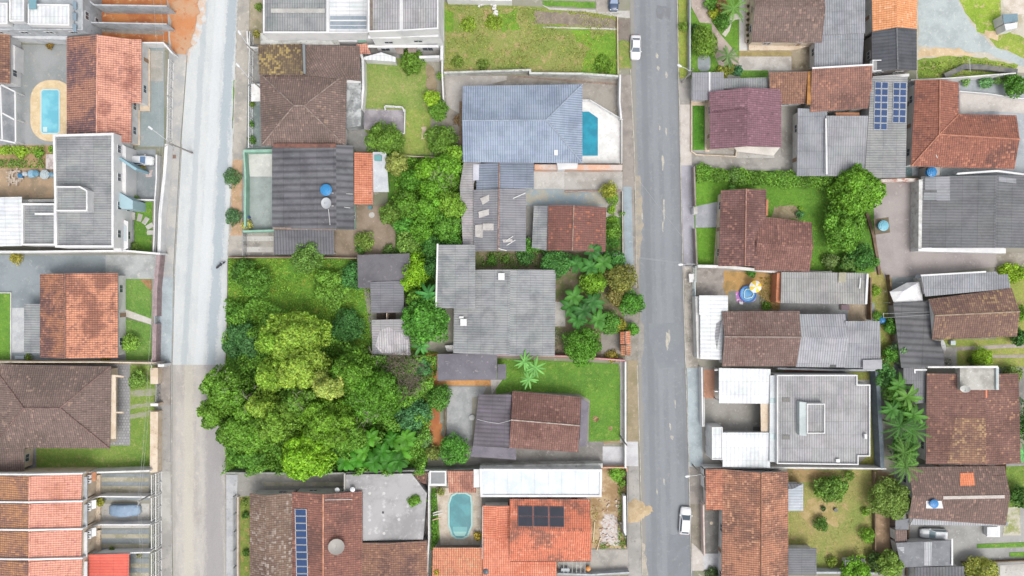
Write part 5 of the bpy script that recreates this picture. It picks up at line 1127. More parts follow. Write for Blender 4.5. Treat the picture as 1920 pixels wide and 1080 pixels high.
T=[('light lime tree crown at the top of the wood, widest lobe',548,632,62,11,'98c840',10,46),('light lime tree crown in the middle of the wood',565,690,48,12.5,'a0cc48',9,44),('round pale lime crown on the right of the wood',615,722,36,12,'b0d060',9,30),('narrow lime crown on the left of the wood',502,706,28,11,'96ca40',7,34),
('dark green crown overhanging the pale street',420,735,46,9,'6fa832',9,46),('leafy green crown at the west edge above the street',400,775,34,8,'78b038',8,28),('green crown left of centre at the lower edge of the wood',455,810,48,9,'72ac34',10,48),('green crown low in the middle of the wood',520,792,44,10.5,'7fb238',9,42),('pale lime crown low in the middle of the wood',492,762,30,11,'9aca44',8,30),
('large bright green crown near the lower right of the wood',612,790,52,11,'78b02c',11,44),('deep green wide crown at the right side of the wood',700,745,54,9,'5f9c28',11,48),('bright lime dome overhanging the south wall of the wood',568,858,50,10.5,'8ed024',12,42),('mid green crown in the right middle of the wood',660,700,42,9.5,'679f2c',9,44),('dark green crown at the lower left corner of the wood',458,856,32,7,'63a034',8,26),
('green crown between the lime dome and the banana grove',650,822,34,8.5,'6ba430',8,30),('mid green crown at the heart of the wood',560,750,42,10,'6fa436',9,40),('yellow-green crown above the street edge of the wood',510,640,36,10,'8cc438',8,30)]
for l,x,y,r,hh,c,nl,ry in T: tree(l,x,y,r,hh,c,nl=nl,ry=ry,leaf=.23,dens=75,group='big trees of the wooded lot',name='broadleaf_tree',var=.3)
dead_branches('heap of bare purplish brown branches below the bleached shed',757,702,46,6.2,620,'8a7470')
dead_branches('pale leafless branches at the foot of the bleached shed',707,664,22,5,34,'b8b0a4')
dead_branches('pale bare twigs poking out beside the pale street',428,712,26,9.5,44,'b4aca4'); dead_branches('bare twigs at the left of the wood below the lime crowns',470,740,24,9.5,40,'b8b0a8'); dead_branches('grey twigs in the right part of the wood',690,770,22,10.5,40,'b0a8a0'); dead_branches('bare grey twigs between the lime crowns',566,744,20,12.5,44,'a8a090')
BN='banana plants along the south wall of the wood'
for i,(x,y) in enumerate([(668,838),(694,822),(716,850),(735,826),(752,846),(700,868),(668,864),(760,824),(728,868),(645,866),(680,850),(745,866)]):
    blade_plant(['banana plant nearest the lime dome','banana plant at the top of the grove','banana plant in the centre of the grove','banana plant at the upper right of the grove','banana plant at the right end of the grove','banana plant against the wall in the middle of the grove','banana plant against the wall near the lime dome','banana plant at the top right tip of the grove','banana plant against the wall on the right','banana plant leaning out left under the lime dome','low banana plant left of the grove centre','low banana plant in the lower right of the grove'][i],x,y,2.25,3.2+.6*(i%3),['4c9422','60a22c','428420'][i%3],9,.50,group=BN,droop=.45)
S=[('blue-green bush column beside the branch heap, upper part',790,690,19,3,'56a05a'),('blue-green tall bush beside the orange soil',785,775,26,3.6,'5c9e66'),('blue-green bush below the branch heap',762,790,28,3.4,'5a9a60'),('green bush on the orange soil path',822,745,25,3.4,'5c9a38'),('green tree at the foot of the orange soil path',852,845,30,4.2,'5fa83a'),('grey-green bush at the right corner of the wood',790,820,20,2.6,'6f9f58'),('yellowish bush at the corner of the wood by the wall',812,850,14,2.2,'8fa850')]
for l,x,y,r,hh,c in S: tree(l,x,y,r,hh,c,nl=7,leaf=.18)
wall('long grey wall closing the wooded lot to the south',[(424,887),(620,888),(800,882),(960,879)],2.4,M('mossy_wall','a8aaa4','8c9088','c0c0bc',.5,1.5),.3)
wall('broken pale post and rail beside the street edge of the lot',[(438,585),(437,620)],1.2,CONCL(),.15)
wall('low pale kerb along the west edge of the wooded lot',[(426,486),(424,620),(422,684)],.35,CONCL(),.12)
# ================================================= GRASS LOT AND POOL HOUSE
patch('grass_lot',[(829,4),(1158,20),(1160,140),(1130,138),(1035,134),(829,134)],WEEDY(),.05)
for i,pl in enumerate([[(1110,70),(1157,60),(1157,137),(1090,137)],[(829,10),(850,20),(846,60),(829,60)],[(930,30),(970,20),(975,55),(940,60)],[(1070,50),(1110,55),(1112,90),(1080,80)]]):
    patch('grass_patch',rough_poly(pl,5,9,40+i),GRASS('82ac38','719c34','a0b04a'),.06+.002*i)
cover('rank_grass',[(830,6),(1156,24),(1156,136),(830,132)],'93a352',24,.02,.25,.12,label='patchy weedy grass of the empty lot',blob=.3)
for i,(x,y,r,c) in enumerate([(878,46,15,'93b838'),(925,42,16,'96ba38'),(858,116,12,'7fa040'),(905,122,12,'7a9c40'),(1130,120,19,'7aac34')]):
    shrub(['lime tuft left of the rubble in the grass lot','lime tuft right of centre at the top of the grass lot','green tuft near the lower left corner of the grass lot','green tuft along the lower wall of the grass lot','bright green tuft near the lower right corner of the grass lot'][i],x,y,r,.35,c,group='tufts in the grass lot')
patch('bare_soil',rough_poly([(1002,20),(1060,24),(1158,36),(1156,54),(1080,48),(1003,44)],2.5,8,11),M('dark_track','9c8f80','857a70','b4a898',.5,1.6),.075)
patch('old_slab',rough_poly([(1018,50),(1158,53),(1158,56),(1018,52)],.5,9,3),CONCL(),.1); patch('lawn',rough_poly([(1018,1),(1116,4),(1116,15),(1018,11)],.8,8,3),LAWN(),.09); patch('old_slab',[(1014,8),(1030,14),(1160,20),(1160,32),(1100,22),(1030,18)],CONCL(),.095)
patch('driveway',rect(1117,-40,1160,22),M('brownish_drive','b0a8a0','9a938c','c4bcb2',.4,1),.1)
for i,(x,y) in enumerate([(924,6),(928,14),(929,24),(901,7)]):
    e=empty('rubble_block',P(x,y,0),['white rubble block at the top edge of the grass lot','white rubble block below the topmost one','lowest white rubble block in the grass lot','white rubble block left of the others'][i],'rubble'); m=MB(); c=P(x,y,.2)
    for k in range(4): a=rnd.random()*3; m.obox((c.x+rnd.uniform(-.3,.3),c.y+rnd.uniform(-.3,.3)),math.cos(a),math.sin(a),.3,.18,0,.2+.1*k)
    m.build('pieces',WALLW(),e)
wall('white front wall north of the grass lot, cut by the top edge',[(838,-2),(960,0)],2.0,WHITE(),.3)
wall('long low white wall dividing the grass lot from the pool house yard',[(832,136),(900,134),(994,131),(994,137),(1092,138),(1163,143)],1.5,M('white_weathered','dadcd8','b8b8b2','94948e',.5,1.5),.35)
wall('low white wall at the west side of the grass lot',[(829,10),(829,136),(832,200)],1.8,WALLW(),.25)
wall('thin concrete edge wall at the street side of the grass lot',[(1158,30),(1159,140)],.7,CREAM(),.14)
wall('white wall beside the pavement, north-east of the pool house',[(1163,140),(1162,190),(1165,222)],1.9,WHITE(),.3)
patch('yard',[(834,140),(1165,144),(1166,320),(868,320),(834,240)],M('yard_brownish','aba59c','948d84','bcb6ae',.25,.9),.04)
patch('yard',[(834,142),(950,142),(950,150),(870,170),(866,215),(838,200)],M('yard_pale','c3beb8','b2aca6','d0ccc6',.3,1),.05)
patch('planting_strip',[(960,141),(1157,156),(1157,160),(960,144)],M('gutter_strip','a38f80','8a786c','bba898',1,3),.055)
h=house('blue-grey hip-roofed house with the swimming pool terrace beside the asphalt road',980,230)
Wc=[P(868,304,3.6),P(868,161,3.6),P(1092,158,3.6),P(1092,306,3.6)]; a=P(868,226,5.6); b=P(1024,225,5.6)
roof_mesh(h,Wc+[Vector((Wc[0].x,a.y,5.6)),b],[(1,2,5,4),(3,0,4,5),(2,3,5)],[0,4,1,2,3],BLUET(),wall=WHITE(),ins=.5,caps=[(4,5),(2,5),(3,5)],capmat=M('blue_ridge','a9b4c4','98a4b4','b9c4d2',1,3))
slab(h,'skylight',[(1039,281),(1046,281),(1046,291),(1039,291)],4.3,FRAME(),.1)
patch('pool_terrace',[(1090,186),(1104,186),(1166,223),(1166,306),(1090,306)],M('white_terrace','f4f4f2','e6e4e2','dcdad6',.5,2,fine=.04),.10,.1)
pool('turquoise clipped-corner pool on the white terrace beside the blue-grey roof',[(1092,209),(1104,209),(1121,221),(1121,292),(1092,292)],WATER('28a3bd','1f93b0'),M('white_rim','f0f0ee'),z=.2,rim=.12)
railing('white glazed balustrade slanting along the pool terrace',[(1093,188),(1106,187),(1167,224)],1.1,FRAME(),step=2.5,base=WHITE())
wall('low white wall on the street side of the pool terrace',[(1166,224),(1166,306)],.9,WALLW(),.18)
wall('salmon-topped white wall below the pool terrace',[(1002,313),(1167,314)],2.2,M('salmon_wall','e6b89e','d8c8c0','f0d0bc',.3,1.2,lo=.45,hi=.55),.9)
slab(h,'rear_annex',[(1044,305),(1084,304),(1082,316),(1046,318)],2.7,WHITE(),z0=0)
wall('rusty brick wall on the west side of the blue-grey hip-roofed house',[(864,190),(863,295)],1.4,RUSTM(),.45)
shrub('twiggy dry bush at the west side of the blue-grey hip-roofed house',858,225,9,1.5,'94805c')
# below the pool house
patch('driveway',[(1056,322),(1186,322),(1192,356),(1056,360)],M('pale_grey_drive','c3c0bb','b0aca6','d2ceca',.3,1),.06)
patch('yard',rect(1000,320,1058,354),M('pale_floor','d3d0cc','c2beb8','dedbd6',.3,1),.08); patch('yard',rect(982,352,1168,390),M('mixed_yard','b8b4a6','9fb0b8','c8c2b4',.3,1,lo=.42,hi=.58),.05); patch('yard',rect(982,385,1000,470),CONCD(),.05)
wall('low brick wall between the pale driveway and the brown gable house',[(1060,359),(1120,358),(1166,358)],.7,M('brick_pink','c8b0a4','b09488','dcc8bc',1,3),.14)
h=house('blue-grey corrugated shed roof against the blue-grey hip-roofed house',950,330,cat='shed',name='shed')
ridge(h,[(894,307),(1001,304),(1001,353),(893,356)],[(936,305),(936,355)],2.7,3.2,FIBB(),wall=WALLW(),ins=.25)
h=house('grey corrugated house with white skylight sheets, between long sheds',930,410)
ridge(h,[(888,356),(986,354),(986,471),(888,471)],[(935,356),(934,471)],2.8,3.6,CORR('949499','83838a','aaaaae',line=.35),wall=WALLW(),ins=.3)
for pl,z in (([(900,372),(921,363),(926,371),(905,384)],3.3),([(897,397),(920,391),(923,401),(898,409)],3.3),([(905,419),(932,419),(932,432),(905,432)],3.45),([(891,422),(905,421),(905,446),(891,444)],3.15),([(942,449),(960,448),(962,453),(944,455)],3.5)): slab(h,'skylight',pl,z,M('pale_sheet','c9c4c0','bab5b2','d8d4d0',.6,2),.04)
for i,pts in enumerate([[(948,452),(962,443)],[(950,460),(966,450)],[(962,372),(985,362)],[(935,466),(950,470)]]): pipe(['upper loose white board on the grey skylight roof','lower loose white board on the grey skylight roof','thin pale pole on the upper right of the skylight roof','small white pole at the lower edge of the skylight roof'][i],pts,name='loose_board',r=.09)
h=house('long narrow pale corrugated shed along the middle garden',878,380,cat='shed',name='shed')
shed(h,[(870,300),(902,302),(888,345),(888,460),(868,460),(862,350)],2.6,CORR('b6b1b2','9a9698','c8c4c4',line=.3),wall=WALLW(),grain=(1,0),windows=False)
slab(h,'white_sheet',[(887,308),(902,308),(902,338),(887,338)],2.75,M('white_lilac','d8d8e2','c8c8d4','e4e4ec',.5,2),.04)
h=house('brown gable-roofed house with red lower tiles beside the blue pavement',1080,425)
ridge(h,[(1028,385),(1137,389),(1135,472),(1026,470)],[(1076,381),(1073,471)],3.2,4.7,TILE('8b625a','7d5850','c07a5c',spots=.06,line=.35),wall=WALLW(),ins=.4)
h2=house('grey corrugated lean-to beside the brown gable-roofed house',1010,425,cat='shed',name='lean_to')
shed(h2,[(1001,386),(1028,386),(1025,470),(997,464)],[2.4,2.9,2.9,2.4],FIB(),wall=WALLW(),windows=False)
patch('garden_ground',rect(1136,405,1168,472),GRASS('6f9a44','5a8038','9a9060'),.06); patch('yard',rect(1136,360,1168,407),M('garden_paving','c0bcb4','a09a88','d4cfc6',.5,2),.07)
shrub('yellow-green small tree at the corner of the pale driveway',1143,356,17,3,'a8b840'); shrub('green small tree below the yellow-green one',1149,373,12,2.4,'76a834'); shrub('round clipped lime bush east of the brown gable-roofed house',1147,394,8,.9,'8cc02c',nl=8); shrub('green loose bush in the narrow east garden',1150,432,17,2,'74aa38'); shrub('bright small bush in the narrow east garden, north of the loose bush',1149,412,9,1,'7cb82c'); shrub('dark round bush at the south end of the narrow east garden',1151,454,12,1.3,'4f8a30'); shrub('small hedge plant against the blue pavement',1166,401,6,1,'6f9f44')
wall('thin low wall between the narrow east garden and the blue pavement',[(1167,358),(1168,475)],.9,CONCL(),.14)
shrub('small green tree at the left below the grey lean-to',985,463,17,2.8,'5fa03a'); shrub('green bush between the lean-to and the brown gable house',1008,462,14,2.4,'66a83e')
# grey corrugated large house
patch('garden_ground',[(868,470),(1040,470),(1190,480),(1200,560),(1196,670),(1040,670),(1040,506),(890,505)],M('garden_earth','8f7f6c','6f7a48','a8977f',.4,1.2,lo=.4,hi=.6),.05)
h=house('large grey corrugated gable house with a taller wing at its north-west corner',945,585)
ridge(h,[(850,578),(1041,520),(1040,668),(850,664)][:0] or [(852,506),(1042,506),(1040,668),(850,662)],[(957,500),(955,667)],3.4,4.8,FIB(),wall=WALLW(),ins=.4,cap=False)
shed(h,[(819,459),(891,459),(891,578),(817,578)],[4.6,5.2,5.2,4.6],FIB(),wall=WALLW(),name='wing_roof',windows=False)
slab(h,'fascia',[(819,457),(822,457),(819,577),(816,577)],4.72,WHITE(),.2)
box_thing('roof_box','white box on the north slope of the large grey corrugated roof','box',rect(934,512,946,525),4.7,5.1,PL('white_box','eaeaea')); box_thing('roof_box','white box on the west slope of the large grey corrugated roof','box',rect(863,598,875,611),3.75,4.1,PL('white_box','eaeaea'))
box_thing('roof_box','small white lid just above the west slope box','box',rect(861,593,869,597),3.75,3.95,PL('white_box','eaeaea'))
cover('ground_plants',[(895,474),(1010,474),(1010,500),(960,505),(900,500)],'6b9a40',28,.05,.8,.16)
shrub('green shrub above the large grey roof, on the brown earth',921,489,10,1.4,'62a038'); shrub('small green shrub above the large grey roof, right one',949,486,8,1.1,'6a9a40')
G=[('dark green tree north-east of the large grey roof',1043,492,30,4.6,'4f8f42'),('yellow-green round tree beside the garden path',1112,530,26,4,'7fb82c'),('brownish olive tree beside the asphalt road',1165,520,30,4.6,'8f9a4a'),('green tree leaning over the asphalt road',1185,568,24,4.4,'5fa636'),('broad green tree at the south of the tropical garden',1093,650,36,5.2,'5f9f2c'),('green tree below the banana clump',1143,606,22,3.6,'5f9f3a'),('yellowish round bush near the tiled gateway',1163,611,13,2.2,'a3ad3c'),('small bright tree right of the yellowish bush',1186,618,12,2.2,'66b034'),('olive brown bush in the middle of the tropical garden',1158,555,20,3,'8f8f50'),('green bush at the upper left of the tropical garden',986,482,16,2.4,'558f46'),('green tree along the top of the tropical garden',1150,490,22,3.4,'4f9440')]
for l,x,y,r,hh,c in G: tree(l,x,y,r,hh,c,nl=8,leaf=.18,group='trees of the tropical garden')
TB='banana plants of the tropical garden'
TL=['banana plant at the top left of the tropical garden','banana plant at the top right, beside the brown roof','tall banana plant against the brown gable roof','banana plant over the dark gap at the top of the garden','large pale banana plant west of the round tree','banana plant in the heart of the banana clump','banana plant at the lower left of the clump','banana plant at the lower right of the clump','banana plant right of the clump heart','small banana plant beside the grey roof edge']
for i,(x,y) in enumerate([(1080,495),(1132,492),(1112,470),(1108,500),(1076,556),(1094,583),(1082,598),(1122,600),(1112,566),(1070,575)]): blade_plant(TL[i],x,y,2.3,3.2+.4*(i%3),['4a8838','58943a','447c38'][i%3],9,.42,group=TB)
patch('path',rect(1127,625,1165,664),M('path_brown','a39c94','8f8982','b8b0a8',.5,2),.07)
h=house('small orange tiled gateway roof beside the asphalt road',1172,640,cat='gateway',name='gateway')
ridge(h,[(1163,622),(1182,620),(1182,645),(1163,645)],[(1173,621),(1173,645)],2.5,3.0,TILE('e8a080','cc8060','f0b898',spots=.1),ins=.3,wall=CREAM(),windows=False)
ridge(h,[(1164,647),(1183,647),(1182,666),(1164,666)],[(1174,647),(1174,666)],2.4,2.8,TILE('d89a78','b07858','f0b898',spots=.1),ins=.3,wall=CREAM(),windows=False)
wall('pink wall between the tropical garden and the lawn',[(880,665),(930,666),(1060,668),(1172,676)],1.7,M('pink_wall','e0a0a4','cc9498','eebcbc',.6,2),.22)
for i,(x,y) in enumerate([(1054,655),(1048,640)]): pass
cover('ground_plants',rect(1040,615,1062,664),'7f8a80',30,.1,.5,.1); patch('yard',rect(1040,566,1060,612),CONCL(),.08)
shrub('yellow and red flowering bush inside the pink wall',1147,668,12,1,'a8a040')
box_thing('washing_bench','white stained bench beside the grey roof and the grey shed','bench',[(834,648),(861,646),(861,659),(838,659)],0,.9,WALLW())
# lawn and brown house
patch('lawn',[(930,672),(1160,682),(1164,720),(1163,826),(1104,828),(1106,750),(1084,738),(962,734),(930,740)],LAWN(),.06)
cover('short_grass',[(932,676),(1158,686),(1161,720),(1160,824),(1106,826),(1106,750),(1084,740),(962,736),(932,738)],'6c9c3a',20,.02,.12,.09)
patch('bare_soil',rough_poly([(1145,680),(1162,700),(1168,830),(1104,834),(1104,828),(1160,826),(1158,720)],1,8,5),M('lawn_edge','b89a7c','a58a6c','ccb294',.6,2),.055)
for i,(x,y,r) in enumerate([(1117,786,6),(1145,803,4)]): patch('bare_soil',rough_poly([(x+r*math.cos(a*.7854),y+r*math.sin(a*.7854)) for a in range(8)],.8,4,70+i),M('stump_soil','c0a47c','7a5a40','d0b890',1,3),.075)
patch('path',rect(1163,676,1172,830),CONCL(),.07)
wall('white front wall with a rail along the lawn and the asphalt road',[(1173,678),(1173,878)],1.6,WHITE(),.28)
for i,(x,y) in enumerate([(983,679),(1004,690),(992,712)]): blade_plant(['palm-like fruit tree on the lawn, the upper left crown','palm-like fruit tree on the lawn, the right crown','palm-like fruit tree on the lawn, nearest the brown roof'][i],x,y,2.3,5.2,'7fbf62',11,.17,name='papaya_tree',cat='fruit tree',group='palm-like fruit trees on the lawn',droop=.28,up=.2)
h=house('grey felt shed with a small annex above the gravel court',883,690,cat='shed',name='shed')
shed(h,[(820,664),(932,662),(932,712),(820,714)],[2.7,2.7,2.5,2.5],M('grey_felt','7f7c85','716e77','9a949a',.3,1.2,fine=.1),wall=M('orange_wall','d8a070','c89060'),windows=False)
slab(h,'annex_roof',[(933,683),(949,683),(949,711),(933,712)],2.3,M('grey_felt','7f7c85','716e77','9a949a',.3,1.2,fine=.1),.1)
patch('yard',[(838,724),(912,726),(905,742),(885,745),(884,840),(838,838)],M('gravel_court','b3b5b5','a1a4a5','c4c4c2',.4,2.5),.06); patch('path',[(822,712),(922,713),(922,723),(822,722)],M('orange_strip','d9a468','c89058','e4b888',.6,2),.07)
patch('path',[(920,712),(942,712),(930,728),(922,740)],CONCL(),.08)
tank('round grey concrete drum lid on the gravel court',885,783,5.2,0,.35,'bfc0be')
pipe('thin white pipe south of the round concrete drum',[(885,790),(885,815)],z=.15,r=.04)
wall('pale wall between the orange soil path and the gravel court',[(836,725),(834,838)],1.2,RUSTM(),.12)
patch('driveway',[(880,826),(1132,828),(1132,874),(880,876)],M('dark_drive','a09c97','8c8883','b4afa8',.3,1),.055); patch('driveway',rect(1130,837,1173,876),M('white_slab','d6d5d8','c6c5c8','e2e0e0',.4,1.4),.09)
h=house('brown tiled house with a purple-grey corrugated wing beside the lawn',990,790)
V=[P(961,733,3.3),P(1088,746,3.3),P(1088,746,3.3),P(1103,754,3.0),P(1098,836,3.0),P(1084,848,3.3),P(955,840,3.3),P(957,787,4.7),P(1088,798,4.7)]
roof_mesh(h,[P(961,733,3.3),P(1090,745,3.3),P(1084,848,3.3),P(955,840,3.3),P(958,787,4.7),P(1087,798,4.7)],[(0,1,5,4),(2,3,4,5)],[0,1,5,2,3,4],TILE('8d6a62','76564f','a88478',spots=.07,line=.35),wall=WALLW(),ins=.4,caps=[(4,5)],capmat=M('pale_ridge','c8bab0','a89488','dccfc4',1,3))
shed(h,[(1090,747),(1104,755),(1100,836),(1086,838)],[3.2,2.9,2.9,3.2],M('purple_felt','85808a','76727c','989299',.5,2),wall=WALLW(),name='side_roof',windows=False)
shed(h,[(898,740),(959,740),(955,838),(887,836)],[2.8,3.3,3.3,2.8],CORR('77707a','686269','8b858c',px=.7,line=.3),wall=WALLW(),name='wing_roof')
shed(h,[(887,836),(966,840),(968,862),(882,856)],[2.7,2.7,2.5,2.5],M('purple_felt','85808a','76727c','989299',.5,2),wall=None,name='rear_roof')
pipe('long pale cable sagging over the purple-grey wing',[(895,786),(915,791),(935,794),(958,788)],r=.04,name='roof_cable')
wall('grey parapet wall with broken tiles above the white flat roof',[(900,877),(1130,873)],2.2,M('mouldy_white','d8d8d4','b4b4ae','8f8f8a',.5,1.4,fine=.1),.75)
# ================================================= MIDDLE BLOCK, south
patch('yard',rect(440,888,660,926),M('brownish_yard','a3a09a','8f8c86','b4b0a6',.3,1),.05); patch('yard',rect(440,888,470,1200),M('brownish_yard','a3a09a','8f8c86','b4b0a6',.3,1),.055)
patch('yard_strip',rect(495,904,645,911),M('buff_strip','c2bba8','a9a48c','d0cabc',.4,1.5),.07)
h=house('large brown tiled double-gable house at the bottom with a long solar row',580,1010)
ridge(h,[(468,925),(548,924),(548,1160),(468,1160)],[(499,924),(499,1160)],3.3,4.6,TILE('8c7466','776258','bcb0a6',spots=.2,line=.4),wall=WALLW(),cap=False)
ridge(h,[(548,922),(679,921),(680,1160),(548,1160)],[(606,922),(606,1160)],3.4,5.0,RUST(),wall=WALLW(),capmat=M('orange_ridge','e0a88c','c88c70','eec4ac',1,3))
ridge(h,[(665,1018),(801,1014),(802,1160),(665,1160)],[(665,1070),(801,1070)][:0] or [(732,1016),(732,1160)],3.3,3.9,BROWN2(),wall=WALLW(),cap=False,name='south_roof')
pipe('straight white pipe on the brown roof beside the orange ridge',[(609,937),(660,936)])
solar('long column of blue solar panels on the large brown roof',(552,954),(23,0.3),(0.3,13.5),1,10)
g,_=ray_hit(631,1025); dish('large grey mesh satellite dish lying on the large brown roof',631,1024,14.5,'a9a49e',8,0,.5)
tank('white round vent cap left of the flat roof pipe',632,919,4.5,3.3,.4,'e8eaec'); tank('white round vent cap at the corner of the stained flat roof',661,918,4.5,3.4,.4,'e8eaec')
h=house('stained flat concrete terrace building behind the banana grove',730,950)
slab(h,'terrace_roof',[(648,890),(772,888),(800,925),(793,1012),(680,1014),(680,922),(648,922)],3.0,M('stained_terrace','b9b7b8','a09e9f','d2d0cf',.2,.7,fine=.12),z0=0)
for x,y in [(693,925),(720,925),(693,950),(720,950),(693,975),(720,975),(693,1000),(720,1000),(748,974)]: slab(h,'light_stain',[(x+2.8*math.cos(a*.785),y+2.8*math.sin(a*.785)) for a in range(8)],3.01+.001*(x%5),M('lime_spot','d8d6d4','cccac8'),.01)
slab(h,'drain_cover',[(716,959),(720,959),(720,963),(716,963)],3.06,DARKM(),.05)
wall('thin pale wall end beside the stained flat roof',[(646,888),(646,922)],3.3,CONCL(),.25)
shrub('bright green small tree at the right of the stained flat roof',779,938,20,4.2,'78b438',leaf=.17)
patch('yard',rect(770,888,802,1020),M('brown_yard','a38f80','b0aaa4','8c7a6c',.5,1.6),.06)
h=house('little weathered tile roof in the corner behind the stained flat roof',787,892,cat='shed',name='shed')
shed(h,[(777,885),(801,885),(800,908),(780,903)],[2.4,2.4,2.1,2.1],BROWN2(),wall=WALLW(),windows=False,ins=.2)
wall('tall white wall between the stained flat roof and the pool garden',[(804,886),(804,1010),(800,1090)],2.6,WALLW(),.25)
patch('lawn',[(806,915),(820,915),(824,1010),(815,1030),(807,1032)],LAWN(),.07)
hedge('narrow green hedge strip beside the small pool',[(812,925),(812,975),(815,1018)],.9,1.0,'5f9a30')
patch('pool_deck',[(818,915),(903,915),(903,1022),(826,1022)],M('crazy_stone_deck','d8cbbb','c4b4a2','e8ded2',.6,1.8),.08,.06)
hx_=[]; pool('teal keyhole-shaped pool with a stepped end behind the white flat roof',[(848,931),(857,926),(872,926),(881,931),(883,945),(883,985),(879,995),(876,1004),(868,1008),(856,1008),(849,1003),(846,994),(843,985),(843,945)],WATER('4f9fa6','438f98'),M('pale_rim','b9dcd8'),z=.2,rim=.3,steps=[([(849,988),(876,988),(875,997),(850,997)],'6db4b6'),([(850,997),(875,997),(871,1005),(854,1005)],'9ad2cc')])
h=house('white-walled building with a weathered orange canopy beside the small pool',865,900)
slab(h,'roof_box',[(805,883),(837,883),(837,911),(805,911)],3.2,WHITE(),z0=0); slab(h,'roof',[(808,886),(834,886),(834,907),(808,907)],3.24,FIB(),.03)
shed(h,[(838,883),(890,883),(893,924),(842,924)],[3.1,3.1,2.6,2.6],TILE('c9907a','a07064','dcb09a',spots=.1),wall=WALLW(),name='canopy_roof',windows=False)
slab(h,'white_edge',[(888,880),(900,880),(900,914),(888,914)],3.3,WHITE(),.2)
h=house('long white translucent flat roof with a thick white rim',1013,906)
box_house(h,[(899,879),(1129,880),(1128,932),(901,932)],3.7,M('translucent_roof','e2e8ec','d4dce2','eef0f2',.4,1.4,fine=.05,rough=.4),WHITE(),drop=.2,t=.38,windows=False)
for k in range(1,9): x=901+228*k/9; slab(h,'roof_seam',rect(x,884,x+.7,928),3.53,M('seam','ccd4da'),.03)
h=house('bright orange tiled house with black solar heater panels at the bottom',1005,1000)
V=[P(905,949,3.4),P(957,935,3.9),P(1106,935,3.4),P(1108,1052,3.4),P(1045,1052,3.4),P(1043,1160,3.4),P(905,1160,3.4)]
ridge(h,[(956,1052),(956,936),(1106,936),(1108,1052)],[(956,994),(1107,996)],3.3,4.8,TILE('e2876a','a06c5c','f0a88c',spots=.08,dirt=(.48,.62),line=.5),wall=WALLW(),capmat=M('orange_ridge','f0b090','d89878','f8c8b0',1,3),cap=False)
ridge(h,[(905,949),(956,949),(956,1160),(905,1160)][:0] or [(905,948),(957,948),(957,1008),(905,1008)],[(905,1008),(957,1008)][:0] or [(931,948),(931,1008)],3.2,3.5,TILE('ee977a','de8468','f4ac90',spots=.05),wall=WALLW(),cap=False,name='west_roof')
shed(h,[(906,1009),(957,1009),(957,1053),(1044,1053),(1042,1160),(906,1160)],3.25,TILE('ee9a7e','de8468','f4b094',spots=.06),wall=WALLW(),name='south_roof',grain=(0,1))
pipe('thin pale seam pipe down the bright orange roof',[(905,950),(904,1048)],r=.05,z=3.4)
g,n_=ray_hit(1013,968)
e=solar('black tube solar water heater panels on the bright orange roof',(970,948),(29.5,0.6),(0.2,19.5),3,2,frame='5a5c68',cell='30323e')
for x in range(974,1058,4): pass
h=house('orange clay canopy at the bottom below the small pool',875,1060,cat='canopy',name='canopy')
shed(h,[(812,1027),(905,1027),(940,1060),(940,1160),(808,1160)],2.7,TILE('e39878','c08068','c8b088',spots=.1),wall=None,grain=(0,1)); 
for a in ((815,1032),(900,1032)): p=P(*a,2.5); m=MB(); m.box((p.x-.08,p.y-.08,0),(p.x+.08,p.y+.08,2.55)); m.build('post',FRAME(),h)
shrub('yellow spiky plant at the lower right corner of the small pool',896,1006,9,1.1,'c8b848'); shrub('yellow-green bush at the bottom below the hedge strip',819,1070,11,3.2,'c0b848'); tank('small dark grey tank on the orange clay canopy',911,1072,5.5,2.8,.5,'4c5560')
shrub('palm-like bush at the upper left of the pool deck',826,922,8,1.1,'8f9f50')
for i,(a,b) in enumerate([((812,962),(828,957)),((812,966),(830,962)),((811,975),(827,970))]): pipe(['topmost white board leaning on the hedge strip','middle white board leaning on the hedge strip','lowest buff board leaning on the hedge strip'][i],[a,b],c='e8e4dc' if i<2 else 'd8b898',name='loose_board',r=.12,z=1.1)
pipe('thin white pole lying in the lawn strip beside the small pool',[(816,925),(817,958)],name='white_pole',z=.3)
patch('yard',rect(903,932,958,950),CONCD(),.06)
patch('bare_soil',[(1107,878),(1175,878),(1175,1028),(1107,1028)],M('rubble_soil','c9b08c','a88a66','dac8ae',.35,.9,lo=.42,hi=.6),.055)
patch('rubble',rough_poly([(1128,975),(1140,960),(1160,970),(1163,1015),(1155,1024),(1127,1022),(1125,1000)],4,6,12),M('white_rubble','d2cac6','b89c8c','e2dcd8',1.6,4,lo3=.45,hi3=.6),.08)
for i in range(46):
    u=rnd.uniform(1124,1164); v=rnd.uniform(938,1024); c=P(u,v,.1); a=rnd.random()*3; m=MB() if i==0 else m; s=rnd.uniform(.08,.22); m.obox((c.x,c.y),math.cos(a),math.sin(a),s,s*.7,.05,.1+s)
tag(m.build('rubble_heap',M('rubble_bits','e0dcd8','c89a80','f0eeea',1,4)),'scatter of white and reddish rubble on the bare soil plot','rubble',kind='stuff')
cover('ground_plants',rect(1158,900,1173,1022),'7fa840',40,.05,.6,.14); cover('ground_plants',rect(1125,1016,1172,1028),'6f9c3c',60,.05,.7,.14); cover('ground_plants',rect(1108,945,1122,1020),'a8a860',26,.02,.2,.12)
shrub('bright green big-leaved bush in the corner of the rubble plot',1156,889,15,1.6,'86c840'); shrub('green bush below the big-leaved bush along the plot wall',1167,905,8,1.1,'7fb040')
wall('orange-topped wall above the rubble plot',[(1118,877),(1175,877),(1176,884)],1.5,M('salmon_wall','e6b89e','d8a890','f0d0bc',.3,1.2),.18)
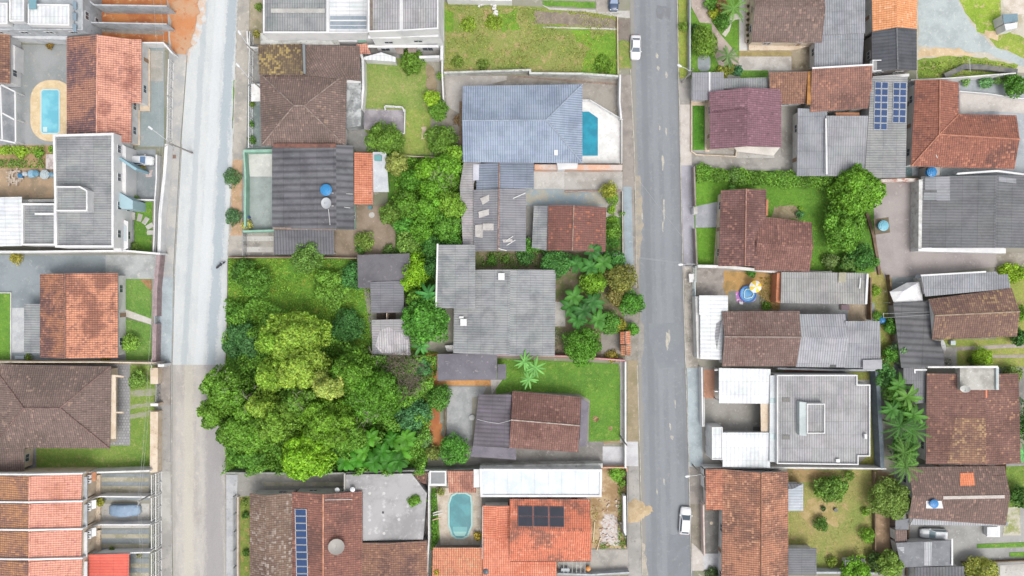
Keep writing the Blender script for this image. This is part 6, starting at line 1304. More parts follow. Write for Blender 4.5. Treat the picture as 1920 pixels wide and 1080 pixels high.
wall('white street wall panel beside the sand pile',[(1171,930),(1172,1004)],1.8,WHITE(),.5); wall('thin grey street wall of the rubble plot',[(1176,880),(1177,1030)],1.4,CONC(),.12)
pipe('long pale board lying on the rubble plot, left one',[(1115,978),(1112,1015)],name='loose_board',c='e0c8a0',r=.12,z=.2); pipe('long pale board lying on the rubble plot, right one',[(1126,1008),(1119,1032)],name='loose_board',c='e0c8a0',r=.12,z=.2)
patch('driveway',rect(1107,1030,1178,1078),M('pale_grey_drive','b8b3ac','a5a09a','c6c2bc',.3,1),.06)
h=house('grey service terrace with open rafters at the bottom beside the bright orange roof',1075,1063,cat='terrace',name='service_terrace')
slab(h,'floor',rect(1046,1053,1107,1074),.2,CONC(),.18)
m=MB()
for x in (1057,1065,1073,1081,1089,1097): a=P(x,1053,2.4); b=P(x,1074,2.4); m.box((a.x-.04,b.y,2.3),(a.x+.04,a.y,2.4))
m.build('rafters',PL('rafter','b8bcb8'),h)
box_thing('water_box','grey box tank on the service terrace','box',rect(1052,1066,1068,1073),.2,1.0,PL('grey_box','b8bec4')); tank('orange round tub at the right of the service terrace',1103,1067,4.5,0.2,.7,'f0a050')
wall('pale sill wall at the bottom right of the service terrace',[(1045,1076),(1108,1078),(1180,1074)],1.4,GREYW(),.3)
# sand pile
q=P(1190,958,0); m=MB(); n=26; rings=[]
for i,f in enumerate((1.0,.86,.66,.42,.18,.02)):
    zz=(0,.28,.7,1.05,1.22,1.28)[i]
    for k in range(n):
        a=6.283*k/n; rr=(1+.1*math.sin(a*2+1)+.06*math.sin(a*5)+rnd.uniform(-.03,.03)); m.v.append((q.x+1.85*f*rr*math.cos(a)-.1,q.y+2.55*f*rr*math.sin(a),zz*.42+.03))
for i in range(5):
    for k in range(n): m.f.append((i*n+k,i*n+(k+1)%n,(i+1)*n+(k+1)%n,(i+1)*n+k)); m.m.append(0)
m.f.append(tuple(5*n+k for k in range(n))); m.m.append(0)
tag(m.build('sand_pile',SAND(),smooth=True),'round buff sand pile heaped across the kerb of the asphalt road','sand pile')
patch('sand_spill',rough_poly([(1208,945),(1222,950),(1226,958),(1214,966),(1206,972)],3,4,14),SAND(),.045)
car('white sedan parked at the left kerb of the asphalt road',1192,88,-91,4.3,'f1f1f4','sedan',W=1.85)
car('white hatchback parked at the right kerb of the asphalt road, near the bottom',1285,977,86,4.85,'f3f3f5',W=2.0)
car('dark blue car in the driveway at the top edge',1151,-3,-90,4.3,'3a5070',glass='7f94b4')
lamp('street lamp over the asphalt road beside the green verge at the top',1274,123,1296,133,6.5); lamp('street lamp over the asphalt road in the middle of the picture',1276,496,1304,495,6.5); lamp('street lamp over the asphalt road near the bottom',1289,893,1317,890,6.5)
cable('pale overhead cable crossing the asphalt road to the middle street lamp, upper strand',(1188,481),(1304,495),6.6,7.0,.3); cable('pale overhead cable crossing the asphalt road to the middle street lamp, lower strand',(1150,478),(1304,497),6.0,6.6,.3); cable('thin overhead cable crossing the asphalt road diagonally',(1192,330),(1300,470),6.4,6.8,.3); 
pole('concrete utility pole beside the rubble plot',1173,1008,7.5,False,0,group=None,lampdir=None); pole('concrete utility pole at the pavement left of the white slab',1176,836,7.5,False,0,group=None)

# front gardens on the east side of the pale street
patch('yard',rect(464,155,489,276),M('teal_court','8f9c9a','7f8c8a','a5aeac',.4,1.4),.055)
patch('bare_soil',rect(455,0,492,82),M('front_strip','b4a890','9a9478','c8beac',.4,1.3),.05)
for l,x,y,r,c in [('small green bush in the front strip at the very top',484,12,8,'7aa044'),('yellowish shrub in the front strip beside the mouldy wall',481,63,7,'9aa04c'),('green bush in the teal court, upper one',472,196,6,'7a9c40'),('green bush in the teal court, middle one',471,233,6,'5f9438'),('green bush in the teal court, lower one',472,262,8,'5a8c38')]: shrub(l,x,y,r,1.3,c)
wall('white wall stub at the street front below the big grey corrugated roof',[(463,58),(465,88),(490,90)],1.9,WALLW(),.28)
patch('lawn',[(447,932),(469,930),(469,1200),(447,1200)],GRASS('8c9a4c','7a8f3c','c0a06c'),.075)
for l,x,y,r,c in [('dark green bush in the narrow planted strip, upper one',461,966,7,'5a8a34'),('dark green bush in the narrow planted strip, lower one',461,1037,7,'5f8c38'),('low green plants at the top of the narrow planted strip',457,943,7,'7f9c48')]: shrub(l,x,y,r,.9,c)
wall('cream kerb wall along the narrow planted strip at the bottom',[(446,932),(446,1200)],.8,CREAM(),.2)
railing('thin grey front grille beside the narrow planted strip',[(437,932),(437,1100)],1.5,PL('gate_grey','a8a8a8'),step=3.4)
# ================================================= EAST BLOCK
# garden at the top
patch('lawn',[(1294,-80),(1392,-80),(1394,130),(1400,150),(1294,150)],GRASS('7aa63e','659632','8fae4a'),.04)
patch('path',[(1296,-40),(1318,-40),(1334,40),(1352,66),(1376,94),(1386,110),(1388,134),(1372,118),(1356,125),(1348,122),(1338,100),(1334,44),(1312,42),(1296,12)],M('pinkish_path','c6b6ac','b2a298','d8cabf',.4,1.4),.09)
patch('path',[(1354,64),(1366,48),(1369,31),(1376,26),(1388,25),(1388,36),(1378,37),(1372,42),(1368,58),(1360,69)],M('cream_path','e2ddd0','d0cabc','eeebe0',.6,2),.10)
patch('yard',rounded(1308,102,1332,134,10),CONCB(),.10)
tree('large dense shrub between the grey front fence and the pinkish garden path',1322,78,24,3,'77a236',nl=10,ry=32,leaf=.16); 
shrub('dark green shrub at the top end of the front garden bed',1303,52,9,1.6,'4f8038'); shrub('small shrub on the green verge beside the asphalt road',1282,50,10,1.2,'7fa83c')
shrub('yellow-green plant in the middle of the front garden',1338,24,10,1.1,'a8bc30'); shrub('dark green garden plant beside the cream curved path',1356,40,15,1.8,'5c9638'); shrub('reddish brown garden plant at the top of the front garden',1354,10,12,1.6,'a08058'); shrub('green plant left of the reddish brown one',1333,6,13,1.8,'66a03a')
P8='palms of the front garden'
blade_plant('palm at the top of the garden beside the white paved strip',1377,14,3.1,4.2,'7aa850',12,.16,name='palm_tree',cat='palm',group=P8,frond=True,droop=.3,up=.3)
blade_plant('palm at the lower end of the pinkish garden path',1366,104,2.5,3.2,'7a9f5c',12,.15,name='palm_tree',cat='palm',group=P8,frond=True,droop=.3,up=.3)
shrub('dark blue-green bush at the lower corner of the front garden',1384,132,10,1.2,'4f9060'); shrub('mixed low plants at the lower end of the front garden',1354,138,14,1.1,'98a844'); shrub('olive bush under the lower palm',1372,128,10,1.0,'8fa04a')
wall('grey front wall with a rail beside the green verge',[(1294,-60),(1294,140)],1.6,GREYW(),.22)
patch('paved_strip',rect(1386,-60,1412,95),M('white_paved_strip','dedad6','cec9c4','eae7e3',.5,1.6),.10); patch('yard',rect(1386,94,1486,107),M('olive_strip','b0a070','9c8e62','c4b488',.5,1.8),.10); patch('yard',rect(1386,106,1486,132),M('pale_blotched','cfcac4','b4aea8','dedad6',.35,1.1),.105); patch('yard',rect(1484,84,1528,132),M('mossy_yard','b0a48e','8c7e66','c8bea8',.35,1.1),.10); patch('lawn',rect(1388,132,1440,146),LAWN(),.11)
h=house('large dark brown tiled house at the top with a cream plinth on two sides',1470,35)
ridge(h,[(1412,-80),(1541,-80),(1541,80),(1410,79)][0:0] or [(1409,79),(1412,-60),(1541,-60),(1541,80)],[(1412,14),(1541,14)],3.3,4.7,TILE('83706a','75625c','b09484',spots=.12,line=.3),wall=CREAM(),ins=.4,cap=False)
slab(h,'plinth',[(1404,78),(1528,78),(1528,84),(1486,94),(1404,94)],.6,CREAM(),z0=0); slab(h,'plinth',[(1398,-60),(1411,-60),(1406,79),(1398,79)],.5,CREAM(),z0=0)
for i,(x,y) in enumerate([(1403,11),(1403,26),(1403,37),(1402,47),(1402,55),(1402,66),(1404,77)]): shrub(['topmost dark pot plant along the cream plinth','second pot plant from the top along the cream plinth','third pot plant from the top along the cream plinth','fourth pot plant from the top along the cream plinth','fifth pot plant from the top along the cream plinth','sixth pot plant from the top along the cream plinth','lowest pot plant along the cream plinth'][i],x,y,3.2,1.0,'6f7458',group='pot plants along the cream plinth')
e=empty('step_ladder',P(1412,20,2.9),'dark step ladder leaning against the edge of the brown roof','ladder'); m=MB(); a,b,c,d=P(1410,12,3.4),P(1409,30,1.0),P(1415,16,3.4),P(1415,33,1.0)
for p_,q_ in ((a,b),(c,d)): m.tube([p_,q_],.05,5)
for k in range(5): m.tube([a.lerp(b,(k+.5)/5),c.lerp(d,(k+.5)/5)],.03,4)
m.build('rungs',PL('navy_metal','4a4f78'),e)
h=house('tall grey corrugated warehouse roof right of the dark brown tiled house',1575,60,cat='shed',name='warehouse')
shed(h,[(1546,-80),(1622,-80),(1622,62),(1541,65)],[3.9,3.9,3.4,3.4],CORR('a6a8ae','8c8e94','bcbec2',line=.4),wall=WALLW(),name='upper_roof')
shed(h,[(1528,60),(1620,61),(1617,122),(1527,125)],[3.3,3.3,2.9,2.9],CORR('a0a3a9','888b91','b6b8bc',line=.4),wall=WALLW(),name='lower_roof')
patch('yard',rect(1618,-60,1636,122),M('dark_yard','6f6660','5c544e','8a8078',.5,1.5),.05)
h=house('orange tiled gable house at the top joined to a black roof',1678,20)
ridge(h,[(1635,-80),(1720,-80),(1719,54),(1636,59)][0:0] or [(1634,-70),(1720,-70),(1719,54),(1636,59)],[(1683,-70),(1682,52)],3.6,5.0,TILE('f0a878','e09868','f8c09a',spots=.1,line=.35),wall=WALLW(),cap=False)
h=house('black felt gable roof house below the orange tiled gable',1676,95)
ridge(h,[(1635,59),(1719,54),(1719,132),(1636,135)],[(1681,54),(1683,132)],3.5,4.6,SLATE(),wall=M('dark_wall','a09c98','8c8884'),capmat=M('ridge_grey','8a8c90','76787c','a0a2a6',1,3))
box_house(h,[(1636,112),(1656,112),(1656,132),(1636,134)],3.9,M('grey_box_roof','a6a6a6','929292'),WHITE(),drop=.2,t=.14,z0=3,windows=False,name='roof_box')
slab(h,'roof_edge',[(1637,143),(1705,138),(1705,143),(1637,149)],2.6,WHITE(),.12)
# gravel lot at the top right
patch('gravel_lot',[(1718,-80),(2100,-80),(2100,140),(1900,136),(1718,150)],M('pale_gravel','cfc8ba','bdb49c','ddd8cc',.25,1.2),.03)
patch('gravel_track',rough_poly([(1722,-80),(1782,-80),(1800,10),(1835,62),(1860,85),(1920,110),(2050,150),(2050,140),(1920,126),(1850,100),(1790,92),(1722,86)],2,10,15),M('grey_gravel','c0c9c9','b0b9ba','d2d6d2',.3,1.6),.045)
patch('rough_grass',rough_poly([(1796,-20),(1880,-40),(1878,20),(1862,70),(1835,58),(1808,25)],4,10,16),GRASS('a8c04a','8fb03a','d4c090'),.05); patch('rough_grass',rough_poly([(1855,70),(1880,55),(1960,90),(1960,120),(1915,104),(1870,86)],4,10,17),GRASS('a5b84e','8fa844','ccb98a'),.055)
patch('rough_grass',rough_poly([(1722,112),(1790,104),(1850,108),(1912,122),(1900,136),(1780,146),(1720,150)],3,10,18),GRASS('9db04e','83a03e','c8b48a'),.05); cover('weeds',[(1725,118),(1795,108),(1905,124),(1900,134),(1780,143),(1724,147)],'7fa23e',22,.05,.6,.14)
patch('bare_soil',rough_poly([(1725,90),(1800,92),(1830,104),(1780,106),(1722,110)],3,9,19),M('sandy_verge','e0c8a4','cdb48e','ecdabc',.4,1.5),.048); patch('bare_soil',rough_poly([(1845,55),(1872,58),(1872,74),(1850,72)],3,8,20),M('sandy_verge','e0c8a4','cdb48e','ecdabc',.4,1.5),.06); patch('bare_soil',rough_poly([(1882,-40),(1960,-40),(1960,30),(1900,28),(1882,10)],3,9,21),M('sandy_verge2','e2d8cc','d0c4b4','f0e8dc',.4,1.5),.05)
h=house('small kiosk with a blue-grey and white roof on the rough grass',1894,40,cat='shed',name='kiosk')
shed(h,[(1880,27),(1908,25),(1909,40),(1882,44)],[2.6,2.6,2.4,2.4],M('blue_grey_sheet','7f98a4','6f8894','94aab4'),wall=WHITE(),ins=.05,windows=False); slab(h,'white_roof',[(1883,45),(1908,42),(1907,53),(1886,57)],2.3,WHITE(),z0=0)
wall('mouldy dark retaining wall at the south side of the gravel lot',[(1772,142),(1810,124),(1850,126),(1908,134)],.9,M('mouldy_dark','6f6f72','8a8880','55555a',.5,1.2),.9)
wall('thin pale wall behind the brown L-shaped hip house',[(1708,150),(1790,146),(1850,141),(1905,137)],2.0,WALLW(),.2)
for i,(x,y,r) in enumerate([(1812,152,9),(1850,153,13),(1873,151,8),(1890,149,9)]): shrub(['leftmost green plant along the wall behind the L-shaped house','widest blue-green plant along the wall behind the L-shaped house','third plant along the wall behind the L-shaped house','fourth plant along the wall, beside the dark green tree'][i],x,y,r,1.1,'86b866' if i!=1 else '7fc07a')
tree('dark green tree at the right edge beside the long pale slab',1908,158,22,3.8,'5c9a34')
patch('yard',[(1797,146),(2000,140),(2000,330),(1700,330),(1700,150)],M('blue_grey_yard2','b4babf','a1a8ad','c6cacc',.3,1),.035); patch('driveway',[(1800,170),(1850,174),(1920,186),(2000,190),(2000,214),(1920,213),(1855,208),(1800,214)],M('pale_pink_slab','d6cfc9','c5beb8','e2dcd6',.4,1.3),.09)
wall('thin white kerb wall above the long pale slab',[(1799,171),(1850,175),(1925,186)],.9,WHITE(),.14)
for i,(x,y) in enumerate([(1814,108),(1818,120)]): pass
pipe('thin white post lying on the rough grass strip',[(1818,110),(1819,134)],z=.9,name='white_pole',r=.05)
# solar roof group
patch('yard',rect(1440,132,1700,340),M('courtyard','a8a49c','8c8880','bcb8b0',.3,1.1),.04); patch('yard',rect(1464,196,1496,330),M('mossy_court','b0aca4','8f8b84','c4c0b8',.2,.8),.06)
h=house('brown tiled wing with an orange tile edge, right of the maroon house',1490,165)
shed(h,[(1442,136),(1515,134),(1515,194),(1444,196)],[3.7,3.7,3.1,3.1],BROWN2(),wall=WALLW()); slab(h,'edge_tiles',[(1515,134),(1523,133),(1520,196),(1513,196)],3.75,M('ochre_tiles','c08a50','a87640','d4a068',1,3),.15)
h=house('rusty brown tiled house left of the solar panels',1577,165)
shed(h,[(1523,128),(1636,122),(1633,203),(1519,210)],[4.4,4.4,3.4,3.4],TILE('9c7468','7f6058','c08c74',spots=.14,line=.4),wall=WALLW()); slab(h,'white_ridge',[(1523,126),(1636,119.5),(1636,122.5),(1523,129)],4.5,WHITE(),.15)
slab(h,'door_canopy',[(1566,211),(1611,211),(1612,219),(1568,217)],2.6,M('terracotta','c48a68','b07a5a','d4a080'),.1)
h=house('grey corrugated roof with two solar panel arrays',1661,240)
shed(h,[(1634,146),(1702,144),(1698,333),(1621,335)],[3.9,3.9,3.1,3.1],CORR('a6a6a6','8f9092','babab6',line=.36,name='ribbed_sheet'),wall=WALLW(),grain=(1,0)); solar('left solar array of fourteen blue panels on the grey corrugated roof',(1640.5,153),(12.7,.3),(-.35,12.9),2,7); solar('right solar array of twelve blue panels on the grey corrugated roof',(1675,154),(12.6,.3),(-.3,12.7),2,6)
h=house('grey corrugated roof left of the white gutter, south of the rusty tiles',1520,270)
shed(h,[(1496,203),(1551,205),(1551,330),(1494,330)],[3.3,3.3,2.9,2.9],CORR('a0a2a8','898b91','b4b6ba',line=.22,py=3),wall=WALLW())
h=house('grey corrugated roof between the white gutter and the solar roof',1585,275)
shed(h,[(1549,217),(1628,217),(1623,331),(1549,330)],[3.5,3.5,3.0,3.0],CORR('a8a9ad','909196','bcbdc0',line=.3,py=1.6),wall=WALLW()); slab(h,'white_gutter',[(1547.5,222),(1550,222),(1552,327),(1549,327)],3.75,WHITE(),.15)
box_thing('dark_box','dark red box in the gap beside the solar roof','box',rect(1703,190,1713,199),0,.9,PL('dark_red','6a4450')); patch('yard',rect(1697,215,1710,330),M('teal_passage','6f8488','5f7478','869a9e'),.05)
# maroon house
patch('yard',[(1296,135),(1440,146),(1470,160),(1470,330),(1296,330)],M('pale_court','b9b6b0','a6a29c','cac6c0',.3,1),.045); patch('lawn',rect(1299,198,1321,281),GRASS('5f9a30','4c8626','7fae40'),.12,.1)
patch('path',[(1296,188),(1330,188),(1330,285),(1322,285),(1322,198),(1298,198)],CREAM(),.13)
wall('cream border wall around the thin lawn in front of the maroon house',[(1297,188),(1297,284),(1306,290),(1380,293),(1381,281)],.6,CREAM(),.16)
h=house('grey flat carport roof north-west of the maroon house',1325,160,cat='carport',name='carport')
shed(h,[(1298,136),(1357,135),(1357,172),(1329,188),(1298,188)],2.6,CORR('a0a0a6','8c8c92','b4b4b8',line=.2),wall=WALLW(),grain=(0,1),windows=False); slab(h,'white_beam',[(1329,135),(1332,135),(1332,172),(1329,172)],2.72,WHITE(),.1)
shed(h,[(1357,147),(1440,145),(1440,166),(1357,166)],[2.6,2.6,2.5,2.5],FIB(),name='rear_roof')
h=house('maroon tiled gable house behind the thin lawn',1398,220)
ridge(h,[(1330,172),(1465,167),(1465,276),(1331,280)],[(1403,162),(1401,272)],3.3,5.0,MAROON(),wall=CREAM(),cap=False,ins=.5)
lay(h,'raised_roof',[(1330,173),(1401,164),(1401,204),(1331,212)],MAROON(),.22)
slab(h,'porch_roof',[(1375,274),(1462,272),(1462,277),(1450,292),(1382,284)],2.6,M('pale_porch','e6e0d8','d6d0c8','f0ece6',.5,2),.12)
patch('driveway',[(1299,290),(1496,290),(1496,312),(1299,312)],M('worn_grey_drive','b2aea8','9e9a94','c4c0ba',.3,1),.07); patch('yard',rect(1380,276,1452,296),CONCL(),.09)
# brown L-shaped hip house
h=house('large reddish brown L-shaped hip-roofed house near the right edge',1800,240)
V=[P(1716,150,3.4),P(1798,154,3.4),P(1798,214,3.4),P(1906,216,3.4),P(1913,262,3.4),P(1902,317,3.4),P(1708,312,3.4),P(1762,149,4.9),P(1761,252,5.1),P(1912,261,4.6)]
roof_mesh(h,V[:4]+[V[5],V[6],V[7],V[8],V[9]],[(5,0,6,7),(0,0,6)[:0] or (6,1,2,7),(7,2,3,8),(5,7,8,4)],[0,6,1,2,3,8,4,5],TILE('a06a5a','7a564e','c88a70',spots=.14,line=.4,dirt=(.5,.66)),wall=WALLW(),ins=.5,caps=[(6,7),(7,8),(7,5),(2,7)],capmat=M('salmon_ridge','c88c74','b07864','dca890',1,3))
tank('blue water tank beside the corner of the large dark roof',1748,322,9,2.2,1.0,'2f86c4'); pipe('white vent pipe above the blue tank at the brown hip house',[(1754,290),(1757,296),(1757,314)],r=.05)
box_thing('tank_stand','grey masonry stand under the blue tank','stand',rect(1736,313,1762,331),0,2.18,CONC())
# walled lot with the brown L house
patch('lawn',[(1302,318),(1560,322),(1640,330),(1640,515),(1500,505),(1440,505),(1440,470),(1302,497)],GRASS('6c9c34','5e8e30','86a844'),.05); cover('short_grass',[(1350,345),(1560,350),(1630,420),(1630,500),(1525,500),(1525,410),(1440,400),(1440,352)],'689638',20,.02,.12,.09)
patch('lawn',[(1303,332),(1354,332),(1353,378),(1304,387)],GRASS('74a838','689a30','88b044'),.08); patch('lawn',[(1305,427),(1344,427),(1342,497),(1305,497)],GRASS('76aa38','6a9c30','8ab246'),.08)
patch('driveway',[(1304,387),(1352,377),(1345,426),(1304,427)],M('grey_drive2','b8bac0','a6a8ae','c8cace',.35,1.2),.09); patch('path',[(1346,376),(1354,374),(1345,498),(1338,498)],CREAM(),.1)
hedge('long green hedge along the north of the walled lawn',[(1305,324),(1380,330),(1470,336),(1560,341)],2.4,1.7,'6fa83a',dens=75); shrub('taller grey-green hump in the long hedge',1381,329,17,2.3,'6f9f4c'); shrub('bright hump at the street end of the long hedge',1320,322,17,2.0,'74b43a')
blade_plant('small spiky plant between the hedge and the brown roof',1374,352,1.1,.9,'74b04a',9,.14,name='spiky_plant',cat='plant')
tree('large round bright green tree at the corner of the paved yard',1610,355,48,6.5,'76b430',nl=11,ry=46,leaf=.23,dens=70); tree('bright green tree below the large round one',1585,425,38,5.4,'72b038',nl=10,ry=44,leaf=.22,dens=70); tree('dark green tree at the foot of the bright pair',1618,480,24,3.6,'4f8c3c'); tree('grey-green bush low in the walled lawn',1560,490,15,2.2,'7fa05a'); tree('green bush at the corner of the walled lawn',1592,495,18,2.6,'6a9a48'); shrub('small bush leaning over the paved yard edge',1640,492,11,1.8,'5fa040')
patch('bare_soil',rough_poly([(1450,388),(1492,385),(1500,400),(1495,412),(1446,408)],2,7,22),M('garden_soil2','a8987c','8f8064','bcae92',.6,2),.065); shrub('bluish plant at the edge of the small soil bed',1500,402,8,.9,'5f9f60'); shrub('bright small plant in the soil bed behind the brown roof',1502,391,4,.7,'8fc838')
h=house('dark brown tiled house with a stepped ridge in the walled lawn',1430,430)
ridge(h,[(1352,357),(1437,355),(1435,500),(1347,499)],[(1399,352),(1397,498)],3.3,4.6,TILE('866460','735450','b08474',spots=.1,line=.38),wall=CREAM(),capmat=M('salmon_ridge2','b88c7c','a07868','cca494',1,3)); ridge(h,[(1415,507),(1415,404),(1522,417),(1518,509)],[(1410,455),(1520,462)],3.31,4.3,TILE('8b665e','775650','b48674',spots=.12,line=.38),wall=CREAM(),name='east_roof',cap=False)
slab(h,'edge_tiles',[(1437,374),(1441,374),(1440,404),(1436,404)],3.45,M('orange_edge','c88c6c','b07858'),.1)
wall('pale south wall of the walled lawn, behind the umbrella yard',[(1308,499),(1360,500),(1440,508),(1520,512),(1560,511)],2.0,WALLW(),.5)
wall('grey front wall of the upper lawn with a brown gate opening',[(1302,312),(1304,385)],1.8,M('brown_grey_wall','a89c98','948884'),.25); wall('grey front wall of the lower lawn beside the lilac pavement',[(1304,428),(1307,500)],1.8,M('brown_grey_wall','a89c98','948884'),.25); box_thing('gate_pillar','small white pillar in the front wall gap','pillar',rect(1301,389,1307,401),0,1.9,WHITE(),lid=CONCL())
# paved yard and large dark roof
patch('yard',[(1636,344),(1735,340),(1735,470),(1875,474),(1870,500),(1660,523),(1650,500),(1640,430)],M('pinkish_paving','b4aba8','a69d9b','c0b8b4',.25,1,fine=.14),.06); patch('driveway',rough_poly([(1866,474),(1960,474),(1960,500),(1872,501)],1,9,23),M('worn_strip','aea79c','978f82','c4bdb2',.4,1.3),.07)
wall('brown retaining edge along the paved yard',[(1626,400),(1638,440),(1645,480),(1650,515)],.5,M('earth_edge','8c7464','75604f','a88f7c',.8,2),.5); wall('broken pale wall with pink patches north of the paved yard',[(1652,339),(1700,337),(1732,338)],1.5,M('peeling_wall','dcd0c8','c08878','eae4de',.8,1.4,lo3=.5,hi3=.62),.55)
e=box_thing('tank_tower','square brown slab tower carrying a blue water tank in the paved yard','tower',[(1638,411),(1666,407),(1669,436),(1641,440)],2.2,2.4,M('mossy_slab','7f7460','6c624f','94886f',.8,2))
m=MB()
for a in ((1641,414),(1664,411),(1666,434),(1644,437)): p=P(*a,2.2); m.box((p.x-.12,p.y-.12,-2.2),(p.x+.12,p.y+.12,0))
g=P(1653,424,2.4); m=MB()
for a in ((1641,414),(1664,411),(1666,434),(1644,437)): p=P(*a,2.4); m.box((p.x-.12,p.y-.12,0),(p.x+.12,p.y+.12,2.2))
m.build('legs',CONC(),e)
e.location.z=0
for c_ in e.children:
    if c_.name.startswith('body'): c_.location.z=2.2
tank('pale blue water tank on the square brown slab tower',1657,423,9.5,2.42,.9,'5aa8c4',c2='7fc0d4')
h=house('very large dark grey corrugated roof with paler patches at the right edge',1830,400)
ridge(h,[(1729,330),(2080,330),(2080,464),(1727,465)][0:0] or [(1727,331),(2010,331),(2010,466),(1725,465)],[(1869,322),(1866,463)],2.3,3.6,CORR('7d7e81','6c6d70','929396',line=.25,px=.5,py=2.6),wall=WHITE(),cap=False,ins=.3)
slab(h,'south_parapet',[(1722,465),(1790,463),(1866,461),(1886,466),(1886,475),(1800,473),(1722,471)],2.5,WHITE(),z0=0); slab(h,'west_parapet',[(1723,337),(1730,336),(1728,466),(1722,466)],2.5,M('flaking_white','e2e2e0','c4c2be','a09c98',.8,2),z0=0); slab(h,'north_parapet',[(1795,324),(1870,318.5),(1990,335),(1990,337),(1870,322),(1795,327)],3.3,WHITE(),.4)
PS=CORR('a3a4a9','94959a','b2b3b8',line=.2,px=.5)
lay(h,'pale_sheet',[(1734,333),(1781,331),(1781,376),(1756,376),(1756,356),(1734,356)],PS); lay(h,'pale_sheet',[(1732,361),(1756,361),(1756,375),(1731,375)],PS); lay(h,'pale_sheet',[(1872,331),(1905,335),(1905,344),(1872,340)],PS)
# row south of the walled lawn
patch('yard',[(1306,500),(1460,508),(1460,590),(1306,560)],M('blotched_court','a8a09a','8f8882','beb6ae',.4,1.2),.05); patch('bare_soil',rough_poly([(1357,506),(1460,512),(1462,580),(1400,580),(1366,560),(1356,540)],1.5,8,24),M('ochre_soil','bf9860','9a8458','d0ac78',.35,1.1),.07); patch('yard',rough_poly([(1366,545),(1420,550),(1450,580),(1370,582)],2,8,25),M('grey_patch','949590','84867f','a8a8a2',.4,1.4),.075)
cover('weeds',rect(1424,520,1458,582),'8c8f3c',34,.03,.5,.13)
shrub('dark green shrub under the pale wall of the umbrella yard',1409,511,9,1.2,'5a9a3c'); shrub('bright bush at the lower right of the umbrella yard',1438,574,9,1.1,'6fa036')
# inflatable pool + parasol
p=P(1403,551,.5); e=empty('inflatable_pool',(p.x,p.y,.08),'blue round paddling pool with an inner white-rimmed float, beside a parasol','paddling pool')
m=MB(); R0=1.42
for zz in (.12,.34): m.tube([(p.x+R0*math.cos(k*.2618),p.y+R0*math.sin(k*.2618),.08+zz) for k in range(25)],.13,8)
m.build('tube_wall',PL('pool_blue','5f8fd8',.35),e); m=MB(); m.lathe([(R0-.05,0),(R0-.05,.3)],(p.x,p.y,.08),24); m.build('water',WATER('6fb0e4','5aa0dc'),e)
m=MB(); pts=[(-.75,.3),(-.45,.8),(.1,.9),(.7,.5),(.95,-.05),(.6,-.6),(-.1,-.75),(-.7,-.7),(-.75,.3)]; m.tube([(p.x+x,p.y+y,.5) for x,y in pts],.1,6); m.build('float_rim',PL('float_white','d8f4f6',.35),e)
e=empty('play_mat',P(1396,556,.07),'purple and white mat spread under the paddling pool','mat')
m=MB(); q=[(1379,548),(1384,546),(1420,545),(1417,562),(1412,566),(1394,567),(1393,571),(1387,571),(1381,565)]; q=[P(*a,.08) for a in q]; q=[(a.x,a.y) for a in q]; q=q if area2(q)>0 else q[::-1]; m.prism(q,.078,.1); m.build('sheet',M('violet_mat','a890dc','d884c8','eeeaf6',1.2,2,lo=.45,hi=.55,lo3=.5,hi3=.6),e)
p=P(1417,537.5,2.1); e=empty('parasol',(p.x,p.y,.07),'yellow and white parasol over the edge of the paddling pool','parasol')
m=MB(); m.tube([(p.x,p.y,.07),(p.x,p.y,2.5)],.03,6); m.build('pole',FRAME(),e); m=MB(); n=16; r_=1.07
for k in range(n):
    a0,a1=6.283*k/n,6.283*(k+1)/n; mi=(k//2)%2
    for (ra,za,rb,zb) in ((.04,2.45,.55*r_,2.28),(.55*r_,2.28,r_,1.98)):
        vs=[(p.x+ra*math.cos(a0),p.y+ra*math.sin(a0),za),(p.x+rb*math.cos(a0),p.y+rb*math.sin(a0),zb),(p.x+rb*math.cos(a1),p.y+rb*math.sin(a1),zb),(p.x+ra*math.cos(a1),p.y+ra*math.sin(a1),za)]; m.add(vs,[(0,1,2,3)],mi)
m.build('canopy',[PL('parasol_yellow','ffd84a',.6),PL('parasol_white','fafafa',.6)],e)
box_thing('folded_chair','white folded object at the corner of the purple mat','chair',[(1386,565),(1393,566),(1393,571),(1387,570)],.1,.5,FRAME())
box_thing('ac_casing','white equipment box on the blotched pavement','box',[(1292,514),(1301,514),(1302,528),(1293,529)],.12,1.2,M('white_box_dirty','e8e4dc','c8c2b8','a09a90',1,3),lid=WALLW())
railing('pale green front rail of the umbrella yard',[(1305,500),(1305,528)],1.8,PL('pale_green','c2d0cc')); railing('second pale green front rail of the umbrella yard',[(1303,528),(1304,560)],1.8,PL('pale_blue','cfe0e4'))
h=house('white metal awning roofs at the street side of the brown row house',1335,615,cat='carport',name='carport')
shed(h,[(1311,554),(1365,554),(1365,590),(1311,590)],[3.3,3.3,3.1,3.1],METW(),wall=WHITE(),grain=(1,0),windows=False,name='upper_roof'); shed(h,[(1313,590),(1356,590),(1354,675),(1313,673)],[3.1,3.1,2.9,2.9],METW(),wall=WHITE(),grain=(1,0),windows=False,name='lower_roof')
slab(h,'front_sill',[(1304,556),(1311,556),(1313,600),(1313,672),(1307,672),(1305,600)],2.4,WALLW(),z0=0)
lay(h,'soot_stain',[(1343,606),(1353,600),(1355,660),(1344,656),(1340,630)],CORR('9a9a9e','b4b4b8','8a8a8e',px=.5,line=.35),.03)
h=house('brown tiled row house between white awnings and grey roofs',1425,635)
ridge(h,[(1354,687),(1354,584),(1499,583),(1493,687)],[(1356,631),(1498,632)],3.4,4.7,TILE('86706a','78605a','a88c80',spots=.1,line=.35),wall=WALLW(),capmat=M('pale_ridge2','a89890','948278','beb0a6',1,3))
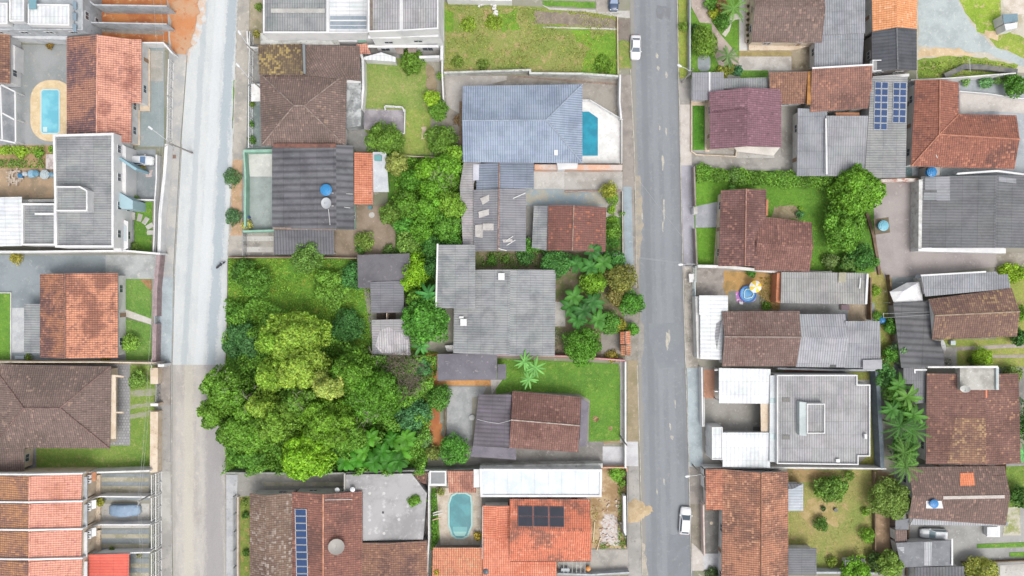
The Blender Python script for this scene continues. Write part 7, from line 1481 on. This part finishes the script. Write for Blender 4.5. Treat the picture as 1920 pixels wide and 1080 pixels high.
h=house('grey corrugated gable roof joined to the brown row house',1540,640)
ridge(h,[(1492,688),(1494,589),(1585,589),(1585,689)],[(1498,632),(1585,633)],3.3,4.4,CORR('b0b1b6','999aa0','c4c5c8',line=.42),wall=WALLW(),cap=False)
h=house('grey corrugated roof with a small paler roof at its corner, end of the row',1618,645)
shed(h,[(1585,602),(1650,602),(1652,690),(1584,690)],[3.9,3.9,3.2,3.2],CORR('a8a9ae','909197','bcbdc0',line=.42),wall=GREYW()); slab(h,'corner_roof',[(1618,675),(1654,674),(1654,692),(1618,692)],3.75,FIBL(),.1)
slab(h,'dark_gap',[(1556,682),(1568,682),(1568,689),(1556,689)],3.4,DARKM(),.02)
h=house('long grey corrugated roof with a white end strip, above the brown row',1545,540)
shed(h,[(1465,510),(1629,512),(1625,571),(1464,568)],[3.0,3.0,3.4,3.4],CORR('adacaa','969594','c2c1be',line=.42),wall=M('orange_wall2','d8906c','c48060','e4a888')); slab(h,'end_strip',[(1625,514),(1629,514),(1626,570),(1622,570)],3.5,WHITE(),.1); slab(h,'white_strip',[(1613,521),(1615,521),(1613,541),(1611,541)],3.55,WHITE(),.06); slab(h,'patched_sheet',[(1573,511),(1587,511),(1585,530),(1572,530)],3.3,M('buff_sheet','b8b4a0','a8a490','c8c4b0'),.05)
slab(h,'side_wall',[(1457,512),(1465,511),(1463,568),(1455,566)],2.6,M('orange_wall2','d8906c','c48060','e4a888'),z0=0)
patch('yard',rect(1462,568,1640,604),M('teal_grey_yard','a0a6a6','8e9494','b4b8b6',.3,1),.06); patch('yard',rect(1590,570,1625,604),M('buff_yard','b8a890','a09078','ccbea6',.4,1.3),.07)
box_thing('garden_bench','small white-framed bench with dark cushions behind the long grey roof','bench',rect(1578,572,1592,581),0,.7,FRAME(),lid=PL('dark_cushion','7c6470'))
patch('lawn',[(1628,512),(1672,500),(1682,700),(1655,700),(1640,600),(1628,590)],GRASS('b0a464','8fa048','c4ae80'),.05)
wall('brown fence wall between the grass strip and the row of grey roofs',[(1633,520),(1634,600)],1.4,RUSTM(),.25); wall('thin fence wall left of the white tent',[(1668,515),(1674,560),(1678,640)],1.3,RUSTM(),.16)
shrub('bright green bush in the grass strip beside the tent',1643,545,11,1.4,'8fc038'); shrub('green bush above the blue barrel in the grass strip',1645,594,10,1.1,'6fa83c'); tank('bright blue barrel at the end of the grey row roofs',1655,601,6,0,1.0,'3a8cc8'); tree('round green bush tree beside the dark corrugated roof',1676,612,16,2.6,'5f9f3a'); tree('blue-green bush tree below the round one',1690,660,20,3.0,'7fb07a'); tree('green bush left of the blue-green one',1674,665,16,2.8,'66a83c')
pipe('white cable pair end post in the grass strip',[(1656,587),(1657,595)],z=1.2,name='white_pole'); cable('upper white cable from the grass strip to the brown roof',(1657,588),(1744,585),3,3.6,.1,.03); cable('lower white cable from the grass strip to the brown roof',(1657,596),(1744,590),3,3.6,.1,.03)
# white pavilion + grey/brown houses at the right
patch('yard',[(1672,520),(1730,518),(1735,700),(1676,700)],M('teal_grey_yard','a0a6a6','8e9494','b4b8b6',.3,1),.055)
e=empty('party_tent',P(1700,552,0),'white peaked party tent beside the grey corrugated roof','tent'); m=MB(); A=P(1694,546,3.2); q=[P(1668,547,2.2),P(1700,530,2.2),P(1725,528,2.2),P(1731,566,2.2),P(1676,568,2.2)]; B_=P(1712,535,3.0)
m.add([tuple(x) for x in q]+[tuple(A),tuple(B_)],[(0,5,1),(1,5,6),(1,6,2),(2,6,3),(6,5,3),(3,5,4),(4,5,0)]); m.build('canopy',M('tent_fabric','f0f0f0','e2e2e6','dcd6d4',.8,2),e)
for x in (q[0],q[1],q[3],q[4]): m=MB(); m.tube([(x.x*.99,x.y*.99,0),(x.x*.99,x.y*.99,2.2)],.04,6); m.build('pole',FRAME(),e)
dish('grey mesh satellite dish above the white tent',1721,522,7,'b8c0c6',20,60,.9)
h=house('grey corrugated house above the yellow-flecked brown roof',1810,535)
shed(h,[(1727,517),(1868,509),(1872,515),(1890,514),(1895,541),(1735,556)],3.3,CORR('a3a5aa','8b8d92','b8babd',line=.42),wall=WALLW(),grain=(0,1)); slab(h,'white_edge',[(1726,515),(1849,508),(1849,511),(1727,518)],3.45,WHITE(),.1)
h=house('brown tiled gable house with yellow lichen flecks at the right',1828,595)
ridge(h,[(1748,637),(1741,561),(1897,540),(1907,631)],[(1744,592),(1912,584)],3.4,4.7,TILE('8a6d62','7a5f58','b89a70',spots=.16,line=.4),wall=WALLW(),capmat=M('pale_ridge3','b09c88','98846f','c8b8a4',1,3))
h=house('dark long-sheet corrugated roof beside the lichened brown gable',1720,630)
shed(h,[(1675,569),(1742,565),(1748,637),(1768,640),(1771,687),(1690,690)],2.8,CORR('707073','616164','838386',px=1.1,line=.45,py=4),wall=M('grey_wall2','a8a4a0','949088','b4b0ac'),grain=(1,.05),windows=False)
dish('large pale mesh satellite dish at the corner of the brown gable',1766,648,10,'c0c0be',40,20,1.2); box_thing('pallet','pale blue box beside the large satellite dish','box',rect(1783,639,1792,647),0,.8,PL('pale_box2','c8d4d8'))
patch('lawn',rect(1768,636,2000,690),GRASS('a8ad5a','8fa048','b8a478'),.05); patch('driveway',[(1770,652),(1900,645),(1990,645),(1990,652),(1900,652),(1772,659)],M('pinkish_track','b8aca4','a39890','ccc2ba',.4,1.3),.07); patch('driveway',[(1850,666),(1990,664),(1990,670),(1850,671)],M('pinkish_track','b8aca4','a39890','ccc2ba',.4,1.3),.07); patch('yard',rect(1768,650,1794,690),CONC(),.075)
shrub('bright lime round bush on the striped lawn',1844,669,19,2.2,'96c82c',nl=8); shrub('dark bush beside the lime round bush',1825,677,9,1.1,'5c8434'); shrub('small rubble-side bush above the mouldy parapet',1780,678,7,.6,'b8c0b8')
tree('dark green tree at the right edge beside the striped lawn',1916,632,17,3,'4f8a3c'); tree('bright green bush at the right edge above the dark tree',1921,588,15,2.6,'7fb83a'); shrub('lime creeper along the top of the grey corrugated house',1895,513,20,1.6,'9ccc28'); shrub('lime bush at the right edge beyond the grey house',1920,512,14,1.8,'94c82c'); patch('lawn',rect(1868,500,2000,640),GRASS('a4aa58','8fa048','b8a078'),.045)
# large white house with grey roof
patch('yard',[(1314,688),(1462,690),(1660,700),(1660,880),(1316,880)],M('stained_court','aba8a2','938f88','bfbcb6',.2,.8),.05); patch('yard',rect(1319,693,1340,747),M('terracotta_floor','c79880','b58870','d6ac96',.4,1.4),.08)
patch('lawn',[(1455,695),(1640,698),(1648,872),(1610,870),(1632,850),(1632,712),(1455,712)],GRASS('9a9c50','7f8c40','a88c60'),.07); patch('bare_soil',rough_poly([(1470,694),(1560,695),(1556,702),(1470,703)],.8,8,26),M('red_soil','a87058','946048','c08c70',.5,1.6),.085)
h=house('white house with stepped parapet and a wide grey corrugated roof',1540,790)
box_house(h,[(1457,703),(1608,703),(1608,721),(1632,721),(1632,856),(1610,856),(1610,872),(1457,870)],4.4,FIBW(),WHITE(),drop=.35,t=.2,grain=(0,1))
box_house(h,[(1513,757),(1547,757),(1547,813),(1513,813)],5.4,FIBW(),WHITE(),drop=.3,t=.15,z0=4.1,windows=False,name='tank_box'); slab(h,'tank_box_side',[(1499,753),(1512.5,755),(1512.5,818),(1499,816)],5.2,M('pale_teal_wall','cfd8d8','bfc8c8'),z0=4.1)
slab(h,'roof_hatch',[(1467,746),(1481,746),(1481,754),(1467,754)],4.15,M('hatch_grey','8a8884'),.08); slab(h,'roof_hatch',[(1467,816),(1481,816),(1481,824),(1467,824)],4.15,M('hatch_grey','8a8884'),.08)
box_thing('white_box','white box at the right of the wide grey corrugated roof','box',rect(1621,814,1626,823),4.1,4.6,WHITE())
shed(h,[(1348,690),(1445,692),(1444,757),(1348,756)],[3.4,3.4,3.2,3.2],METW(),wall=None,name='carport_roof',grain=(0,1)); shed(h,[(1355,811),(1444,811),(1444,877),(1355,875)],[3.3,3.3,3.1,3.1],METW(),wall=WHITE(),name='front_roof',grain=(0,1))
box_house(h,[(1335,801),(1355,801),(1355,862),(1335,862)],3.9,METW(),WHITE(),drop=.15,t=.15,windows=False,name='porch_roof'); slab(h,'walkway_roof',[(1426,757),(1445,757),(1445,812),(1427,812)],3.0,CREAM(),.15); slab(h,'link_roof',[(1444,704),(1458,704),(1458,866),(1443,866)],3.6,M('pale_link','e4e8ea','d2d8dc','f0f2f2'),.3)
for a,b in ((746,756),(813,824)): slab(h,'link_panel',rect(1444,a,1459,b),3.63,PL('pale_teal_glass','b9cdd0',.2),.02)
for a in ((1350,694),(1350,752)): p=P(*a,3.1); m=MB(); m.box((p.x-.1,p.y-.1,0),(p.x+.1,p.y+.1,3.1)); m.build('post',FRAME(),h)
for a,b in (((1340,693),(1348,694)),((1340,733),(1348,734))): slab(h,'beam',[a,(b[0],a[1]),(b[0],a[1]+2),(a[0],a[1]+2)],3.0,FRAME(),.15)
box_thing('rooftop_device','white rooftop device near the south parapet of the grey roof','device',rect(1568,861,1575,867),4.1,4.5,WHITE())
wall('dark slate wall right of the white house',[(1645,693),(1650,780),(1655,878)],2.2,M('slate_wall','7f8a92','707b83','94a0a6',.5,1.4),.7); wall('pale wall topped fence north of the white house',[(1458,691),(1560,694),(1650,694)],2.2,GREYW(),.3); wall('pale wall topped fence south of the white house',[(1320,877),(1450,877),(1662,879)],2.2,WALLW(),.25)
wall('double white front wall of the white house, beside the bluish slabs',[(1316,689),(1318,800)],1.8,WHITE(),.25); wall('inner white rail wall of the stained court',[(1320,745),(1321,800)],1.4,WHITE(),.15)
for i,(y) in enumerate((818,845)): box_thing('front_pillar',['white front pillar of the white house, the upper one','white front pillar of the white house, the lower one'][i],'pillar',rect(1329,y-6,1334,y+5),0,2.2,WHITE())
box_thing('drain_grate','dark square grate in the stained court','grate',rect(1412,800,1425,809),0,.09,PL('grate','6f6c68'))
# palms and trees between
RP='tropical plants between the white house and the brown roofs'
tree('green tree at the top of the palm row beside the slate wall',1665,705,20,4,'5f9f50',ry=28,group=RP); tree('green tree in the palm row above the palms',1680,735,22,4.5,'6fae3c',group=RP); tree('deep green tree at the heart of the palm row',1692,770,26,5,'5c9c34',group=RP)
tree('dark green tree low in the palm row',1700,842,24,5,'4f8c3a',group=RP,ry=34)
for i,(x,y,f) in enumerate([(1688,725,0),(1704,745,0),(1690,800,1),(1714,808,1),(1698,850,1),(1676,770,0),(1716,780,0),(1700,875,1)]):
    blade_plant(['uppermost broad-leaved plant of the palm row','broad-leaved plant in the palm row beside the grey lean-to','palm at the left middle of the palm row','palm spreading over the brown roof from the palm row','palm in the lower palm row','broad-leaved plant leaning over the slate wall','broad-leaved plant at the right middle of the palm row','drooping palm at the foot of the palm row'][i],x,y,3.4 if f else 2.6,5+.5*(i%3),['5c9438','6b9c40','4f8834'][i%3],17 if f else 9,.16 if f else .34,name='palm_tree' if f else 'banana_plant',cat='palm' if f else 'banana plant',group=RP,frond=bool(f),droop=.45,up=.7)
h=house('grey stepped lean-to left of the large brown tiled roof',1718,730,cat='shed',name='lean_to')
shed(h,[(1694,690),(1736,688),(1738,755),(1716,757),(1712,720),(1694,720)],2.5,CORR('8f8f93','7f7f83','a4a4a8',line=.2),wall=WALLW(),grain=(0,1),windows=False); slab(h,'white_edge',[(1714,692),(1738,692),(1738,695),(1717,695),(1717,700),(1714,700)],2.62,WHITE(),.1)
h=house('large brown tiled house with a mouldy white terrace in its corner',1820,780)
ridge(h,[(1737,700),(1914,728),(1912,871),(1736,869)][0:0] or [(1738,700),(1910,700),(1914,868),(1736,870)],[(1848,700),(1849,869)],3.2,4.3,TILE('88665e','74564f','c09474',spots=.08,line=.35),wall=WALLW(),cap=False)
slab(h,'terrace',[(1800,689),(1871,688),(1871,731),(1800,731)],4.5,M('mouldy_terrace','c4c2bc','a8a59e','dcdad6',.35,1.1),z0=3.2); slab(h,'terrace_edge',[(1740,687),(1871,686),(1873,690),(1740,690)],4.9,WALLW(),.5); slab(h,'terrace_edge',[(1868,690),(1873,690),(1873,731),(1868,731)],4.9,M('pale_teal_wall','cfd8d8','bfc8c8'),.5)
dish('pale oval satellite dish at the corner of the mouldy terrace',1810,728,8,'cfcfcc',45,230,.8); slab(h,'new_tile_patch',[(1848,731),(1851,731),(1851,746),(1848,746)],4.35,M('orange_new','e89070'),.08)
lay(h,'weathered_tiles',[(1792,783),(1848,783),(1848,868),(1775,868)],TILE('9c7864','84645a','d0b080',spots=.22,line=.4),.03)
patch('yard',rect(1870,688,2000,760),M('dark_grey_yard','94928e','82807c','a8a6a2',.3,1),.06); tree('mixed green plants at the right edge above the large brown roof',1900,702,20,2.4,'7fa050',ry=16); tree('green tree at the right edge beside the large brown roof',1924,790,18,3.4,'4f9440',ry=40)
blade_plant('big-leaved plant at the lower right corner of the large brown roof',1920,852,1.9,2.4,'6fc070',8,.32); 
# ================================================= EAST BLOCK, south
h=house('long orange-brown tiled house beside the asphalt road at the bottom',1400,980)
ridge(h,[(1324,880),(1477,882),(1477,1200),(1350,1200)][0:0] or [(1356,880),(1478,884),(1478,1200),(1350,1200)],[(1427,881),(1426,1200)],3.3,4.8,TILE('c28a70','8c685a','dca888',spots=.12,line=.55,dirt=(.42,.62)),wall=WALLW(),capmat=M('brown_ridge','98705c','84604e','b08a74',1,3)); shed(h,[(1323,880),(1356,880),(1355,956),(1323,957)],[3.0,3.3,3.3,3.0],TILE('cf8c72','a06c58','e4ac90',spots=.14,line=.5),wall=WALLW(),name='street_roof')
patch('yard',rect(1320,958,1352,1040),M('dark_patio','8f8c88','7f7c78','a29f9a',.4,1.4),.07); patch('yard',rect(1318,1038,1350,1068),M('white_slab','d6d5d8','c6c5c8','e2e0e0',.4,1.4),.09); wall('pinkish white front wall of the long orange-brown house',[(1319,946),(1321,1042)],1.8,M('pink_white','e8d4cc','d6c0b8','f0e4de',.6,2),.25); wall('short white front wall beside the street lamp near the bottom',[(1319,880),(1320,914)],1.8,WHITE(),.2)
shrub('green palm-like bush at the bottom beside the long orange-brown house',1366,1074,15,1.8,'6fa048'); shrub('dark low plants at the very bottom by the front wall',1336,1076,13,.8,'5f7850'); box_thing('roof_vent','small pale round drain cap in the dark patio','cap',rounded(1331,978,1337,984,2.9),0,.12,PL('buff_cap','d8c8b0'))
patch('lot_ground',[(1477,880),(1645,880),(1660,1064),(1477,1075)],GRASS('a8a262','8e9c50','c0a678',s1=.12,s2=.5),.05); cover('short_grass',rect(1480,885,1642,1050),'98a058',12,.02,.12,.1)
patch('bare_soil',rough_poly([(1512,935),(1560,940),(1570,985),(1520,990),(1500,960)],5,10,27),M('dry_bare','bfa878','a8985e','ccb88c',.5,1.6),.062); patch('bare_soil',rough_poly([(1478,880),(1560,882),(1556,900),(1500,905),(1480,912)],3,9,28),M('ochre_soil2','b09468','8f8250','c8ac80',.35,1.1),.065)
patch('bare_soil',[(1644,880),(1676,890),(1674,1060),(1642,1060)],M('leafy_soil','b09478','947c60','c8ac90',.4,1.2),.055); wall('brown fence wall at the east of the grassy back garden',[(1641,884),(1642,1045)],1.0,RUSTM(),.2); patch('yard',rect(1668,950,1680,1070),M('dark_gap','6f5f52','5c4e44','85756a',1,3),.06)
h=house('small white corrugated lean-to in the grassy back garden',1491,932,cat='shed',name='lean_to'); shed(h,[(1476,906),(1506,906),(1506,958),(1476,958)],[2.4,2.4,2.2,2.2],METG(),wall=WALLW(),windows=False,grain=(1,0)); lay(h,'grey_sheet',[(1477,907),(1506,907),(1506,917),(1477,917)],FIBD(),.03)
h=house('dark grey corrugated shed at the bottom of the grassy back garden',1504,1055,cat='shed',name='shed'); shed(h,[(1476,1028),(1531,1028),(1531,1078),(1476,1078)],[2.7,2.7,2.5,2.5],CORR('808184','717275','949598',line=.25),wall=WALLW(),windows=False,grain=(1,0))
tree('spreading green tree in the middle of the grassy back garden',1562,918,32,3.6,'6f9f3c',nl=9,ry=26); tree('round pale green tree overhanging the garden fence',1672,938,38,5,'86a84a',nl=12,ry=37,leaf=.15,dens=110,warm=.1); shrub('round dark green bush in the grassy back garden',1540,983,14,1.7,'5c8c34'); shrub('bright bush near the east fence of the grassy back garden',1627,1004,15,1.9,'7ab42c'); shrub('small bright bush above the bright one by the fence',1624,960,8,1,'84b83c'); shrub('tiny dark bush in the middle of the back garden',1544,954,5,.7,'5f8048'); shrub('small shrub at the bottom of the back garden',1561,1055,10,1.3,'8cac40')
shrub('green sapling along the top of the back garden',1594,893,10,1.6,'76a03c'); tree('tree at the bottom beside the back garden, lime left one',1608,1072,27,3.6,'7fc02c'); tree('tree at the bottom beside the grey shed roof, pale one',1672,1062,27,4,'86b048'); tree('dark shrubbery between the two bottom trees',1644,1052,16,2.4,'55783c')
box_thing('dark_pot','dark round pot on the dry grass','pot',rounded(1564,953,1571,960,3.4),0,.5,PL('dark_pot','5c5c5a')); h=house('small grey tin roof behind the lime tree at the bottom',1602,1056,cat='shed',name='shed'); shed(h,[(1584,1050),(1622,1048),(1622,1062),(1584,1064)],[2.1,2.1,2.0,2.0],FIBD(),wall=WALLW(),windows=False)
wall('pale wall at the very bottom of the grassy back garden',[(1531,1074),(1590,1074),(1662,1076)],1.8,GREYW(),.35)
# lower right corner
patch('yard',[(1676,870),(2000,870),(2000,1300),(1676,1300)],M('grey_drive3','b0afac','9c9b98','c2c0bc',.2,.8),.04); patch('lawn',[(1884,875),(2000,870),(2000,950),(1886,952)],GRASS('7f9a40','6a8a38','98a858'),.07); patch('yard',[(1886,952),(1912,950),(1914,1004),(1880,1004)],M('mossy_white','cac4b4','98a060','dcd8cc',.4,1.2),.08); tree('dark green tree at the right edge above the grey drive',1916,932,20,3.2,'4f8034')
h=house('brown tiled house with a bright orange patch on its roof at the lower right',1790,925)
ridge(h,[(1704,972),(1703,876),(1884,874),(1886,985)],[(1703,929),(1884,928)],3.3,4.5,TILE('806a63','73605a','b09080',spots=.12,line=.35),wall=WALLW(),cap=False); lay(h,'new_tiles',[(1800,887),(1825,886),(1828,910),(1800,911)],TILE('f0946c','e4845f','f8a080',spots=.1,line=.3),.05)
lay(h,'ridge_sheet',[(1768,930),(1883,928),(1883,934),(1768,936)],M('pale_ridge_sheet','cfc6c0','bfb6b0','dcd6d0',1,3),.1); lay(h,'grey_patch',[(1703,885),(1753,885),(1753,898),(1703,896)],FIBD(),.04); lay(h,'chimney_base',[(1860,872),(1886,870),(1886,890),(1860,892)],TILE('b07860','98685a','e0a080'),.06)
shed(h,[(1713,972),(1768,974),(1890,978),(1890,986),(1706,984)],3.0,FIBL(),name='front_roof',grain=(0,1))
g,_=ray_hit(1752,944); tank('blue water tank on the brown roof with the orange patch',1752,945,8,g.z,.7,'3a8cd0'); lay(h,'tank_base',[(1736,939),(1765,939),(1768,953),(1736,953)],WHITE(),.07)
wall('pale wall between the brown roof and the grey lower-right drive',[(1696,880),(1705,985),(1700,1080)],.5,RUSTM(),.2)
car('white car parked under the eaves at the lower right',1752,1001,178,4.8,'eef2f4','wagon',glass='8fa8b0'); patch('yard_slab',[(1850,986),(1875,986),(1875,1007),(1850,1007)],WHITE(),.12); box_thing('parked_trailer','white covered trailer beside the drive at the lower right','trailer',rect(1851,988,1872,1005),.12,1.1,M('white_cover','f0f0f2','e0e2e4'))
patch('lawn',[(1832,1020),(2000,1014),(2000,1024),(1832,1028)],LAWN(),.09,.05); patch('lawn',[(1893,1036),(2000,1032),(2000,1046),(1893,1044)],LAWN(),.09,.05); tree('yellow-green tree at the bottom right corner',1842,1078,32,4,'a8b850',nl=8); patch('yard',[(1875,1060),(2000,1052),(2000,1200),(1875,1200)],CONCL(),.08); wall('thin brown wall along the bottom of the grey drive',[(1806,1056),(1870,1054),(1960,1050)],.8,RUSTM(),.16)
h=house('grey roof cluster with pale patches at the lower right',1735,1035,cat='shed',name='shed'); shed(h,[(1680,1018),(1787,1013),(1786,1060),(1690,1064)],[2.8,2.8,2.6,2.6],M('grey_deck','8b8d92','7d7f84','9fa1a4',.4,1.2),wall=WALLW(),windows=False); lay(h,'pale_strip',[(1733,1016),(1747,1016),(1746,1060),(1733,1060)],FIBL(),.04); lay(h,'pale_strip',[(1682,1026),(1695,1026),(1695,1038),(1682,1038)],FIBL(),.04); slab(h,'white_edge',[(1784,1010),(1787,1010),(1787,1060),(1784,1060)],2.9,WHITE(),.1)
h=house('small dark brown tiled roof beside the white car at the lower right',1690,1005,cat='shed',name='shed'); shed(h,[(1679,994),(1701,994),(1700,1018),(1679,1020)],[2.6,2.6,2.4,2.4],BROWN(),wall=WALLW(),windows=False); slab(h,'grey_roof',[(1679,976),(1706,972),(1704,993),(1679,993)],2.5,M('grey_deck','8b8d92','7d7f84','9fa1a4',.4,1.2),.1)
h=house('grey roof at the very bottom, right of the pale tree',1745,1075,cat='shed',name='shed'); shed(h,[(1716,1064),(1808,1062),(1808,1160),(1716,1160)],[2.6,2.6,2.8,2.8],FIBD(),wall=WALLW(),windows=False)
